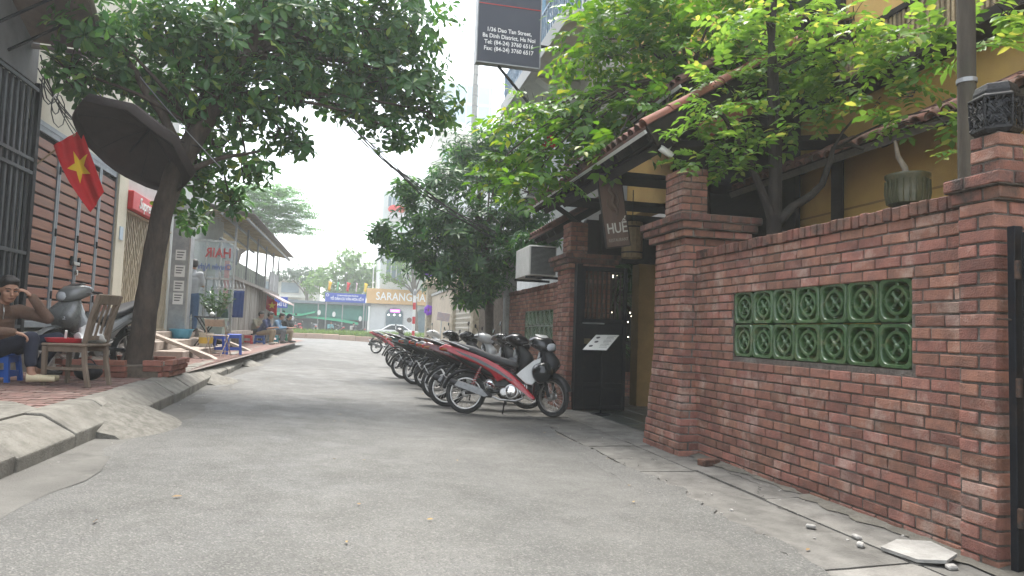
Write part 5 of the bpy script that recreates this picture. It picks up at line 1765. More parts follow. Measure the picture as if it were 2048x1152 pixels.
bb.build('film', mat('plastic film', (.62, .62, .60), .3, (.50, .50, .49), 14, .8), bag, smooth=50)
MB().ell((-2.74, 8.46, ZS + .05), (.08, .07, .05), 12, 8).build('contents', mat('cream bread', (.55, .48, .36), .8, (.42, .35, .25), 15, .8), bag, smooth=60)
hb_ = thing('black_bag', 'round black bag on the pavement behind the wooden chair', 'bag', (-3.0, 8.85, .47))
MB().ell((-3.02, 8.95, .565), (.15, .12, .10), 16, 10).build('body', mat('black fabric', (.014, .014, .018), .8), hb_, smooth=60)
MB().tube(bez((-3.08, 8.93, .64), (-3.02, 8.93, .78), (-2.95, 8.95, .65), 7), .008, 6).build('handle', MATS['black fabric'], hb_)

# plastic stools
def plastic_stool(label, loc, h, w, m, group, rz=0.0):
    t = thing('plastic_stool', label, 'stool', loc, group, rz=rz)
    MB().cbox((0, 0, h - .015), (w, w, .03), ch=.012).build('seat', m, t, world=False)
    for sx in (-1, 1):
        for sy in (-1, 1):
            a, b_ = w * .40, w * .50
            MB().rings([[(sx * r_ + px * .022, sy * r_ + py * .022, z_) for px, py in ((-1, -1), (1, -1), (1, 1), (-1, 1))] for r_, z_ in ((a, h - .03), (b_, 0))]).build('leg', m, t, world=False)
    for k in range(4):
        M_ = Matrix.Rotation(k * math.pi / 2, 4, 'Z')
        MB(M_).cbox((0, w * .44, h - .06), (w * .8, .008, .07)).build('skirt', m, t, world=False)
        MB(M_).cbox((0, w * .47, h * .28), (w * .86, .008, .06)).build('brace', m, t, world=False)
    return t
M_BLUE = mat('blue plastic', (.02, .085, .50), .4, (.016, .07, .42), 6, .5)
M_BLUE2 = mat('dark blue plastic', (.02, .10, .40), .4, (.015, .08, .32), 6, .5)
M_REDP = mat('red stool plastic', (.50, .03, .03), .4)
M_TEAL = mat('teal plastic', (.03, .30, .36), .4)
M_GREENP = mat('green plastic', (.02, .22, .11), .4)
ST_G = 'small plastic stools on the left pavement'
plastic_stool('blue plastic stool the man in the brown jacket sits on', (-3.72, 8.45, .48), .30, .30, M_BLUE2, ST_G)
plastic_stool('tall blue plastic stool nearest the kerb, right behind the folding chair', (-2.72, 16.9, .46), .47, .30, M_BLUE, ST_G, .2)
plastic_stool('blue plastic stool standing left of the taller one', (-3.08, 17.1, .46), .44, .30, M_BLUE, ST_G, -.1)
plastic_stool('blue stool under the man in the navy shirt', (-3.28, 25.6, .47), .30, .32, M_BLUE2, ST_G)
plastic_stool('small red stool beside the man in the navy shirt', (-3.62, 25.1, .47), .30, .30, M_REDP, ST_G)
plastic_stool('teal plastic stool between the seated men and the kerb', (-3.02, 27.4, .47), .30, .32, M_TEAL, ST_G)
plastic_stool('green plastic stool farthest along the kerb', (-2.92, 29.6, .47), .42, .36, M_GREENP, ST_G)

# folding chair, folding table, basin, bucket, planter, towel rack
fc = thing('folding_chair', 'old metal folding chair standing before the blue stools', 'chair', (-2.95, 16.1, .462), rz=RAD(170))
M_FC = mat('tan metal', (.38, .31, .25), .5, (.28, .23, .19), 14, .8, .2, 50, metal=.3)
for sx in (-1, 1):
    MB().tube([(sx * .21, -.30, 0), (sx * .21, .02, .42), (sx * .20, .22, .80)], .012, 8).build('frame_tube', M_FC, fc, world=False)
    MB().tube([(sx * .19, .26, 0), (sx * .19, -.17, .44)], .012, 8).build('leg', M_FC, fc, world=False)
MB().cbox((0, -.02, .44), (.38, .38, .022), ch=.008).build('seat', M_FC, fc, world=False)
MB().cbox((0, .20, .71), (.40, .02, .17), Matrix.Rotation(RAD(-25), 4, 'X'), ch=.008).build('backrest', M_FC, fc, world=False)
MB().tube([(-.21, -.24, .08), (.21, -.24, .08)], .008, 6).build('stretcher', M_FC, fc, world=False)
ft_ = thing('folding_table', 'small black folding table with crossed legs on the steps', 'table', (-3.40, 17.3, .62))
MB().cbox((-3.40, 17.3, 1.30), (.50, .42, .03), ch=.006).build('top', M_BLACKM, ft_)
for y_ in (17.13, 17.47):
    MB().tube([(-3.62, y_, .625), (-3.20, y_, 1.28)], .013, 6).build('leg', M_BLACKM, ft_)
    MB().tube([(-3.18, y_, .625), (-3.60, y_, 1.28)], .013, 6).build('leg', M_BLACKM, ft_)
tp = thing('white_teapot', 'small white teapot on the black folding table', 'teapot', (-3.30, 17.25, 1.315))
MB().lathe([(.03, 0), (.055, .02), (.06, .06), (.035, .10), (.012, .105), (.014, .12), (0, .125)], 14, Matrix.Translation((-3.30, 17.25, 1.315))).build('pot', M_WHITE, tp, smooth=50)
MB().tube([(-3.25, 17.25, 1.36), (-3.21, 17.25, 1.40)], .01, 6).build('spout', M_WHITE, tp)
bs_ = thing('blue_basin', 'light blue plastic basin beneath the black folding table', 'basin', (-3.75, 16.7, .80))
MB().lathe([(.17, 0), (.19, .02), (.25, .20), (.27, .205), (.27, .215), (.24, .215), (.17, .02), (0, .018)], 20, Matrix.Translation((-3.86, 16.9, .792))).build('bowl', mat('light blue plastic', (.08, .33, .50), .4), bs_, smooth=40)
bk = thing('bucket', 'white and yellow paint bucket on the lowest step', 'bucket', (-3.38, 17.0, .62))
MB().lathe([(.13, 0), (.15, .30), (.16, .30), (.16, .32), (.14, .32), (.12, .02), (0, .02)], 18, Matrix.Translation((-3.30, 16.75, .622))).build('pail', mat('bucket white', (.58, .55, .47), .5, (.45, .42, .34), 7, .8), bk, smooth=40)
MB().lathe([(.146, .0), (.155, .14)], 18, Matrix.Translation((-3.30, 16.75, .70)), cap=False).build('label_band', mat('bucket yellow', (.60, .40, .05), .5), bk, smooth=40)
zp = thing('leafy_planter', 'glossy-leaved plant in a pale square planter behind the table', 'potted plant', (-3.5, 18.2, .79))
MB().rings([[(-3.42 + a * w_, 18.3 + b_ * w_, z_) for a, b_ in ((-1, -1), (1, -1), (1, 1), (-1, 1))] for w_, z_ in ((.19, .80), (.25, 1.26), (.265, 1.26), (.265, 1.30), (.23, 1.30), (.22, 1.24))]).build('planter_box', mat('sage planter', (.33, .40, .35), .6, (.26, .32, .28), 6, .8), zp)
rg = np.random.default_rng(4)
Pp, Dd = [], []
sb = MB()
for k in range(22):
    a = rg.uniform(0, 6.28); tl = rg.uniform(.25, .75)
    top = Vector((-3.42 + tl * .75 * math.cos(a), 18.3 + tl * .6 * math.sin(a), 1.3 + .30 + rg.uniform(.1, .45) * (1.1 - tl * .6)))
    path = bez((-3.42 + .1 * math.cos(a), 18.3 + .1 * math.sin(a), 1.25), (-3.42 + .2 * math.cos(a), 18.3 + .2 * math.sin(a), 1.6), top, 8)
    sb.tube(path, [.012] * 3 + [.008] * 5, 5)
    for i in range(2, 8):
        tv_ = np.array(path[i]); dr = np.array(path[i] - path[i - 1]); sd_ = unit(np.cross(dr, (0.2, .1, 1)))
        for sg_ in (-1, 1):
            Pp.append(tv_); Dd.append(unit(dr) * .7 + sd_ * sg_ + rg.normal(0, .15, 3))
sb.build('stems', mat('green stem', (.06, .11, .03), .6), zp)['kind'] = 'stuff'
leaves_object('foliage', leaf_mat('glossy leaf', (.03, .085, .025), (.05, .12, .03), None, 0, .3, .2), zp, Pp, Dd, np.tile((0, 0, 1.0), (len(Pp), 1)) + rg.normal(0, .3, (len(Pp), 3)), rg.uniform(.10, .14, len(Pp)), rg.uniform(.05, .065, len(Pp)), T_OVAL)
tw = thing('towel_rack', 'metal stand with a row of clamps and a blue towel hung from it', 'rack', (-3.05, 19.2, .46))
MB().tube([(-3.2, 19.2, .46), (-3.2, 19.2, 2.1)], .016, 8).build('pole', M_STEEL, tw)
MB().tube([(-3.65, 19.2, 2.06), (-2.9, 19.2, 2.06)], .012, 8).build('cross_bar', M_STEEL, tw)
for k in range(9):
    x_ = -3.62 + .085 * k
    MB().tube([(x_, 19.2, 2.02), (x_ + .03, 19.15, 2.12), (x_, 19.2, 2.2), (x_ - .02, 19.2, 2.28)], .009, 5).build('clamp', M_STEEL, tw)
b = MB()
vs = [(-3.17 + .26 * i / 8, 19.17 + .012 * math.sin(i * 1.7 + j * .3), 2.03 - .70 * j / 10) for i in range(9) for j in range(11)]
b.add(vs, [(i * 11 + j, (i + 1) * 11 + j, (i + 1) * 11 + j + 1, i * 11 + j + 1) for i in range(8) for j in range(10)])
o = b.build('towel', mat('navy towel', (.025, .055, .20), .9, (.02, .045, .17), 12, .7), tw, smooth=60)
o.modifiers.new('solid', 'SOLIDIFY').thickness = .012
hd = thing('hand_hoe_bag', 'dark green cloth bag hung beside the blue towel', 'bag', (-3.35, 19.2, 1.2))
MB().loft([(1.28, -3.36, 19.2, .06, .03), (1.32, -3.36, 19.2, .09, .05), (1.45, -3.36, 19.2, .085, .05), (1.56, -3.36, 19.2, .05, .03)], 12, 'z').build('sack', mat('bottle green cloth', (.02, .06, .05), .85), hd, smooth=60)
MB().tube([(-3.36, 19.2, 1.55), (-3.30, 19.2, 2.05)], .006, 5).build('strap', MATS['bottle green cloth'], hd)

# ================================================================== MOTORBIKES
M_TYRE = mat('tyre rubber', (.022, .022, .023), .85, (.05, .048, .045), 25, .7, .5, 120)
M_ALU = mat('alloy', (.50, .49, .47), .35, (.36, .35, .34), 30, .8, .2, 90, metal=.8)
M_CHROME = mat('chrome', (.72, .72, .72), .12, (.6, .6, .6), 20, .5, metal=1.0)
M_BLKP = mat('black plastic', (.018, .018, .02), .5, (.03, .03, .031), 15, .6, .15, 90)
M_SEAT = mat('seat vinyl', (.035, .035, .038), .55, (.055, .055, .058), 10, .6, .2, 150)
M_LENS = mat('clear lens', (.62, .64, .66), .12, (.5, .52, .54), 30, .6, coat=.5)
M_TAIL = mat('red lens', (.45, .015, .015), .2, coat=.4)
M_AMBER = mat('amber lens', (.32, .11, .03), .25, coat=.3)
M_PLATE = mat('number plate white', (.72, .72, .70), .5)
def paint(name, c):
    return mat('paint ' + name, c, .28, tuple(x * .82 for x in c), 3, .5, coat=.5, spec=.5)

def arc_strip(mb, c, R, a0, a1, hw, th, n=14, droop=.35):
    """curved mudguard: arc in the xz plane about c"""
    rings = []
    for i in range(n + 1):
        a = RAD(a0 + (a1 - a0) * i / n)
        ring = []
        for (y, dr) in ((-hw, -droop * hw), (-hw * .7, 0.0), (0, .012), (hw * .7, 0.0), (hw, -droop * hw), (hw * .93, -droop * hw - th), (hw * .6, -th), (0, .012 - th), (-hw * .6, -th), (-hw * .93, -droop * hw - th)):
            r = R + dr
            ring.append((c[0] + r * math.cos(a), y, c[2] + r * math.sin(a)))
        rings.append(ring)
    mb.rings(rings)
    return mb

def wheel(parent, c, M=None, R=.285, spokes=True):
    T = (M or I3()) @ Matrix.Translation(c) @ Matrix.Rotation(math.pi / 2, 4, 'X')
    hub = MB(T)
    hub.lathe([(.018, -.065), (.05, -.055), (.055, -.04), (.045, -.03), (.045, .03), (.055, .04), (.05, .055), (.018, .065)], 16)
    if spokes:
        for k in range(24):
            a = 2 * math.pi * k / 24
            s = 1 if k % 2 else -1
            t_ = .35 if (k // 2) % 2 else -.35
            hub.tube([(.045 * math.cos(a + t_), .045 * math.sin(a + t_), s * .03), (.217 * math.cos(a), .217 * math.sin(a), 0)], .0026, 4, cap=False)
    else:
        for k in range(5):
            a = 2 * math.pi * k / 5
            M5 = Matrix.Rotation(a, 4, 'Z')
            hub.cbox(M5 @ Vector((.13, 0, 0)), (.19, .032, .03), M5, ch=.006)
    w = hub.build('wheel', M_ALU, parent, smooth=40, world=False)
    n, m = 36, 10
    def torus(Rm, ra, rb, e=2.0):
        return [[((Rm + ra * math.copysign(abs(math.cos(2 * math.pi * j / m)) ** (2 / e), math.cos(2 * math.pi * j / m))) * math.cos(2 * math.pi * i / n),
                  (Rm + ra * math.copysign(abs(math.cos(2 * math.pi * j / m)) ** (2 / e), math.cos(2 * math.pi * j / m))) * math.sin(2 * math.pi * i / n),
                  rb * math.copysign(abs(math.sin(2 * math.pi * j / m)) ** (2 / e), math.sin(2 * math.pi * j / m))) for j in range(m)] for i in range(n)]
    MB(T).rings(torus(R - .034, .034, .038, 2.3), cap=False, closed=True).build('tyre', M_TYRE, w, smooth=60, world=False)
    MB(T).rings(torus(R - .072, .013, .026, 3), cap=False, closed=True).build('rim', M_ALU, w, smooth=50, world=False)
    return w

def motorbike(label, loc, rz, body, accent, lean=-8, steer=10, shock=None, plate=True, scooter=False, mirrors=True, group='motorbikes parked along the right side', seat=None):
    t = thing('motorbike', label, 'motorbike', loc, group, rz=rz)
    t.rotation_euler = (RAD(lean), 0, rz)
    def B(mb, name, m, par=None, smooth=35, bev=0.0): return mb.build(name, m, par or t, smooth=smooth, bev=bev, world=False)
    MF = Matrix.Translation((.46, 0, .86)) @ Matrix.Rotation(RAD(steer), 4, Vector((-.25, 0, 1)).normalized()) @ Matrix.Translation((-.46, 0, -.86))
    wheel(t, (-.61, 0, .285), spokes=not scooter)
    wheel(t, (.61, 0, .285), MF, spokes=not scooter)
    # running gear
    for s in (-1, 1):
        B(MB().tube([(-.61, s * .085, .285), (-.30, s * .09, .31), (-.06, s * .07, .34)], .02, 8), 'swing_arm', M_BLKP)
        sp = [(-.54, s * .115, .33), (-.40, s * .115, .66)]
        sk_ = B(MB().tube(sp, .012, 8), 'shock', M_ALU)
        hx = [Vector(sp[0]).lerp(Vector(sp[1]), .2 + .7 * i / 48) + Vector((.022 * math.cos(i * .9), .022 * math.sin(i * .9), 0)) for i in range(49)]
        B(MB().tube(hx, .006, 5), 'spring', shock or M_BLKP, sk_, 60)
        B(MB(MF).tube([(.455, s * .075, .84), (.53, s * .078, .58), (.61, s * .08, .285)], [.022, .022, .026], 10), 'fork', M_BLKP)
    B(arc_strip(MB(MF), (.61, 0, .285), .325, 15, 150, .062, .006), 'front_fender', M_BLKP if not scooter else accent)
    B(arc_strip(MB(), (-.61, 0, .285), .335, 35, 170, .065, .006), 'rear_fender', M_BLKP)
    B(MB().rings([[(-.80, y, .70) for y in (-.06, .06)] + [(-.79, y, .68) for y in (.06, -.06)],
                  [(-.93, y, .52) for y in (-.075, .075)] + [(-.915, y, .51) for y in (.075, -.075)],
                  [(-1.0, y, .36) for y in (-.065, .065)] + [(-.985, y, .355) for y in (.065, -.065)]]), 'mud_flap', M_BLKP)
    if plate:
        Mp = Matrix.Translation((-.925, 0, .56)) @ Matrix.Rotation(RAD(-32), 4, 'Y')
        pl_ = B(MB(Mp).cbox((-.015, 0, 0), (.006, .19, .14)), 'number_plate', M_PLATE)
    # engine
    MY = Matrix.Translation((.04, 0, .33)) @ Matrix.Rotation(math.pi / 2, 4, 'X')
    e = MB(MY)
    e.lathe([(.06, -.13), (.10, -.12), (.105, -.06), (.09, 0), (.105, .06), (.10, .12), (.06, .13)], 20)
    e.cbox((.13, .03, 0), (.16, .11, .13), ch=.02)
    for k in range(5):
        e.cbox((.10 + .028 * k, .04, 0), (.010, .135, .15))
    B(e, 'engine', M_ALU, None, 40)
    B(MB(MY).lathe([(.0, .155), (.05, .152), (.075, .14), (.085, .12)], 20), 'clutch_cover', M_CHROME if not scooter else M_ALU)
    B(MB(Matrix.Translation((-.06, 0, .32)) @ Matrix.Rotation(math.pi / 2, 4, 'X')).lathe([(0, .142), (.05, .138), (.065, .11)], 18), 'sprocket_cover', M_ALU)
    B(MB().box(-.20, .0, -.045, .045, .40, .56), 'air_box', M_BLKP)
    # exhaust
    B(MB().tube([(.18, -.05, .33), (.20, -.10, .24), (.10, -.13, .20), (-.12, -.14, .21), (-.25, -.15, .26)], .016, 10), 'exhaust_pipe', M_ALU)
    mf = B(MB().tube([(-.22, -.15, .25), (-.28, -.155, .27), (-.60, -.165, .37), (-.80, -.17, .435), (-.82, -.17, .442)], [.022, .042, .048, .046, .03], 14), 'muffler', M_BLKP)
    Mh = Matrix.Translation((-.50, -.214, .34)) @ Matrix.Rotation(RAD(17), 4, 'Y')
    B(MB(Mh).prism([(-.25, -.04), (-.22, .045), (.12, .05), (.25, -.02), (.2, -.05)], -.008, .008, 'xz'), 'heat_shield', mat('grey shield', (.22, .22, .22), .4, (.15, .15, .15), 20, .7, metal=.5), mf, 30, .004)
    # foot rests, stand, kick lever
    B(MB().tube([(.02, -.26, .26), (.02, .26, .26)], .013, 8), 'foot_bar', M_ALU)
    for s in (-1, 1):
        B(MB().tube([(.02, s * .18, .262), (.02, s * .28, .262)], .021, 8), 'foot_rest', M_BLKP)
        B(MB().tube([(-.22, s * .12, .33), (-.26, s * .24, .34)], .015, 8), 'pillion_rest', M_BLKP)
    B(MB().tube([(-.05, .10, .25), (-.08, .20, .12), (-.10, .27, .028)], .012, 8), 'side_stand', M_BLKP)
    B(MB().tube([(-.02, -.10, .25), (-.03, -.10, .14)], .012, 8), 'centre_stand', M_BLKP)
    # body: dark core, side panels, seat
    B(MB().loft([(-.84, 0, .86, .06, .05), (-.6, 0, .76, .08, .09), (-.3, 0, .64, .085, .11), (0, 0, .55, .08, .10), (.18, 0, .44, .07, .08), (.33, 0, .38, .06, .07)], 14), 'frame_core', M_BLKP)
    out = [(-1.0, .92), (-.93, .965), (-.62, .875), (-.35, .78), (-.15, .685), (.02, .58), (.15, .475), (.27, .36), (.37, .26), (.33, .235), (.22, .31), (.08, .40), (-.06, .50), (-.16, .46), (-.26, .58), (-.42, .675), (-.66, .765), (-.90, .86)]
    n = len(out)
    for s in (-1, 1):
        def yo(x, z, k): return s * ((.075 + .05 * math.exp(-((x + .25) / .35) ** 2) + .035 * math.exp(-((x - .25) / .25) ** 2)) * k)
        cx = sum(p[0] for p in out) / n; cz = sum(p[1] for p in out) / n
        mid = []
        for (x, z) in out:
            mid.append((x, z))
        r0 = [(x, yo(x, z, .55), z) for x, z in out]
        r1 = [(x, yo(x, z, 1.0), z) for x, z in out]
        # pull outline towards the panel's own centre line for a rounded face
        cl = lambda x: .945 + (x + .95) * -.36 if x < -.15 else .657 - (x + .15) * .80
        r2 = [(x * .995, yo(x, z, 1.16), z + (cl(x) - .045 - z) * .35) for x, z in out]
        mb = MB(); mb.rings([r0, r1, r2])
        B(mb, 'side_panel', body, None, 50)
        st = [(-.80, .885), (-.45, .765), (-.15, .62), (.06, .48), (.02, .475), (-.2, .60), (-.5, .74), (-.8, .865)]
        mb = MB(); mb.add([(x, yo(x, z, 1.16) + s * .006, z) for x, z in st], [tuple(range(len(st)))])
        B(mb, 'stripe', accent)
    sm_ = seat or M_SEAT
    B(MB().loft([(-.88, 0, .98, .06, .02), (-.80, 0, .97, .10, .04), (-.5, 0, .885, .125, .055), (-.3, 0, .805, .13, .055), (-.1, 0, .75, .115, .055), (.05, 0, .715, .085, .05), (.11, 0, .70, .05, .02)], 18, e=3), 'seat', sm_, None, 60)
    B(MB().tube([(-.58, -.14, .89), (-.80, -.13, .97), (-.97, -.07, 1.02), (-1.0, 0, 1.025), (-.97, .07, 1.02), (-.80, .13, .97), (-.58, .14, .89)], .012, 8), 'grab_rail', M_GREYM, None, 60)
    tl = B(MB().loft([(-1.02, 0, .90, .05, .025), (-.98, 0, .91, .075, .04), (-.89, 0, .90, .085, .045)], 14, e=3), 'tail_light', M_TAIL)
    for s in (-1, 1):
        B(MB().loft([(-.99, s * .09, .885, .012, .010), (-.95, s * .10, .89, .02, .016), (-.90, s * .095, .89, .02, .016)], 10), 'turn_signal', M_AMBER, tl)
    # front: leg shield, nose, head set
    wd = 1.25 if scooter else 1.0
    B(MB().loft([(.25, .36, 0, .03, .07 * wd), (.34, .375, 0, .045, .13 * wd), (.50, .40, 0, .055, .19 * wd), (.68, .425, 0, .06, .20 * wd), (.80, .44, 0, .06, .15), (.90, .45, 0, .055, .09)], 20, 'z', 2.4), 'leg_shield', accent if not scooter else body, None, 60)
    B(MB().loft([(.54, .46, 0, .06, .11), (.62, .545, 0, .10, .185), (.72, .59, 0, .125, .205), (.80, .575, 0, .12, .185), (.90, .52, 0, .09, .13), (.97, .47, 0, .05, .09)], 18, 'z', 2.6), 'front_cover', M_BLKP if not scooter else accent, None, 60)
    for s in (-1, 1):
        wg = [(.10, .56), (.16, .62), (.34, .76), (.44, .80), (.43, .66), (.40, .50), (.33, .42), (.24, .44)]
        mb = MB(); mb.rings([[(x, s * (.10 + .06 * (x > .3)), z) for x, z in wg], [(x, s * (.135 + .075 * (x > .3)), z) for x, z in wg], [(x * .96 + .012, s * (.15 + .075 * (x > .3)), z * .96 + .025) for x, z in wg]])
        B(mb, 'fairing_wing', P_WHT if not scooter and body in (P_RED, P_DRED, P_GRY) else accent, None, 45)
        B(MB().loft([(.54, s * .13, .73, .035, .03), (.63, s * .135, .735, .050, .036), (.70, s * .10, .72, .02, .02)], 12), 'turn_lens', M_LENS, None, 60)
    hs_ = B(MB(MF).loft([(.25, 0, 1.06, .05, .03), (.33, 0, 1.06, .15, .07), (.44, 0, 1.035, .185, .105), (.55, 0, 1.0, .155, .105), (.62, 0, .975, .10, .07)], 20, e=2.6), 'handlebar_cowl', accent, None, 60)
    B(MB(MF).loft([(.57, 0, .985, .12, .07), (.625, 0, .972, .10, .055), (.645, 0, .965, .03, .02)], 16), 'headlight', M_LENS, None, 60)
    B(MB(MF).loft([(.55, 0, 1.09, .05, .012), (.46, 0, 1.135, .10, .012), (.36, 0, 1.15, .05, .01)], 12), 'fly_screen', P_WHT if body is P_RED else M_BLKP, None, 60)
    B(MB(MF).tube([(.45, 0, .60), (.43, 0, .98)], .03, 10), 'steering_stem', M_BLKP)
    for s in (-1, 1):
        B(MB(MF).tube([(.40, s * .10, 1.02), (.37, s * .20, 1.045), (.33, s * .34, 1.035)], .012, 8), 'handlebar', M_CHROME)
        B(MB(MF).tube([(.362, s * .225, 1.044), (.33, s * .345, 1.034)], .018, 10), 'grip', M_BLKP)
        B(MB(MF).tube([(.40, s * .17, 1.03), (.42, s * .25, 1.025), (.39, s * .35, 1.015)], .006, 6), 'brake_lever', M_ALU)
        if mirrors:
            mr = B(MB(MF).tube([(.38, s * .17, 1.05), (.37, s * .22, 1.15), (.35, s * .27, 1.22)], .006, 6), 'mirror_stalk', M_BLKP)
            B(MB(MF).ell((.335, s * .29, 1.245), (.012, .062, .040), 14, 8), 'mirror', M_BLKP, mr, 60)
            B(MB(MF).lathe([(.036, 0), (0, .001)], 14, Matrix.Translation((.322, s * .29, 1.245)) @ Matrix.Rotation(RAD(-90), 4, 'Y')), 'mirror_glass', M_CHROME, mr)
    return t

P_RED = paint('red', (.42, .02, .03)); P_BLK = paint('black', (.02, .02, .022)); P_WHT = paint('white', (.66, .66, .64)); P_GRY = paint('grey', (.20, .21, .22))
P_SIL = paint('silver', (.42, .43, .43)); P_DRED = paint('dark red', (.28, .02, .03)); P_TEAL = paint('dark green', (.03, .07, .065)); P_CRM = paint('cream', (.58, .56, .48)); P_BLUE = paint('blue', (.05, .16, .32))
M_ORSEAT = mat('brown seat', (.40, .17, .09), .6, (.30, .12, .07), 8, .7)
def bike_at(rear, hd, **k):
    rear = (rear[0] - .05, rear[1])
    """place by the rear contact point and heading in degrees"""
    a = RAD(hd)
    x, y = rear[0] + .61 * math.cos(a), rear[1] + .61 * math.sin(a)
    return motorbike(k.pop('label'), (x, y, max(gz(rear[0]) * .75, .008) + .004), a, k.pop('body'), k.pop('accent'), **k)
bike_at((1.60, 9.62), -17, label='front red and black motorbike nearest the gate, a black helmet on its handlebar', body=P_RED, accent=P_BLK, shock=P_RED, steer=-38, mirrors=False)
bike_at((1.44, 10.40), -10, label='maroon motorbike second in the row, just behind the front red one', body=paint('maroon', (.13, .015, .02)), accent=P_BLK, steer=8, mirrors=False)
bike_at((1.42, 11.45), -16, label='grey motorbike with a brown seat third in the row', body=P_GRY, accent=P_BLK, steer=16, lean=-10, seat=M_ORSEAT)
bike_at((1.46, 13.3), -8, label='black motorbike with silver trim fourth in the row', body=P_BLK, accent=P_SIL, steer=-16, scooter=True)
bike_at((1.30, 14.35), -14, label='dark grey and black motorbike fifth in the row', body=paint('dark grey', (.06, .062, .066)), accent=P_BLK, steer=24, lean=-13)
bike_at((1.16, 15.9), -6, label='black motorbike with dark green trim sixth in the row', body=P_TEAL, accent=P_BLK, steer=8)
bike_at((1.19, 20.0), -12, label='cream motorbike seventh in the row', body=P_CRM, accent=P_WHT, steer=18, lean=-10, scooter=True)
bike_at((.95, 30.5), -30, label='red motorbike standing apart at the far end of the row', body=P_RED, accent=P_BLK, steer=4)
# light bike on the left pavement behind the chair
a_ = math.atan2(9.42 - 10.55, -3.66 + 3.22)
motorbike('silver and grey scooter on the left pavement behind the wooden chair', (-3.36, 10.0, .475), a_, P_SIL, paint('graphite', (.17, .175, .17)), lean=-6, steer=-20, scooter=True, mirrors=False, group='motorbikes on the left pavement')
motorbike('white motorbike on the pavement beyond the seated men', (-3.1, 31.6, .47), RAD(-70), P_WHT, P_GRY, group='motorbikes on the left pavement')

# helmet on the front bike's handlebar
hm = thing('helmet', 'black open-face helmet hanging on the front motorbike handlebar', 'helmet', (2.62, 9.10, .62))
Mh = Matrix.Translation((2.54, 9.14, .66)) @ Matrix.Rotation(RAD(30), 4, 'Z') @ Matrix.Rotation(RAD(70), 4, 'X')
MB(Mh).lathe([(.135, -.07), (.145, -.03), (.142, .03), (.12, .09), (.07, .13), (0, .142)], 22).build('shell', mat('helmet gloss', (.012, .014, .015), .22, coat=.4), hm, smooth=60)
MB(Mh).lathe([(.137, -.085), (.142, -.07), (.128, -.068), (.12, -.085)], 22, cap=False).build('trim', M_GREYM, hm, smooth=60)
MB().tube([(2.56, 9.14, .74), (2.53, 9.15, .9), (2.50, 9.16, 1.0)], .006, 5).build('strap', M_BLKP, hm)

# ================================================================== PEOPLE
def fused(name, mb, m, parent, voxel, it=6, world=True):
    """union of overlapping closed pieces grown into one continuous smooth surface"""
    me = mb.mesh(name + '_src', True)
    tmp = bpy.data.objects.new(name + '_src', me)
    COL.objects.link(tmp)
    r = tmp.modifiers.new('r', 'REMESH'); r.mode = 'VOXEL'; r.voxel_size = voxel; r.use_smooth_shade = True
    s = tmp.modifiers.new('s', 'SMOOTH'); s.factor = .5; s.iterations = it
    bpy.context.view_layer.update()
    me2 = bpy.data.meshes.new_from_object(tmp.evaluated_get(bpy.context.evaluated_depsgraph_get()))
    bpy.data.objects.remove(tmp)
    me2.name = name
    me2.materials.clear(); me2.materials.append(m)
    o = bpy.data.objects.new(name, me2)
    COL.objects.link(o)
    o.parent = parent
    if world and parent.name in WL:
        me2.transform(Matrix.Translation(-WL[parent.name]))
    return o
def cap(mb, a, b, ra, rb, n=12):
    a, b = Vector(a), Vector(b)
    L = (b - a).length
    k = max(2, int(L / .05))
    mb.tube([a.lerp(b, i / k) for i in range(k + 1)], [ra + (rb - ra) * i / k for i in range(k + 1)], n)
    mb.ell(a, (ra, ra, ra), n, 8); mb.ell(b, (rb, rb, rb), n, 8)
def frame(f, up=(0, 0, 1)):
    f = Vector(f).normalized(); r = f.cross(Vector(up)).normalized(); u = r.cross(f)
    return Matrix((f, -r, u)).transposed().to_4x4()       # x forward, y left, z up
def hand(mb, w, d, palm_n, s, curl=35, thumb=1):
    """palm and five separate fingers; w wrist, d pointing along the hand, palm_n facing out of the palm"""
    d = Vector(d).normalized(); n = Vector(palm_n); n = (n - d * n.dot(d)).normalized(); side = d.cross(n)
    w = Vector(w)
    R = Matrix((d, side, n)).transposed().to_4x4()
    mb.ell(w + d * .05 * s, (.052 * s, .042 * s, .018 * s), 12, 8, R)
    for k in range(4):
        off = (-.030 + .020 * k) * s
        p = w + d * .085 * s + side * off
        L = (.034, .040, .037, .029)[k] * s
        dd = d.copy()
        for j in range(3):
            dd = (Matrix.Rotation(RAD(curl * (.6 + .3 * j)), 3, side) @ dd) if True else dd
            q = p + dd * L * (1, .75, .6)[j]
            cap(mb, p, q, .0092 * s, .0082 * s, 8)
            p = q
    p = w + d * .025 * s + side * (-.034 * thumb) * s
    dd = (d * .75 - side * thumb * .65 + n * .25).normalized()
    for j in range(2):
        q = p + dd * .034 * s
        cap(mb, p, q, .0105 * s, .009 * s, 8)
        dd = (dd + d * .35 + n * .2).normalized(); p = q

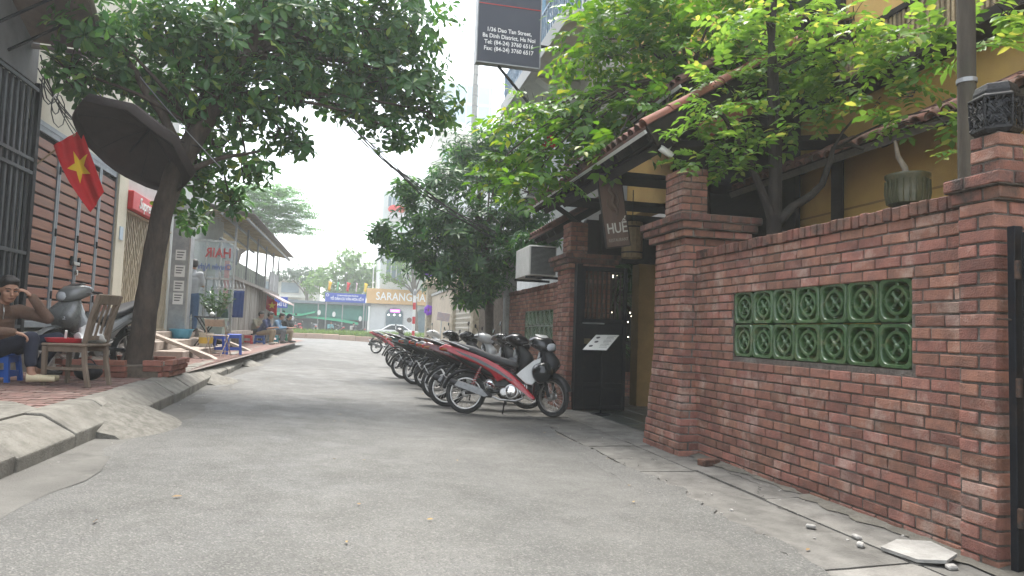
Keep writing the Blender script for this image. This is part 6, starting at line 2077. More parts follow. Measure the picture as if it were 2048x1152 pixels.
SKIN = mat('skin', (.38, .215, .145), .55, (.33, .18, .12), 12, .6, .1, 80)
HAIR = mat('black hair', (.014, .012, .012), .5, (.03, .027, .025), 60, .7, .5, 200)
def person(label, J, shirt, trousers, loc, voxel=.014, sleeve=1.0, shoes=None, hair=True, face=(1, 0, 0), group=None, sc=1.0, hem=.93, hand_d=None, cap_m=None, hs=1.0):
    t = thing('person', label, 'person', loc, group)
    V = {k: Vector(v) for k, v in J.items()}
    F = frame(face)
    H = V['head']
    def hp(x, y, z): return H + F.to_3x3() @ Vector((x * hs, y * hs, z * hs))
    b = MB()
    # head: skull, face, jaw, nose, brow, ears
    b.ell(hp(-.01, 0, .03), (.098 * hs, .078 * hs, .098 * hs), 16, 12, F)
    b.ell(hp(.025, 0, -.035), (.070 * hs, .062 * hs, .085 * hs), 14, 10, F)
    b.ell(hp(.05, 0, -.085), (.038 * hs, .042 * hs, .030 * hs), 12, 8, F)
    b.ell(hp(.096, 0, -.015), (.016 * hs, .014 * hs, .026 * hs), 8, 6, F)
    b.ell(hp(.112, 0, -.028), (.012 * hs, .016 * hs, .011 * hs), 8, 6, F)
    for s in (-1, 1):
        b.ell(hp(.08, s * .03, .028), (.016 * hs, .028 * hs, .012 * hs), 8, 6, F)
        b.ell(hp(.065, s * .045, -.025), (.022 * hs, .022 * hs, .022 * hs), 8, 6, F)
        b.ell(hp(-.005, s * .08, -.005), (.02 * hs, .010 * hs, .032 * hs), 8, 6, F)
    b.ell(hp(.088, 0, -.062), (.014 * hs, .024 * hs, .010 * hs), 8, 6, F)
    cap(b, V['neck'] - Vector((0, 0, .03)), hp(-.015, 0, -.06), .056, .055)
    cap(b, V['pelvis'], V['chest'], .10, .11)
    for s in 'LR':
        cap(b, V['chest'], V['sh' + s], .07, .05)
        cap(b, V['sh' + s], V['el' + s], .046, .038)
        cap(b, V['el' + s], V['wr' + s], .038, .026)
        d = Vector(hand_d[s][0]) if hand_d else (V['wr' + s] - V['el' + s])
        nn = Vector(hand_d[s][1]) if hand_d else Vector((0, 0, -1))
        hand(b, V['wr' + s], d, nn, 1.0, thumb=1 if s == 'L' else -1)
        cap(b, V['pelvis'], V['hip' + s], .09, .075)
        cap(b, V['hip' + s], V['kn' + s], .07, .055)
        cap(b, V['kn' + s], V['an' + s], .052, .036)
        cap(b, V['an' + s], V['an' + s].lerp(V['toe' + s], .25) - Vector((0, 0, .03)), .036, .034)
        cap(b, V['an' + s].lerp(V['toe' + s], .2) - Vector((0, 0, .03)), V['toe' + s], .036, .026)
    fused('body', b, SKIN, t, voxel * .72, 4)
    c = MB()
    F3 = frame(Vector((face[0], face[1], 0)))
    lat = (V['shL'] - V['shR']).normalized()
    Tm = Matrix((lat.cross(Vector((0, 0, 1))).normalized(), lat, Vector((0, 0, 1)))).transposed().to_4x4()
    for i in range(7):
        u = i / 6
        p = V['pelvis'].lerp(V['chest'], u)
        c.ell(p, ((.135 - .012 * u), (.165 + .025 * u), .09), 16, 10, Tm)
    c.ell(V['chest'].lerp(V['neck'], .45), (.11, .17, .075), 14, 10, Tm)
    cap(c, V['neck'] - Vector((0, 0, .05)), V['neck'] + Vector((0, 0, .0)), .085, .070)
    for s in 'LR':
        cap(c, V['chest'].lerp(V['neck'], .35), V['sh' + s], .085, .078)
        if sleeve >= 1:
            cap(c, V['sh' + s], V['el' + s], .076, .060)
            cap(c, V['el' + s], V['el' + s].lerp(V['wr' + s], .95), .062, .046)
        else:
            cap(c, V['sh' + s], V['sh' + s].lerp(V['el' + s], .8), .074, .066)
    fused('shirt', c, shirt, t, voxel, 5)
    q = MB()
    q.ell(V['pelvis'] - Vector((0, 0, .02)), (.135, .175, .12), 16, 10, Tm)
    for s in 'LR':
        cap(q, V['pelvis'] - Vector((0, 0, .03)), V['hip' + s], .11, .098)
        cap(q, V['hip' + s], V['kn' + s], .096, .076)
        cap(q, V['kn' + s], V['kn' + s].lerp(V['an' + s], hem), .076, .058)
    fused('trousers', q, trousers, t, voxel, 5)
    for s in 'LR':
        a, z = V['an' + s], V['toe' + s]
        d = (z - a); d.z = 0; d.normalize()
        M_ = frame(z - Vector((a.x, a.y, z.z + .0)) if (z - a).length else (1, 0, 0))
        low = min(z.z, a.z - .06)
        k = MB()
        heel = Vector((a.x, a.y, 0)) - d * .035; tip = Vector((z.x, z.y, 0)) + d * .035
        zt, zh = z.z, a.z - .075
        n_ = 8
        rings = []
        for i in range(n_ + 1):
            u = i / n_
            p = heel.lerp(tip, u); hgt = .078 - .03 * u; wdt = .046 * math.sin(math.pi * (.14 + .74 * u)) ** .5 + .006
            zz = zh + (zt - zh) * u - .012
            sd = d.cross(Vector((0, 0, 1)))
            rings.append([(p + sd * (wdt * math.cos(a_)) + Vector((0, 0, zz + hgt * .5 + (hgt * .62) * math.sin(a_)))) for a_ in [2 * math.pi * j / 12 for j in range(12)]])
        k.rings(rings)
        k.build('shoe', shoes or mat('dark shoe', (.05, .045, .04), .7), t, smooth=50)
    if hair:
        h = MB()
        h.ell(hp(-.02, 0, .052), (.100 * hs, .088 * hs, .088 * hs), 18, 12, F)
        h.ell(hp(-.05, 0, .0), (.070 * hs, .084 * hs, .085 * hs), 16, 10, F)
        h.ell(hp(.03, .0, .095), (.062 * hs, .070 * hs, .034 * hs), 14, 8, F)
        o = fused('hair', h, cap_m or HAIR, t, voxel * .8, 3)
    for s in (-1, 1):
        MB().ell(hp(.083, s * .030, .004), (.011 * hs, .016 * hs, .007 * hs), 8, 6, F).build('eye', mat('dark eye', (.03, .02, .018), .3), t, smooth=60)
        MB().tube([hp(.094, s * .012, .026), hp(.094, s * .032, .034), hp(.080, s * .052, .027)], .0045 * hs, 5).build('eyebrow', HAIR, t)
    MB().tube([hp(.088, -.024, -.062), hp(.100, 0, -.060), hp(.088, .024, -.062)], .004 * hs, 5).build('mouth', mat('lip shadow', (.16, .065, .05), .6), t)
    return t

M_JACKET = mat('brown jacket', (.145, .088, .062), .85, (.105, .064, .046), 9, .8, .5, 60)
M_NAVYT = mat('navy trousers', (.012, .016, .032), .85, (.02, .024, .042), 9, .7, .4, 70)
man = person('man in brown jacket and dark trousers sitting on a blue stool, hand to his temple', dict(
    pelvis=(-3.76, 8.42, .84), chest=(-3.74, 8.36, 1.12), neck=(-3.68, 8.30, 1.31), head=(-3.60, 8.25, 1.46),
    shL=(-3.60, 8.52, 1.24), shR=(-3.80, 8.16, 1.22), elL=(-3.31, 8.50, 1.17), wrL=(-3.44, 8.40, 1.40), elR=(-3.72, 7.98, 1.02), wrR=(-3.42, 8.02, 1.02),
    hipL=(-3.70, 8.50, .82), hipR=(-3.70, 8.32, .82), knL=(-3.20, 8.50, .95), knR=(-3.32, 8.16, .96), anL=(-3.40, 8.52, .56), anR=(-3.28, 8.12, .60), toeL=(-3.24, 8.62, .50), toeR=(-3.10, 8.16, .525)),
    M_JACKET, M_NAVYT, (-3.76, 8.42, .46), voxel=.011, face=(.62, -.72, -.22), shoes=mat('cream clog', (.62, .54, .36), .6, (.52, .45, .30), 12, .6), hem=.72,
    hand_d=dict(L=((-.3, -.28, .35), (-.6, -.3, .1)), R=((.72, .2, -.22), (0, 0, -1))), hs=1.12)
MB().tube([(-3.625, 8.22, 1.30), (-3.60, 8.185, 1.22), (-3.598, 8.17, 1.15)], .006, 5).build('zip', M_STEEL, man)

def seated_joints(o, rz, lean=.1, phone=True):
    M = Matrix.Translation(o) @ Matrix.Rotation(rz, 4, 'Z')
    L = dict(pelvis=(0, 0, .40), chest=(.06 + lean, 0, .70), neck=(.10 + lean * 1.5, 0, .88), head=(.17 + lean * 1.7, 0, 1.02),
             shL=(.06 + lean * 1.2, .19, .80), shR=(.06 + lean * 1.2, -.19, .80), elL=(.20 + lean, .24, .56), elR=(.20 + lean, -.24, .56), wrL=(.42 + lean, .07, .60), wrR=(.42 + lean, -.07, .60),
             hipL=(.04, .10, .38), hipR=(.04, -.10, .38), knL=(.44, .17, .46), knR=(.44, -.17, .46), anL=(.38, .17, .085), anR=(.40, -.17, .085), toeL=(.55, .19, .035), toeR=(.57, -.19, .035))
    return {k: tuple(M @ Vector(v)) for k, v in L.items()}
def sitter(label, o, rz, shirt, trousers, **k):
    a = RAD(rz)
    return person(label, seated_joints(o, a), shirt, trousers, o, voxel=.022, face=(math.cos(a), math.sin(a), -.35), group='men sitting on stools along the pavement', **k)
KH = mat('khaki cloth', (.36, .29, .19), .85, (.30, .24, .155), 8, .7)
sitter('man in a navy short-sleeved shirt and khaki trousers bent over his phone', (-3.28, 25.6, .47), -8, mat('navy shirt', (.025, .04, .13), .85, (.02, .03, .10), 8, .7), KH, sleeve=.6, shoes=mat('pale shoe', (.45, .40, .33), .7))
sitter('man in a khaki shirt sitting behind the man in navy', (-3.70, 26.6, .49), -20, mat('olive khaki shirt', (.33, .30, .21), .85, (.26, .24, .17), 8, .7), mat('black trousers', (.02, .02, .023), .85), sleeve=.6)
sitter('man in a light blue top sitting nearest the kerb past the man in navy', (-3.10, 27.5, .47), -5, mat('light blue cloth', (.16, .27, .40), .85), mat('grey trousers', (.15, .16, .17), .85))
sitter('man in a black top and dark cap sitting farthest along the pavement', (-2.95, 28.9, .47), 10, mat('black top', (.02, .02, .024), .85), KH, sleeve=.6, cap_m=mat('navy cap', (.03, .035, .05), .8))
for lab, o, z_ in (('phone held by the man in the navy shirt', (-2.76, 25.53, 1.09), -8), ('phone held by the man in light blue', (-2.56, 27.46, 1.09), -5)):
    ph = thing('mobile_phone', lab, 'phone', o)
    MB(Matrix.Translation(o) @ Matrix.Rotation(RAD(-35), 4, 'Y')).cbox((0, 0, 0), (.15, .075, .009), ch=.003).build('case', M_BLKP, ph)
    MB(Matrix.Translation(o) @ Matrix.Rotation(RAD(-35), 4, 'Y')).box(-.068, .068, -.034, .034, .005, .006).build('screen', mat('phone screen', (.05, .06, .08), .1), ph)
# standing man by the shop
person('man in grey shirt and blue jeans standing behind the stone pier', dict(
    pelvis=(-3.93, 18.05, 1.86), chest=(-3.94, 18.05, 2.20), neck=(-3.94, 18.06, 2.43), head=(-3.93, 18.08, 2.58), shL=(-4.12, 18.12, 2.34), shR=(-3.76, 18.0, 2.34), elL=(-4.16, 18.22, 2.06), elR=(-3.70, 18.06, 2.06),
    wrL=(-3.98, 18.34, 2.12), wrR=(-3.86, 18.28, 2.12), hipL=(-4.02, 18.06, 1.82), hipR=(-3.85, 18.04, 1.82), knL=(-4.02, 18.08, 1.40), knR=(-3.84, 18.05, 1.40), anL=(-4.02, 18.02, 1.03), anR=(-3.83, 18.0, 1.03), toeL=(-4.05, 18.2, .985), toeR=(-3.82, 18.18, .985)),
    mat('grey tee', (.40, .41, .42), .85, (.33, .34, .35), 8, .6), mat('blue jeans', (.085, .15, .26), .9, (.06, .11, .20), 10, .8), (-3.93, 18.05, .95), voxel=.02, sleeve=.6, face=(-.35, .93, -.1), hem=.97)

# ================================================================== STREET SIGN, BALCONY HOUSE, POLES, CABLES
bs = thing('blade_sign', 'tall dark blue-black blade sign with white address lines above the lane', 'sign', (2.47, 12, 6.0))
M_SIGN = mat('sign blue black', (.026, .032, .052), .45, (.034, .040, .062), 3, .6)
MB().cbox((2.475, 12.0, 7.45), (1.17, .14, 2.8), ch=.006).build('box', M_SIGN, bs)
fr_ = MB()
for x_ in (1.885, 3.065):
    fr_.cbox((x_, 12.0, 7.45), (.02, .16, 2.84))
for z_ in (6.045, 8.86):
    fr_.cbox((2.475, 12.0, z_), (1.18, .16, .02))
fr_.build('frame', M_GREYM, bs)
MB().box(1.90, 3.05, 11.922, 11.928, 7.13, 7.145).build('red_line', mat('sign red', (.45, .03, .03), .5), bs)
M_SWH = mat('sign white', (.82, .82, .82), .5)
for k, s_ in enumerate(('1/36 Dao Tan Street,', 'Ba Dinh District, Ha Noi', 'Tel: (84-24) 3760 6516', 'Fax: (84-24) 3760 6517')):
    text(s_, 'lettering', .107, M_SWH, bs, (2.475, 11.926, 6.665 - .118 * k), (math.pi / 2, 0, 0), .002, sx=.92, bold=.0018)
MB().tube([(2.30, 12.0, 6.03), (3.7, 12.05, 4.6)], .028, 8).build('brace', M_BLACKM, bs)
for z_ in (6.5, 8.4):
    MB().tube([(3.05, 12.0, z_), (4.7, 12.1, z_)], .03, 8).build('arm', M_BLACKM, bs)

bh = thing('balcony_house', 'pale grey house with railed balcony behind the blade sign', 'house', (6, 17, 0))
M_BH = mat('pale grey render', (.52, .53, .52), .9, (.44, .45, .44), 3, .8, .2, 40, col3=(.34, .34, .32), n3=1.5, a3=.3)
MB().box(4.7, 11, 13.9, 18.2, 0, 13.5).build('wall', M_BH, bh)
MB().box(3.5, 4.75, 11.6, 17.5, 6.95, 7.12).build('balcony_slab', M_BH, bh)
MB().box(3.46, 3.52, 11.6, 17.5, 6.88, 7.2).build('slab_edge', mat('grey slab edge', (.42, .42, .41), .9), bh)
MB().prism([(3.7, 6.9), (4.7, 6.9), (4.7, 6.3)], 14.5, 14.8, 'xz').build('corbel', M_BH, bh)
MB().prism([(3.7, 6.9), (4.7, 6.9), (4.7, 6.3)], 16.9, 17.2, 'xz').build('corbel', M_BH, bh)
br_ = MB().box(3.53, 3.56, 11.6, 17.45, 7.9, 7.95).build('railing', mat('blue grey iron', (.16, .24, .32), .5, (.10, .16, .22), 9, .7, metal=.3), bh)
bm_ = MB().box(-.012, .012, -.015, .015, 0, .80).mesh('baluster'); bm_.materials.append(MATS['blue grey iron'])
cm_ = MB().lathe([(.07, 0), (.085, 0), (.085, .02), (.07, .02)], 12, Matrix.Rotation(math.pi / 2, 4, 'Y'), cap=False).mesh('scroll'); cm_.materials.append(MATS['blue grey iron'])
for k in range(40):
    o = bpy.data.objects.new('baluster', bm_); COL.objects.link(o); o.parent = br_
    o.location = Vector((3.545, 11.65 + .147 * k, 7.12)) - WL[bh.name]
    if k % 2:
        o = bpy.data.objects.new('scroll', cm_); COL.objects.link(o); o.parent = br_
        o.location = Vector((3.535, 11.65 + .147 * k, 7.52)) - WL[bh.name]
for z_ in (8.0, 11.2):
    for y_ in (14.3, 16.2):
        w_ = MB().box(4.66, 4.70, y_, y_ + 1.3, z_, z_ + 2.0).build('window', mat('blue window glass', (.10, .17, .24), .15), bh)
        for q in ((y_, y_ + .08), (y_ + .61, y_ + .69), (y_ + 1.22, y_ + 1.3)):
            MB().box(4.63, 4.665, q[0], q[1], z_, z_ + 2.0).build('frame', M_WHITE, w_)
MB().tube([(3.62, 13.9, 7.12), (3.62, 13.9, 9.9)], .05, 8).build('column', mat('blue column', (.20, .35, .48), .5), bh)
MB().box(3.5, 4.75, 11.6, 17.5, 9.9, 10.06).build('upper_slab', M_BH, bh)
# upper part of the restaurant behind the entrance roof
o = thing('ochre_storey', 'ochre upper storey rising behind the entrance roof', 'building', (6, 11.5, 3.7))
MB().box(5.6, 6.0, 9.62, 13.8, 3.75, 9).build('wall', M_YELLOW, o)

up_ = thing('utility_pole', 'tall thin pale utility pole rising behind the dark lane tree', 'pole', (3.98, 25, 0))
MB().tube([(3.98, 25, 0), (3.96, 25, 7), (3.93, 25, 16)], [.13, .11, .085], 12).build('shaft', mat('ribbed concrete', (.40, .40, .38), .85, (.30, .30, .28), 20, .8, stretch=(.3, .3, 3)), up_, smooth=40)
rbm = MB().lathe([(.118, 0), (.118, .03)], 10).mesh('band'); rbm.materials.append(M_GREYM)
for k in range(28):
    inst(rbm, 'band', up_, (3.96, 25, 4 + .4 * k))
cb = thing('overhead_cables', 'bundle of black overhead cables slung from the street tree to the dark lane tree', 'cables', (1, 12, 4.5))
rr = random.Random(31)
for k in range(7):
    j = lambda s: rr.uniform(-s, s)
    a = Vector((-1.9 + j(.05), 10.6, 6.2 + j(.1))); b_ = Vector((2.9, 14.6 + j(.1), 3.3 + j(.1)))
    pts = []
    for i in range(14):
        u = i / 13
        p = a.lerp(b_, u); p.z -= (.55 + .12 * rr.random()) * math.sin(math.pi * u); p += Vector((j(.02), 0, j(.02)))
        pts.append(p)
    MB().tube(pts, rr.uniform(.005, .011), 6).build('cable', MATS['black cable'], cb, smooth=60)
for k, (a, b_, sg_) in enumerate([((-4.2, 9.9, 4.9), (-2.2, 10.1, 3.6), .3), ((-3.9, 9.8, 5.6), (-1.9, 9.9, 3.3), .1), ((3.2, 15.0, 3.0), (3.35, 12.9, 2.4), .25), ((4.0, 25, 8.2), (-5, 48, 11), 1.2), ((4.0, 25, 8.0), (12, 45, 9), .8)]):
    w_ = thing('cable', ('single cable drooping from the canopy into the street tree', 'pale cable hanging along the umbrella from the canopy', 'black cable hanging down to the air-conditioner unit', 'thin wire crossing the sky from the utility pole to the left', 'thin wire running from the utility pole to the right')[k], 'cable', a)
    A, B = Vector(a), Vector(b_)
    MB().tube([A.lerp(B, i / 10) - Vector((0, 0, sg_ * math.sin(math.pi * i / 10))) for i in range(11)], .009 if k != 1 else .007, 5).build('strand', MATS['black cable'] if k != 1 else M_GREYM, w_, smooth=60)

# ---- entrance plants and fairy lights
def palm(label, base, h, n, L, name='dracaena'):
    t = thing(name, label, 'plant', base)
    rg = np.random.default_rng(int(h * 100))
    b = Vector(base)
    MB().tube([b, b + Vector((.02, .02, h * .5)), b + Vector((0, 0, h))], [.03, .025, .02], 8).build('stem', M_BARKG, t, smooth=60)
    P = np.tile(np.array(b + Vector((0, 0, h))), (n, 1)); D = unit(rg.normal(0, 1, (n, 3)) * np.array((1, 1, .55)) + np.array((0, 0, .35)))
    leaves_object('fronds', leaf_mat('dark frond', (.02, .055, .018), (.045, .10, .025), None, 0, .4, .25), t, P, D, np.tile((0, 0, 1.0), (n, 1)) + rg.normal(0, .2, (n, 3)), rg.uniform(.7, 1.1, n) * L, rg.uniform(.05, .07, n), T_OVAL, droop=.45)
palm('spiky dracaena inside the entrance beside the ochre column', (4.62, 11.9, .5), 1.35, 46, .6)
palm('low leafy plant inside the entrance', (4.85, 12.45, .5), .5, 60, .4)
palm('tall leafy plant at the back of the entrance', (5.3, 12.7, .5), 1.9, 60, .55)
fl_ = thing('fairy_lights', 'string of tiny lit bulbs inside the entrance', 'lights', (4.6, 12.2, 1.2))
rr = random.Random(9)
em = mat('bulb glow', (1, .9, .7), .5, emit=(1, .88, .66), estr=3)
bmh = MB().ell((0, 0, 0), (.011, .011, .011), 6, 5).mesh('bulb'); bmh.materials.append(em)
for k in range(40):
    inst(bmh, 'bulb', fl_, (4.45 + rr.uniform(0, .9), 11.95 + rr.uniform(0, .4), rr.choice((1.15, 1.3, 1.45, 1.6, 2.3)) + rr.uniform(-.04, .04)))

# ---- broken pale slab leaning at the wall foot
bsl = thing('broken_slab', 'broken pale cement board lying at the foot of the near pier', 'slab', (3.14, 3.3, .02))
sl_ = MB().prism([(2.99, 3.43), (3.02, 3.20), (3.14, 3.13), (3.27, 3.19), (3.30, 3.40), (3.16, 3.50)], 0, .018, 'xy')
sl_.v = [(x, y, z + .03 + (x - 2.99) * .10) for x, y, z in sl_.v]
sl_.build('board', mat('pale board', (.33, .32, .295), .9, (.24, .23, .21), 9, .9, .7, 50), bsl)
for k, (x, y) in enumerate(((3.15, 3.11), (2.93, 3.52), (3.02, 3.66), (2.88, 3.9))):
    o = MB().cbox((x, y, .035), (.06, .04, .025), Matrix.Rotation(k * .8, 4, 'Z') @ Matrix.Rotation(.2, 4, 'X'), ch=.008).build('plaster_chunk', mat('plaster chunk', (.36, .345, .32), .9, (.25, .24, .22), 20, .8))
    tag(o, ('plaster chunk touching the broken board', 'plaster chunk left of the broken board', 'small plaster chunk up the slabs from the broken board', 'outermost plaster chunk on the slabs')[k], 'rubble', 'plaster chunks on the slabs')
ob = inst(brick_mesh((.20, .10, .06), M_COPE, 0), 'loose_brick', thing('loose_brick', 'single loose brick lying against the near gate pier', 'brick', (3.2, 5.9, .05)), (3.28, 5.92, .05), rot=(0, 0, .3))
# fallen leaves on the road
rg = np.random.default_rng(77)
n = 34
P = np.stack([rg.uniform(-1.9, 3.2, n), rg.uniform(2.6, 15, n), np.zeros(n)], 1)
P[:, 2] = [gz(x) + .012 + (.016 if x > 2.4 else 0) for x in P[:, 0]]
fo = leaves_object('fallen_leaves', leaf_mat('dry leaf', (.20, .13, .06), (.30, .22, .09), (.12, .06, .035), .3, .7, .1), None, P, np.stack([rg.normal(0, 1, n), rg.normal(0, 1, n), np.zeros(n)], 1), np.tile((0, 0, 1.0), (n, 1)) + rg.normal(0, .2, (n, 3)), rg.uniform(.03, .06, n), rg.uniform(.015, .03, n), T_OVAL, droop=-.1)
tag(fo, 'dry yellow leaves scattered over the road', 'leaves', kind='stuff')

# ================================================================== FAR END OF THE STREET
med = thing('median', 'planted median strip with pinkish kerb across the end of the lane', 'median', (0, 54, 0), kind='structure')
km = MB().cbox((0, 0, 0), (1.18, .22, .42), ch=.03).mesh('kerb_stone'); km.materials.append(mat('pink kerb', (.45, .31, .23), .85, (.38, .26, .20), 5, .7, ov=.12))
for k in range(26):
    inst(km, 'kerb_stone', med, (-15 + 1.2 * k, 53.3, gz(-15 + 1.2 * k) + .17))
MB().box(-40, 40, 53.42, 54.6, 0, .40).build('soil', M_DIRT, med)
rg = np.random.default_rng(12)
n = 9000
P = np.stack([rg.uniform(-14, 14, n), rg.uniform(53.45, 54.5, n), np.full(n, .38)], 1)
gr_ = leaves_object('grass', leaf_mat('grass blade', (.10, .19, .04), (.17, .27, .06), None, 0, .6, .35), None, P, rg.normal(0, .22, (n, 3)) + np.array((0, 0, 1)), rg.normal(0, 1, (n, 3)), rg.uniform(.3, .62, n), rg.uniform(.03, .05, n), T_OVAL, droop=.2)
tag(gr_, 'bright long grass on the median strip', 'grass', kind='stuff')

# white car
def car(label, loc, rz):
    t = thing('car', label, 'car', loc, rz=rz)
    M_CAR = paint('car white', (.78, .78, .77)); G = mat('car glass', (.03, .04, .05), .08, coat=.5)
    prof = [(-2.1, .45), (-2.12, .75), (-1.95, .98), (-1.35, 1.05), (-.75, 1.42), (.25, 1.44), (.95, 1.05), (1.75, .95), (2.1, .78), (2.12, .42), (1.8, .30), (-1.8, .30)]
    body = [(-2.1, .40), (-2.13, .72), (-2.0, .93), (-1.3, 1.0), (1.0, 1.0), (1.8, .90), (2.12, .72), (2.12, .40), (1.9, .28), (-1.9, .28)]
    rings = []
    for y, k in ((-.86, .97), (-.84, 1), (.84, 1), (.86, .97)):
        rings.append([(x * k, y, z) for x, z in body])
    MB().rings(rings).build('body', M_CAR, t, bev=.05, world=False)
    cabin = [(-1.45, .98), (-.80, 1.40), (-.6, 1.45), (.15, 1.45), (.35, 1.42), (1.05, .98)]
    MB().rings([[(x, y, z) for x, z in cabin] for y in (-.74, .74)]).build('roof', M_CAR, t, bev=.05, world=False)
    for s in (-1, 1):
        MB().prism([(-1.22, 1.02), (-.72, 1.36), (-.20, 1.39), (-.20, 1.02)], s * .752, s * .745, 'xz').build('window', G, t, world=False)
        MB().prism([(-.14, 1.02), (-.14, 1.39), (.20, 1.38), (.86, 1.02)], s * .752, s * .745, 'xz').build('window', G, t, world=False)
        MB().cbox((-2.08, s * .62, .78), (.10, .30, .14), ch=.03).build('tail_light', M_TAIL, t, world=False)
        MB().cbox((2.05, s * .62, .72), (.12, .32, .12), ch=.03).build('headlight', M_LENS, t, world=False)
        for x_ in (-1.3, 1.3):
            w_ = MB(Matrix.Translation((x_, s * .80, .32)) @ Matrix.Rotation(math.pi / 2, 4, 'X')).lathe([(.17, -.09), (.2, -.1), (.2, .1), (.17, .09)], 18).build('wheel', M_ALU, t, world=False)
            MB(Matrix.Translation((x_, s * .80, .32)) @ Matrix.Rotation(math.pi / 2, 4, 'X')).lathe([(.205, -.1), (.30, -.1), (.32, -.06), (.32, .06), (.30, .1), (.205, .1)], 22).build('tyre', M_TYRE, w_, world=False)
    MB().prism([(.36, 1.41), (.42, 1.39), (1.06, 1.0), (1.0, 1.0)], -.66, .66, 'xz').build('windscreen', G, t, world=False)
    MB().prism([(-.82, 1.40), (-.76, 1.42), (-1.42, 1.0), (-1.48, 1.0)], -.66, .66, 'xz').build('rear_window', G, t, world=False)
car('white saloon car passing behind the grassy median', (3.0, 57.2, .02), math.pi)
car('second white car behind the striped post, half hidden by motorbikes', (8.6, 57.4, 0), math.pi)

# shop building with the long fascia
sh = thing('corner_shop', 'white corner shop building with a long orange lettered fascia', 'building', (5, 66, 0))
M_SHW = mat('shop white', (.66, .67, .66), .85, (.58, .59, .58), 1.5, .7)
MB().box(1.2, 14, 62.0, 76, 0, 3.3).build('ground_floor', M_SHW, sh)
MB().box(1.9, 14, 62.6, 76, 4.7, 13.6).build('upper_wall', mat('pale green white', (.60, .63, .61), .9, (.52, .55, .53), 1.2, .8), sh)
MB().add([(1.9, 62.6, 13.6), (14, 62.6, 13.6), (14, 70, 13.6), (1.9, 70, 13.6), (2.6, 64, 15.6), (14, 64, 15.6), (14, 70, 15.6), (2.6, 70, 15.6)], [(0, 1, 5, 4), (0, 4, 7, 3), (4, 5, 6, 7), (0, 3, 2, 1), (1, 2, 6, 5), (3, 7, 6, 2)]).build('roof', mat('grey zinc', (.46, .49, .50), .6, (.40, .43, .44), 2, .7, metal=.2), sh)
MB().cbox((5.6, 61.75, 3.95), (9.6, .7, 1.32), ch=.02).build('fascia', mat('orange fascia', (.66, .42, .19), .6, (.58, .36, .16), 2, .6), sh)
text('SARANGHAE', 'lettering', .98, mat('fascia white', (.82, .82, .8), .5), sh, (3.98, 61.37, 3.92), (math.pi / 2, 0, 0), .02, bold=.012, spacing=1.03, sx=.82)
def arch(x0, x1, z0, z1, y, par):
    r = (x1 - x0) / 2
    P = [(x0, z0), (x1, z0), (x1, z1 - r * .7)] + [((x0 + x1) / 2 + r * math.cos(RAD(a)), z1 - r * .7 + r * .7 * math.sin(RAD(a))) for a in range(20, 180, 20)] + [(x0, z1 - r * .7)]
    o = MB().prism(P, y - .05, y - .02, 'xz').build('arched_window', mat('shop window', (.10, .15, .17), .1, (.16, .22, .24), 1.5, .8), par)
    MB().tube([(p[0], y - .06, p[1]) for p in P] + [(P[0][0], y - .06, P[0][1])], .05, 6).build('window_frame', mat('pale frame', (.4, .42, .42), .5), o)
    return o
a1 = arch(2.55, 4.1, .25, 3.0, 62.0, sh)
arch(5.2, 6.8, .25, 3.0, 62.0, sh)
arch(7.6, 9.4, .25, 3.0, 62.0, sh)
MB().box(2.95, 3.75, 61.92, 61.94, 2.62, 2.82).build('neon_tube', mat('magenta neon', (.8, .1, .7), .4, emit=(1, .12, .85), estr=1.6), sh)
for k in range(3):
    MB().ell((2.8 + .5 * k, 61.93, 2.35), (.06, .02, .06), 8, 6).build('spot_lamp', mat('spot glow', (1, 1, .95), .4, emit=(1, .97, .9), estr=2.5), sh)
MB().lathe([(.22, 0), (.22, .03), (0, .03)], 18, Matrix.Translation((4.65, 61.98, 1.95)) @ Matrix.Rotation(math.pi / 2, 4, 'X')).build('round_sign', mat('round sign brown', (.16, .10, .08), .6), sh)
for (x_, z_, w__, h__) in ((2.3, 12.2, 1.1, .9), (4.6, 6.0, 2.0, 2.0), (7.4, 6.0, 2.0, 2.0), (2.4, 5.4, 1.4, 2.2)):
    w_ = MB().box(x_, x_ + w__, 62.54, 62.58, z_, z_ + h__).build('window', mat('far window glass', (.16, .21, .24), .15), sh)
    for q in range(4):
        MB().box(x_ + w__ * q / 3 - .03, x_ + w__ * q / 3 + .03, 62.48, 62.535, z_, z_ + h__).build('window_bar', M_WHITE, w_)
for x_ in (1.3, 1.6):
    MB().tube([(x_, 61.9, 3.3), (x_, 61.9, 9.5)], .05, 8).build('drain_pipe', M_WHITE, sh)
lg_ = thing('wall_logo', 'red heart logo over a small name plate high on the white building', 'sign', (3.1, 62.5, 11.2))
for s in (-1, 1):
    MB().ell((3.1 + s * .36, 62.5, 12.0), (.42, .05, .32), 16, 10, Matrix.Rotation(RAD(25 * s), 4, 'Y')).build('heart', mat('logo red', (.60, .06, .06), .5), lg_, smooth=60)
MB().cbox((3.1, 62.52, 11.35), (1.5, .06, .40), ch=.02).build('plate', mat('plate grey', (.5, .47, .46), .6), lg_)
MB().cbox((3.1, 62.52, 10.90), (1.3, .06, .24), ch=.02).build('plate', MATS['plate grey'], lg_)
text('SARANGHAE', 'lettering', .24, M_SWH, lg_, (3.1, 62.47, 11.35), (math.pi / 2, 0, 0), .01, bold=.004)

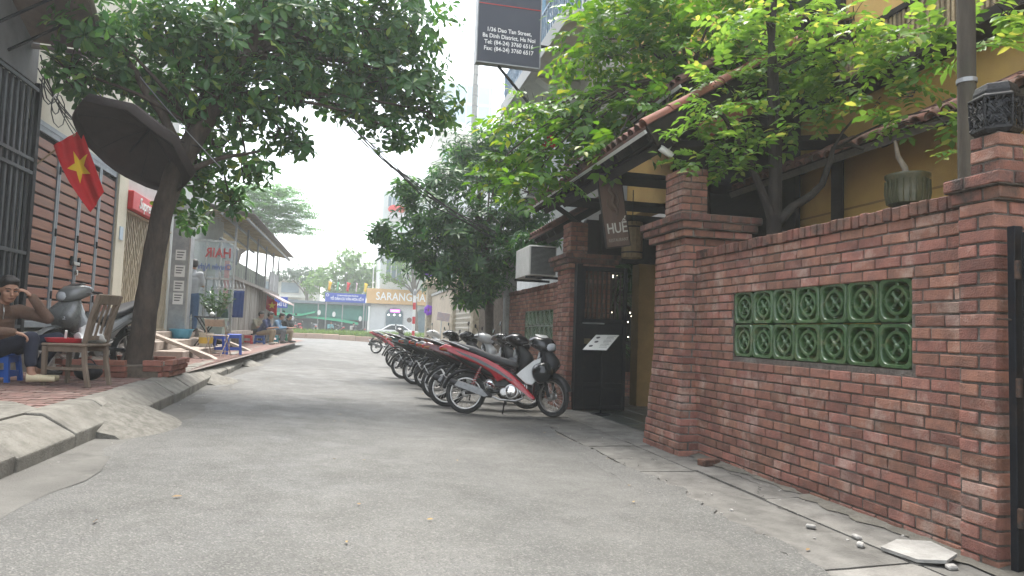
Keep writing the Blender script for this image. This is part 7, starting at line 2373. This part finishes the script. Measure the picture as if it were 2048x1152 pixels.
# market stalls behind green netting, blue banner and flags
mk_ = thing('market_netting', 'teal green netting stretched along the market across the road', 'netting', (-4, 62, 0))
M_NET = mat('teal net', (.05, .24, .19), .9, (.035, .18, .15), 2, .8, .3, 40)
MB().box(-14, 1.0, 62.2, 62.26, 1.75, 3.05).build('net', M_NET, mk_)
MB().box(-14, 1.0, 63.6, 63.7, 0, 1.8).build('stall_shade_sheet', mat('painted stall dark', (.05, .075, .085), .9, (.08, .10, .11), 2, .9), mk_)  # dark sheet stands in for the unlit interior under the tarps
MB().box(-14.5, 1.2, 61.5, 64, 3.08, 3.30).build('roof_tarp', mat('grey roof tarp', (.20, .23, .25), .8, (.15, .17, .19), 2, .8), mk_)
for k in range(8):
    MB().tube([(-13.5 + 2.05 * k, 61.7, 0), (-13.5 + 2.05 * k, 61.7, 3.1)], .05, 8).build('post', M_GREYM, mk_)
tp_ = MB()
tp_.add([(-9, 61.6, 1.9), (-4.6, 61.2, 1.95), (-3.5, 61.1, 2.25), (-3.4, 62.1, 2.45), (-4.6, 62.1, 2.15), (-9, 62.1, 2.2)], [(0, 1, 4, 5), (1, 2, 3, 4)])
tp_.add([(-4.2, 61.2, 1.85), (-1.5, 61.2, 1.6), (.2, 61.3, 1.35), (.2, 62.1, 1.55), (-1.5, 62.1, 1.85), (-4.2, 62.1, 2.0)], [(0, 1, 4, 5), (1, 2, 3, 4)])
o = tp_.build('shade_tarp', mat('bright green tarp', (.05, .42, .22), .7, (.04, .36, .19), 2, .6), mk_); o.modifiers.new('solid', 'SOLIDIFY').thickness = .02
for k, (x_, z_) in enumerate(((-3.15, 2.3), (-1.9, 2.2), (.35, 1.9))):
    MB().lathe([(.16, 0), (.18, .02), (0, .03)], 14, Matrix.Translation((x_, 61.5, z_)) @ Matrix.Rotation(math.pi / 2, 4, 'X') @ Matrix.Diagonal((.8, 1.3, 1, 1))).build('hanging_bag', M_WHITE, mk_)
for k in range(7):
    MB().cbox((-6 + 1.05 * k, 61.6, .55), (.5, .4, .5), ch=.04).build('crate', mat('market crate', (.20, .22, .24), .7, (.34, .30, .26), 3, .9, ov=.5), mk_)
bn = thing('blue_banner', 'blue banner board with white lettering over the market', 'banner', (-1, 61.4, 3.3))
MB().cbox((-.98, 61.4, 3.66), (3.45, .10, .78), ch=.01).build('board', mat('banner blue', (.035, .08, .42), .5, (.03, .07, .36), 2, .5), bn)
text('TỔ DÂN CƯ VĂN HÓA SỐ 9', 'lettering', .30, M_SWH, bn, (-.85, 61.34, 3.55), (math.pi / 2, 0, 0), .005, bold=.006, sx=.74)
text('ỦY BAN NHÂN DÂN PHƯỜNG', 'lettering', .15, M_SWH, bn, (-.8, 61.34, 3.84), (math.pi / 2, 0, 0), .005, bold=.003, sx=.85)
MB().lathe([(.08, 0), (.12, 0), (.12, .01), (.08, .01)], 16, Matrix.Translation((-2.5, 61.345, 3.85)) @ Matrix.Rotation(math.pi / 2, 4, 'X'), cap=False).build('emblem', M_SWH, bn)
for s in (-1, 1):
    MB().tube([(-.98 + s * 1.6, 61.42, 0), (-.98 + s * 1.6, 61.42, 3.3)], .06, 8).build('post', M_GREYM, bn)
FG = [(-2.5, (.75, .42, .03), 'orange'), (-1.75, (.10, .45, .16), 'green'), (-.95, (.60, .03, .03), 'red'), (-.15, (.62, .50, .50), 'pinkish white'), (.55, (.78, .60, .05), 'yellow')]
for k, (x_, c_, nm) in enumerate(FG):
    t = thing('small_flag', nm + ' flag standing on top of the blue banner', 'flag', (x_, 61.4, 4.05), 'flags on the blue banner')
    MB().tube([(x_, 61.4, 4.05), (x_, 61.4, 5.1)], .018, 6).build('staff', M_GREYM, t)
    b = MB()
    w__ = .34 if k in (0, 2, 4) else .16
    vs = [(x_ + w__ * u * (1 - .55 * v_) + .03 * math.sin(5 * v_ + 3 * u), 61.4 + .05 * math.sin(6 * u + 4 * v_), 5.05 - .75 * v_ - .1 * u) for u in (0, .33, .66, 1) for v_ in (0, .25, .5, .75, 1)]
    b.add(vs, [(i * 5 + j, (i + 1) * 5 + j, (i + 1) * 5 + j + 1, i * 5 + j + 1) for i in range(3) for j in range(4)])
    b.build('cloth', mat('flag ' + nm, c_, .8), t, smooth=60).modifiers.new('solid', 'SOLIDIFY').thickness = .01

for k, (x_, b1, b2) in enumerate(((-4.6, P_BLK, P_RED), (-3.2, P_WHT, P_GRY), (-1.2, P_RED, P_BLK), (.3, P_TEAL, P_BLK))):
    motorbike(('black and red', 'white and grey', 'red and black', 'dark green')[k] + ' motorbike parked before the market stalls', (x_, 60.4, gz(x_)), RAD(80 + 15 * k), b1, b2, group='motorbikes before the market', plate=False)
sit2 = [(-5.6, (.30, .32, .36)), (-2.2, (.16, .36, .38)), (-.4, (.45, .42, .38))]
for k, (x_, c_) in enumerate(sit2):
    sitter(('market seller in a grey top sitting before the stalls', 'market seller in a teal top sitting before the stalls', 'market seller in a beige top sitting before the stalls')[k], (x_, 61.2, gz(x_) + .25), -90 + 20 * k, mat('seller top %d' % k, c_, .85), mat('black trousers', (.02, .02, .023), .85))
# low pale building beyond, far towers
fb = thing('far_low_building', 'low pale two-storey building with flat canopies beyond the market', 'building', (-7, 88, 0))
M_FB = mat('far cream', (.60, .60, .55), .9, (.52, .52, .48), 1, .7)
MB().box(-18, -5.2, 86, 95, 0, 6.4).build('wall', M_FB, fb)
MB().box(-18.5, -3.9, 84.6, 95.5, 6.4, 6.75).build('roof_slab', M_FB, fb)
MB().box(-18.5, -5.5, 84.8, 86, 4.4, 4.7).build('canopy', M_FB, fb)
for x_ in (-6.3, -4.6):
    MB().box(x_ - .25, x_ + .25, 85.2, 85.7, 0, 6.4).build('column', M_FB, fb)
for x_ in (-13, -10.4, -7.9):
    w_ = MB().box(x_ - 1.0, x_ + 1.0, 85.93, 85.98, 1.6, 4.2).build('window', mat('far blue glass', (.20, .27, .33), .2), fb)
    MB().box(x_ - .05, x_ + .05, 85.88, 85.925, 1.6, 4.2).build('mullion', M_FB, w_)
    MB().box(x_ - 1.0, x_ + 1.0, 85.92, 85.98, 5.0, 6.2).build('upper_window', MATS['far blue glass'], fb)
tw_ = thing('glass_tower', 'tall blue glass tower fading into the haze', 'tower', (18, 133, 0))
MB().box(14.1, 24, 130, 140, 0, 49).build('shaft', mat('tower glass', (.22, .36, .46), .25, (.18, .31, .41), .5, .6), tw_)
for k in range(11):
    MB().box(14.0, 24.1, 129.9, 129.99, 4 + 4.1 * k, 4.5 + 4.1 * k).build('floor_band', mat('tower band', (.42, .50, .55), .5), tw_)
for x_ in (14.3, 16.6, 18.9, 21.2, 23.5):
    MB().box(x_ - .1, x_ + .1, 129.78, 129.89, 0, 49).build('fin', MATS['tower band'], tw_)
mb_ = thing('mid_rise_block', 'pale beige block with stained walls in front of the glass tower', 'building', (12, 92, 0))
MB().box(9.4, 18, 90, 99, 0, 27.5).build('wall', mat('stained beige', (.52, .50, .45), .9, (.42, .40, .36), .6, .8, stretch=(2, 2, .3)), mb_)
MB().add([(9.2, 89.8, 27.5), (18.2, 89.8, 27.5), (18.2, 99, 27.5), (9.2, 99, 27.5), (11, 92, 29.4), (17, 92, 29.4), (17, 97, 29.4), (11, 97, 29.4)], [(0, 1, 5, 4), (1, 2, 6, 5), (2, 3, 7, 6), (3, 0, 4, 7), (4, 5, 6, 7), (0, 3, 2, 1)]).build('roof', mat('block roof', (.36, .37, .37), .8), mb_)
for k in range(5):
    for j in range(3):
        w_ = MB().box(10.2 + 2.4 * j, 11.6 + 2.4 * j, 89.93, 89.98, 9 + 3.6 * k, 10.8 + 3.6 * k).build('window', MATS['far blue glass'], mb_)

# striped no-parking post, street name sign, no-parking board
sp2 = thing('striped_post', 'red and white striped post with a grey cap by the far bikes', 'post', (2.85, 35, 0))
for k in range(8):
    MB().lathe([(.075, 0), (.075, .36)], 12, Matrix.Translation((2.85, 35, .0 + .36 * k))).build('band', mat('post white', (.75, .75, .74), .5) if k % 2 else mat('post red', (.55, .03, .04), .5), sp2, smooth=40)
MB().lathe([(.085, 0), (.085, .22), (.02, .34), (0, .35)], 12, Matrix.Translation((2.85, 35, 2.88))).build('cap', M_GREYM, sp2)
ns = thing('street_name_sign', 'blue street name plate with white letters past the shack', 'sign', (-4.05, 39.5, 0))
MB().tube([(-4.05, 39.5, .1), (-4.05, 39.5, 2.7)], .04, 8).build('post', M_GREYM, ns)
MB().cbox((-4.05, 39.44, 2.38), (.68, .04, .60), ch=.01).build('plate', MATS['banner blue'], ns)
text('THỦ LỆ', 'lettering', .24, M_SWH, ns, (-4.05, 39.41, 2.26), (math.pi / 2, 0, 0), .004, bold=.006, sx=.75)
ib = thing('info_board', 'small tilted notice board on a post before the beige wall', 'board', (2.95, 24.6, 0))
MB().tube([(2.92, 24.6, 0), (3.0, 24.6, 1.55)], .025, 8).build('post', M_WHITE, ib)
MB(Matrix.Translation((3.05, 24.58, 1.66)) @ Matrix.Rotation(RAD(8), 4, 'Y')).cbox((0, 0, 0), (.46, .03, .30), ch=.006).build('panel', mat('notice pink', (.62, .50, .48), .6, (.5, .45, .5), 9, .8), ib)
pf = thing('star_flag', 'small red flag with a yellow star over the seated men', 'flag', (-3.5, 28.6, 1.9))
MB().tube([(-3.52, 28.6, 1.3), (-3.50, 28.6, 2.35)], .012, 6).build('staff', M_GREYM, pf)
b = MB(); vs = [(-3.50 + .42 * u, 28.6 + .04 * math.sin(6 * u), 2.33 - .55 * v_ - .28 * u) for u in (0, .25, .5, .75, 1) for v_ in (0, .33, .66, 1)]
b.add(vs, [(i * 4 + j, (i + 1) * 4 + j, (i + 1) * 4 + j + 1, i * 4 + j + 1) for i in range(4) for j in range(3)])
b.build('cloth', MATS['flag red'], pf, smooth=60).modifiers.new('solid', 'SOLIDIFY').thickness = .008
sr = [(-3.27 + (.15 if k % 2 == 0 else .06) * math.sin(2 * math.pi * k / 10), 1.92 + (.15 if k % 2 == 0 else .06) * math.cos(2 * math.pi * k / 10)) for k in range(10)]
MB().prism(sr, 28.535, 28.545, 'xz').build('star', MATS['flag yellow'], pf)

# purple balloon-like lamps on the carved pillar
for k, (x_, y_, z_) in enumerate(((3.3, 33.0, 3.95), (3.35, 33.0, 2.1))):
    t = thing('purple_rosette', ('purple rosette on top of the tall carved pillar', 'purple rosette halfway down the tall carved pillar')[k], 'decoration', (x_, y_, z_), 'purple rosettes')
    for j in range(7):
        a = 2 * math.pi * j / 7
        MB().ell((x_ + .13 * math.cos(a), y_ - .25, z_ + .16 * math.sin(a)), (.10, .05, .10), 8, 6).build('petal', mat('purple foil', (.25, .06, .62), .4), t, smooth=60)

# ---- distant trees
def far_tree(label, base, blobs, m, L, W, dens, bark=None, flat=.8, trunk_r=.25, shell=.35, k=7, pin=False):
    rg = np.random.default_rng(abs(int(base[0] * 31 + base[1] * 7))); rr = random.Random(int(base[1]))
    t = thing('distant_tree', label, 'tree', base, 'trees beyond the end of the lane')
    c = blobs[0]
    MB().tube([base, (base[0] * .6 + c[0] * .4, base[1], (base[2] + c[2]) / 2), (c[0], c[1], c[2])], [trunk_r, trunk_r * .8, trunk_r * .4], 9).build('trunk', M_BARKG, t, smooth=60)
    st = (base[0] * .4 + c[0] * .6, base[1], base[2] * .35 + c[2] * .65)
    limb_mesh(rr, [(bez(st, ((st[0] + x) / 2, (st[1] + y) / 2, max(st[2], z)), (x, y, z), 6), trunk_r * .4, trunk_r * .1) for x, y, z, r in blobs], 6).build('limbs', M_BARKG, t, smooth=60)
    pts, ax = blob_points(rg, blobs, dens, shell, flat)
    if pin:
        P, D, N, LL, WW = pinnate(rg, pts, [unit(np.array((a[0], a[1], .05))) for a in ax], 5, L, W, L * .8)
    else:
        P, D, N, LL, WW = rosettes(rg, pts, ax, k, L, W, (40, 110))
    leaves_object('crown', m, t, P, D, N, LL, WW, T_OVAL, droop=.2)
M_LF1 = leaf_mat('far leaf', (.07, .16, .035), (.13, .25, .05), None, 0, .5, .42)
M_LF2 = leaf_mat('feathery leaf', (.07, .19, .06), (.13, .28, .08), None, 0, .5, .45)
far_tree('broad round green tree behind the blue banner', (-1.2, 76, 0), [(-1.3, 76, 6.9, 2.4), (.6, 76, 6.6, 2.0), (-3.2, 76, 6.3, 1.8), (-1.0, 75.5, 8.5, 1.7), (1.9, 76, 7.4, 1.6), (-4.6, 76, 5.4, 1.3), (0, 75, 4.8, 1.6), (-2.4, 75, 4.6, 1.6), (2.2, 75, 5.2, 1.5)], M_LF1, .34, .16, 42)
far_tree('darker bushy tree left of the round green tree', (-5.4, 80, 0), [(-5.6, 80, 6.6, 1.5), (-7.0, 80, 6.8, 1.2), (-4.2, 80, 6.9, 1.4), (-8.4, 80, 6.6, .8)], leaf_mat('far dark leaf', (.03, .07, .035), (.05, .10, .04), None, 0, .5, .3), .32, .15, 44)
far_tree('sparse tree standing in front of the corner shop', (5.2, 60.2, .05), [(4.6, 60.2, 6.3, 1.3), (3.3, 60.2, 7.0, 1.2), (6.2, 60.2, 6.8, 1.3), (2.3, 60.4, 5.6, .8), (5.2, 60.2, 8.0, 1.1), (7.4, 60.2, 5.8, 1.1), (3.6, 60.2, 5.3, .8)], M_LF1, .26, .12, 30)
far_tree('feathery flat-topped tree above the shack roof', (-8.2, 45, .2), [(-6.6, 45, 8.2, 1.5), (-5.0, 45, 8.7, 1.3), (-5.2, 45, 7.6, 1.2), (-3.9, 45, 7.2, .9), (-4.2, 45, 8.2, .9), (-7.6, 45, 9.2, 1.2), (-6.0, 45, 9.5, 1.0), (-4.6, 45, 9.6, .7), (-6.4, 45, 7.0, .9)], M_LF2, .20, .085, 150, flat=.35, trunk_r=.2, pin=True)
far_tree('leafy tree at the bend behind the carved pillars', (5.0, 40, 0), [(4.9, 40, 5.0, 1.3), (6.0, 40, 6.0, 1.5), (5.2, 41, 7.0, 1.2), (4.4, 40, 3.8, .9)], leaf_mat('far dark leaf', (.03, .07, .035), (.05, .10, .04)), .26, .12, 46)
# right-hand houses beyond the lane tree, closing the view
o = thing('lane_house', 'plain pale house behind the carved pillars on the right', 'house', (7, 29, 0))
MB().box(5.2, 14, 19.5, 34, 0, 9.0).build('wall', M_BH, o)
MB().box(5.0, 14.2, 19.3, 34.2, 9.0, 9.25).build('roof_slab', M_POST, o)
for y_ in (21.5, 25.5, 29.5):
    w_ = MB().box(5.15, 5.19, y_, y_ + 1.6, 5.6, 7.4).build('window', MATS['blue window glass'], o)
    MB().box(5.10, 5.145, y_ + .75, y_ + .85, 5.6, 7.4).build('mullion', M_WHITE, w_)

# ---- the hazy air
hz = MB().box(-262, 262, -62, 322, -1.3, 52).build('haze', None)
hm_ = bpy.data.materials.new('haze air'); hm_.use_nodes = True
hn = hm_.node_tree.nodes; hn.clear()
ho = hn.new('ShaderNodeOutputMaterial'); hv = hn.new('ShaderNodeVolumePrincipled')
hv.inputs['Color'].default_value = (.93, .98, .97, 1)
hv.inputs['Density'].default_value = .0023
hv.inputs['Anisotropy'].default_value = .35
hm_.node_tree.links.new(hv.outputs[0], ho.inputs['Volume'])
hz.data.materials.append(hm_)
tag(hz, 'pale haze filling the air of the whole street', 'haze', kind='stuff')
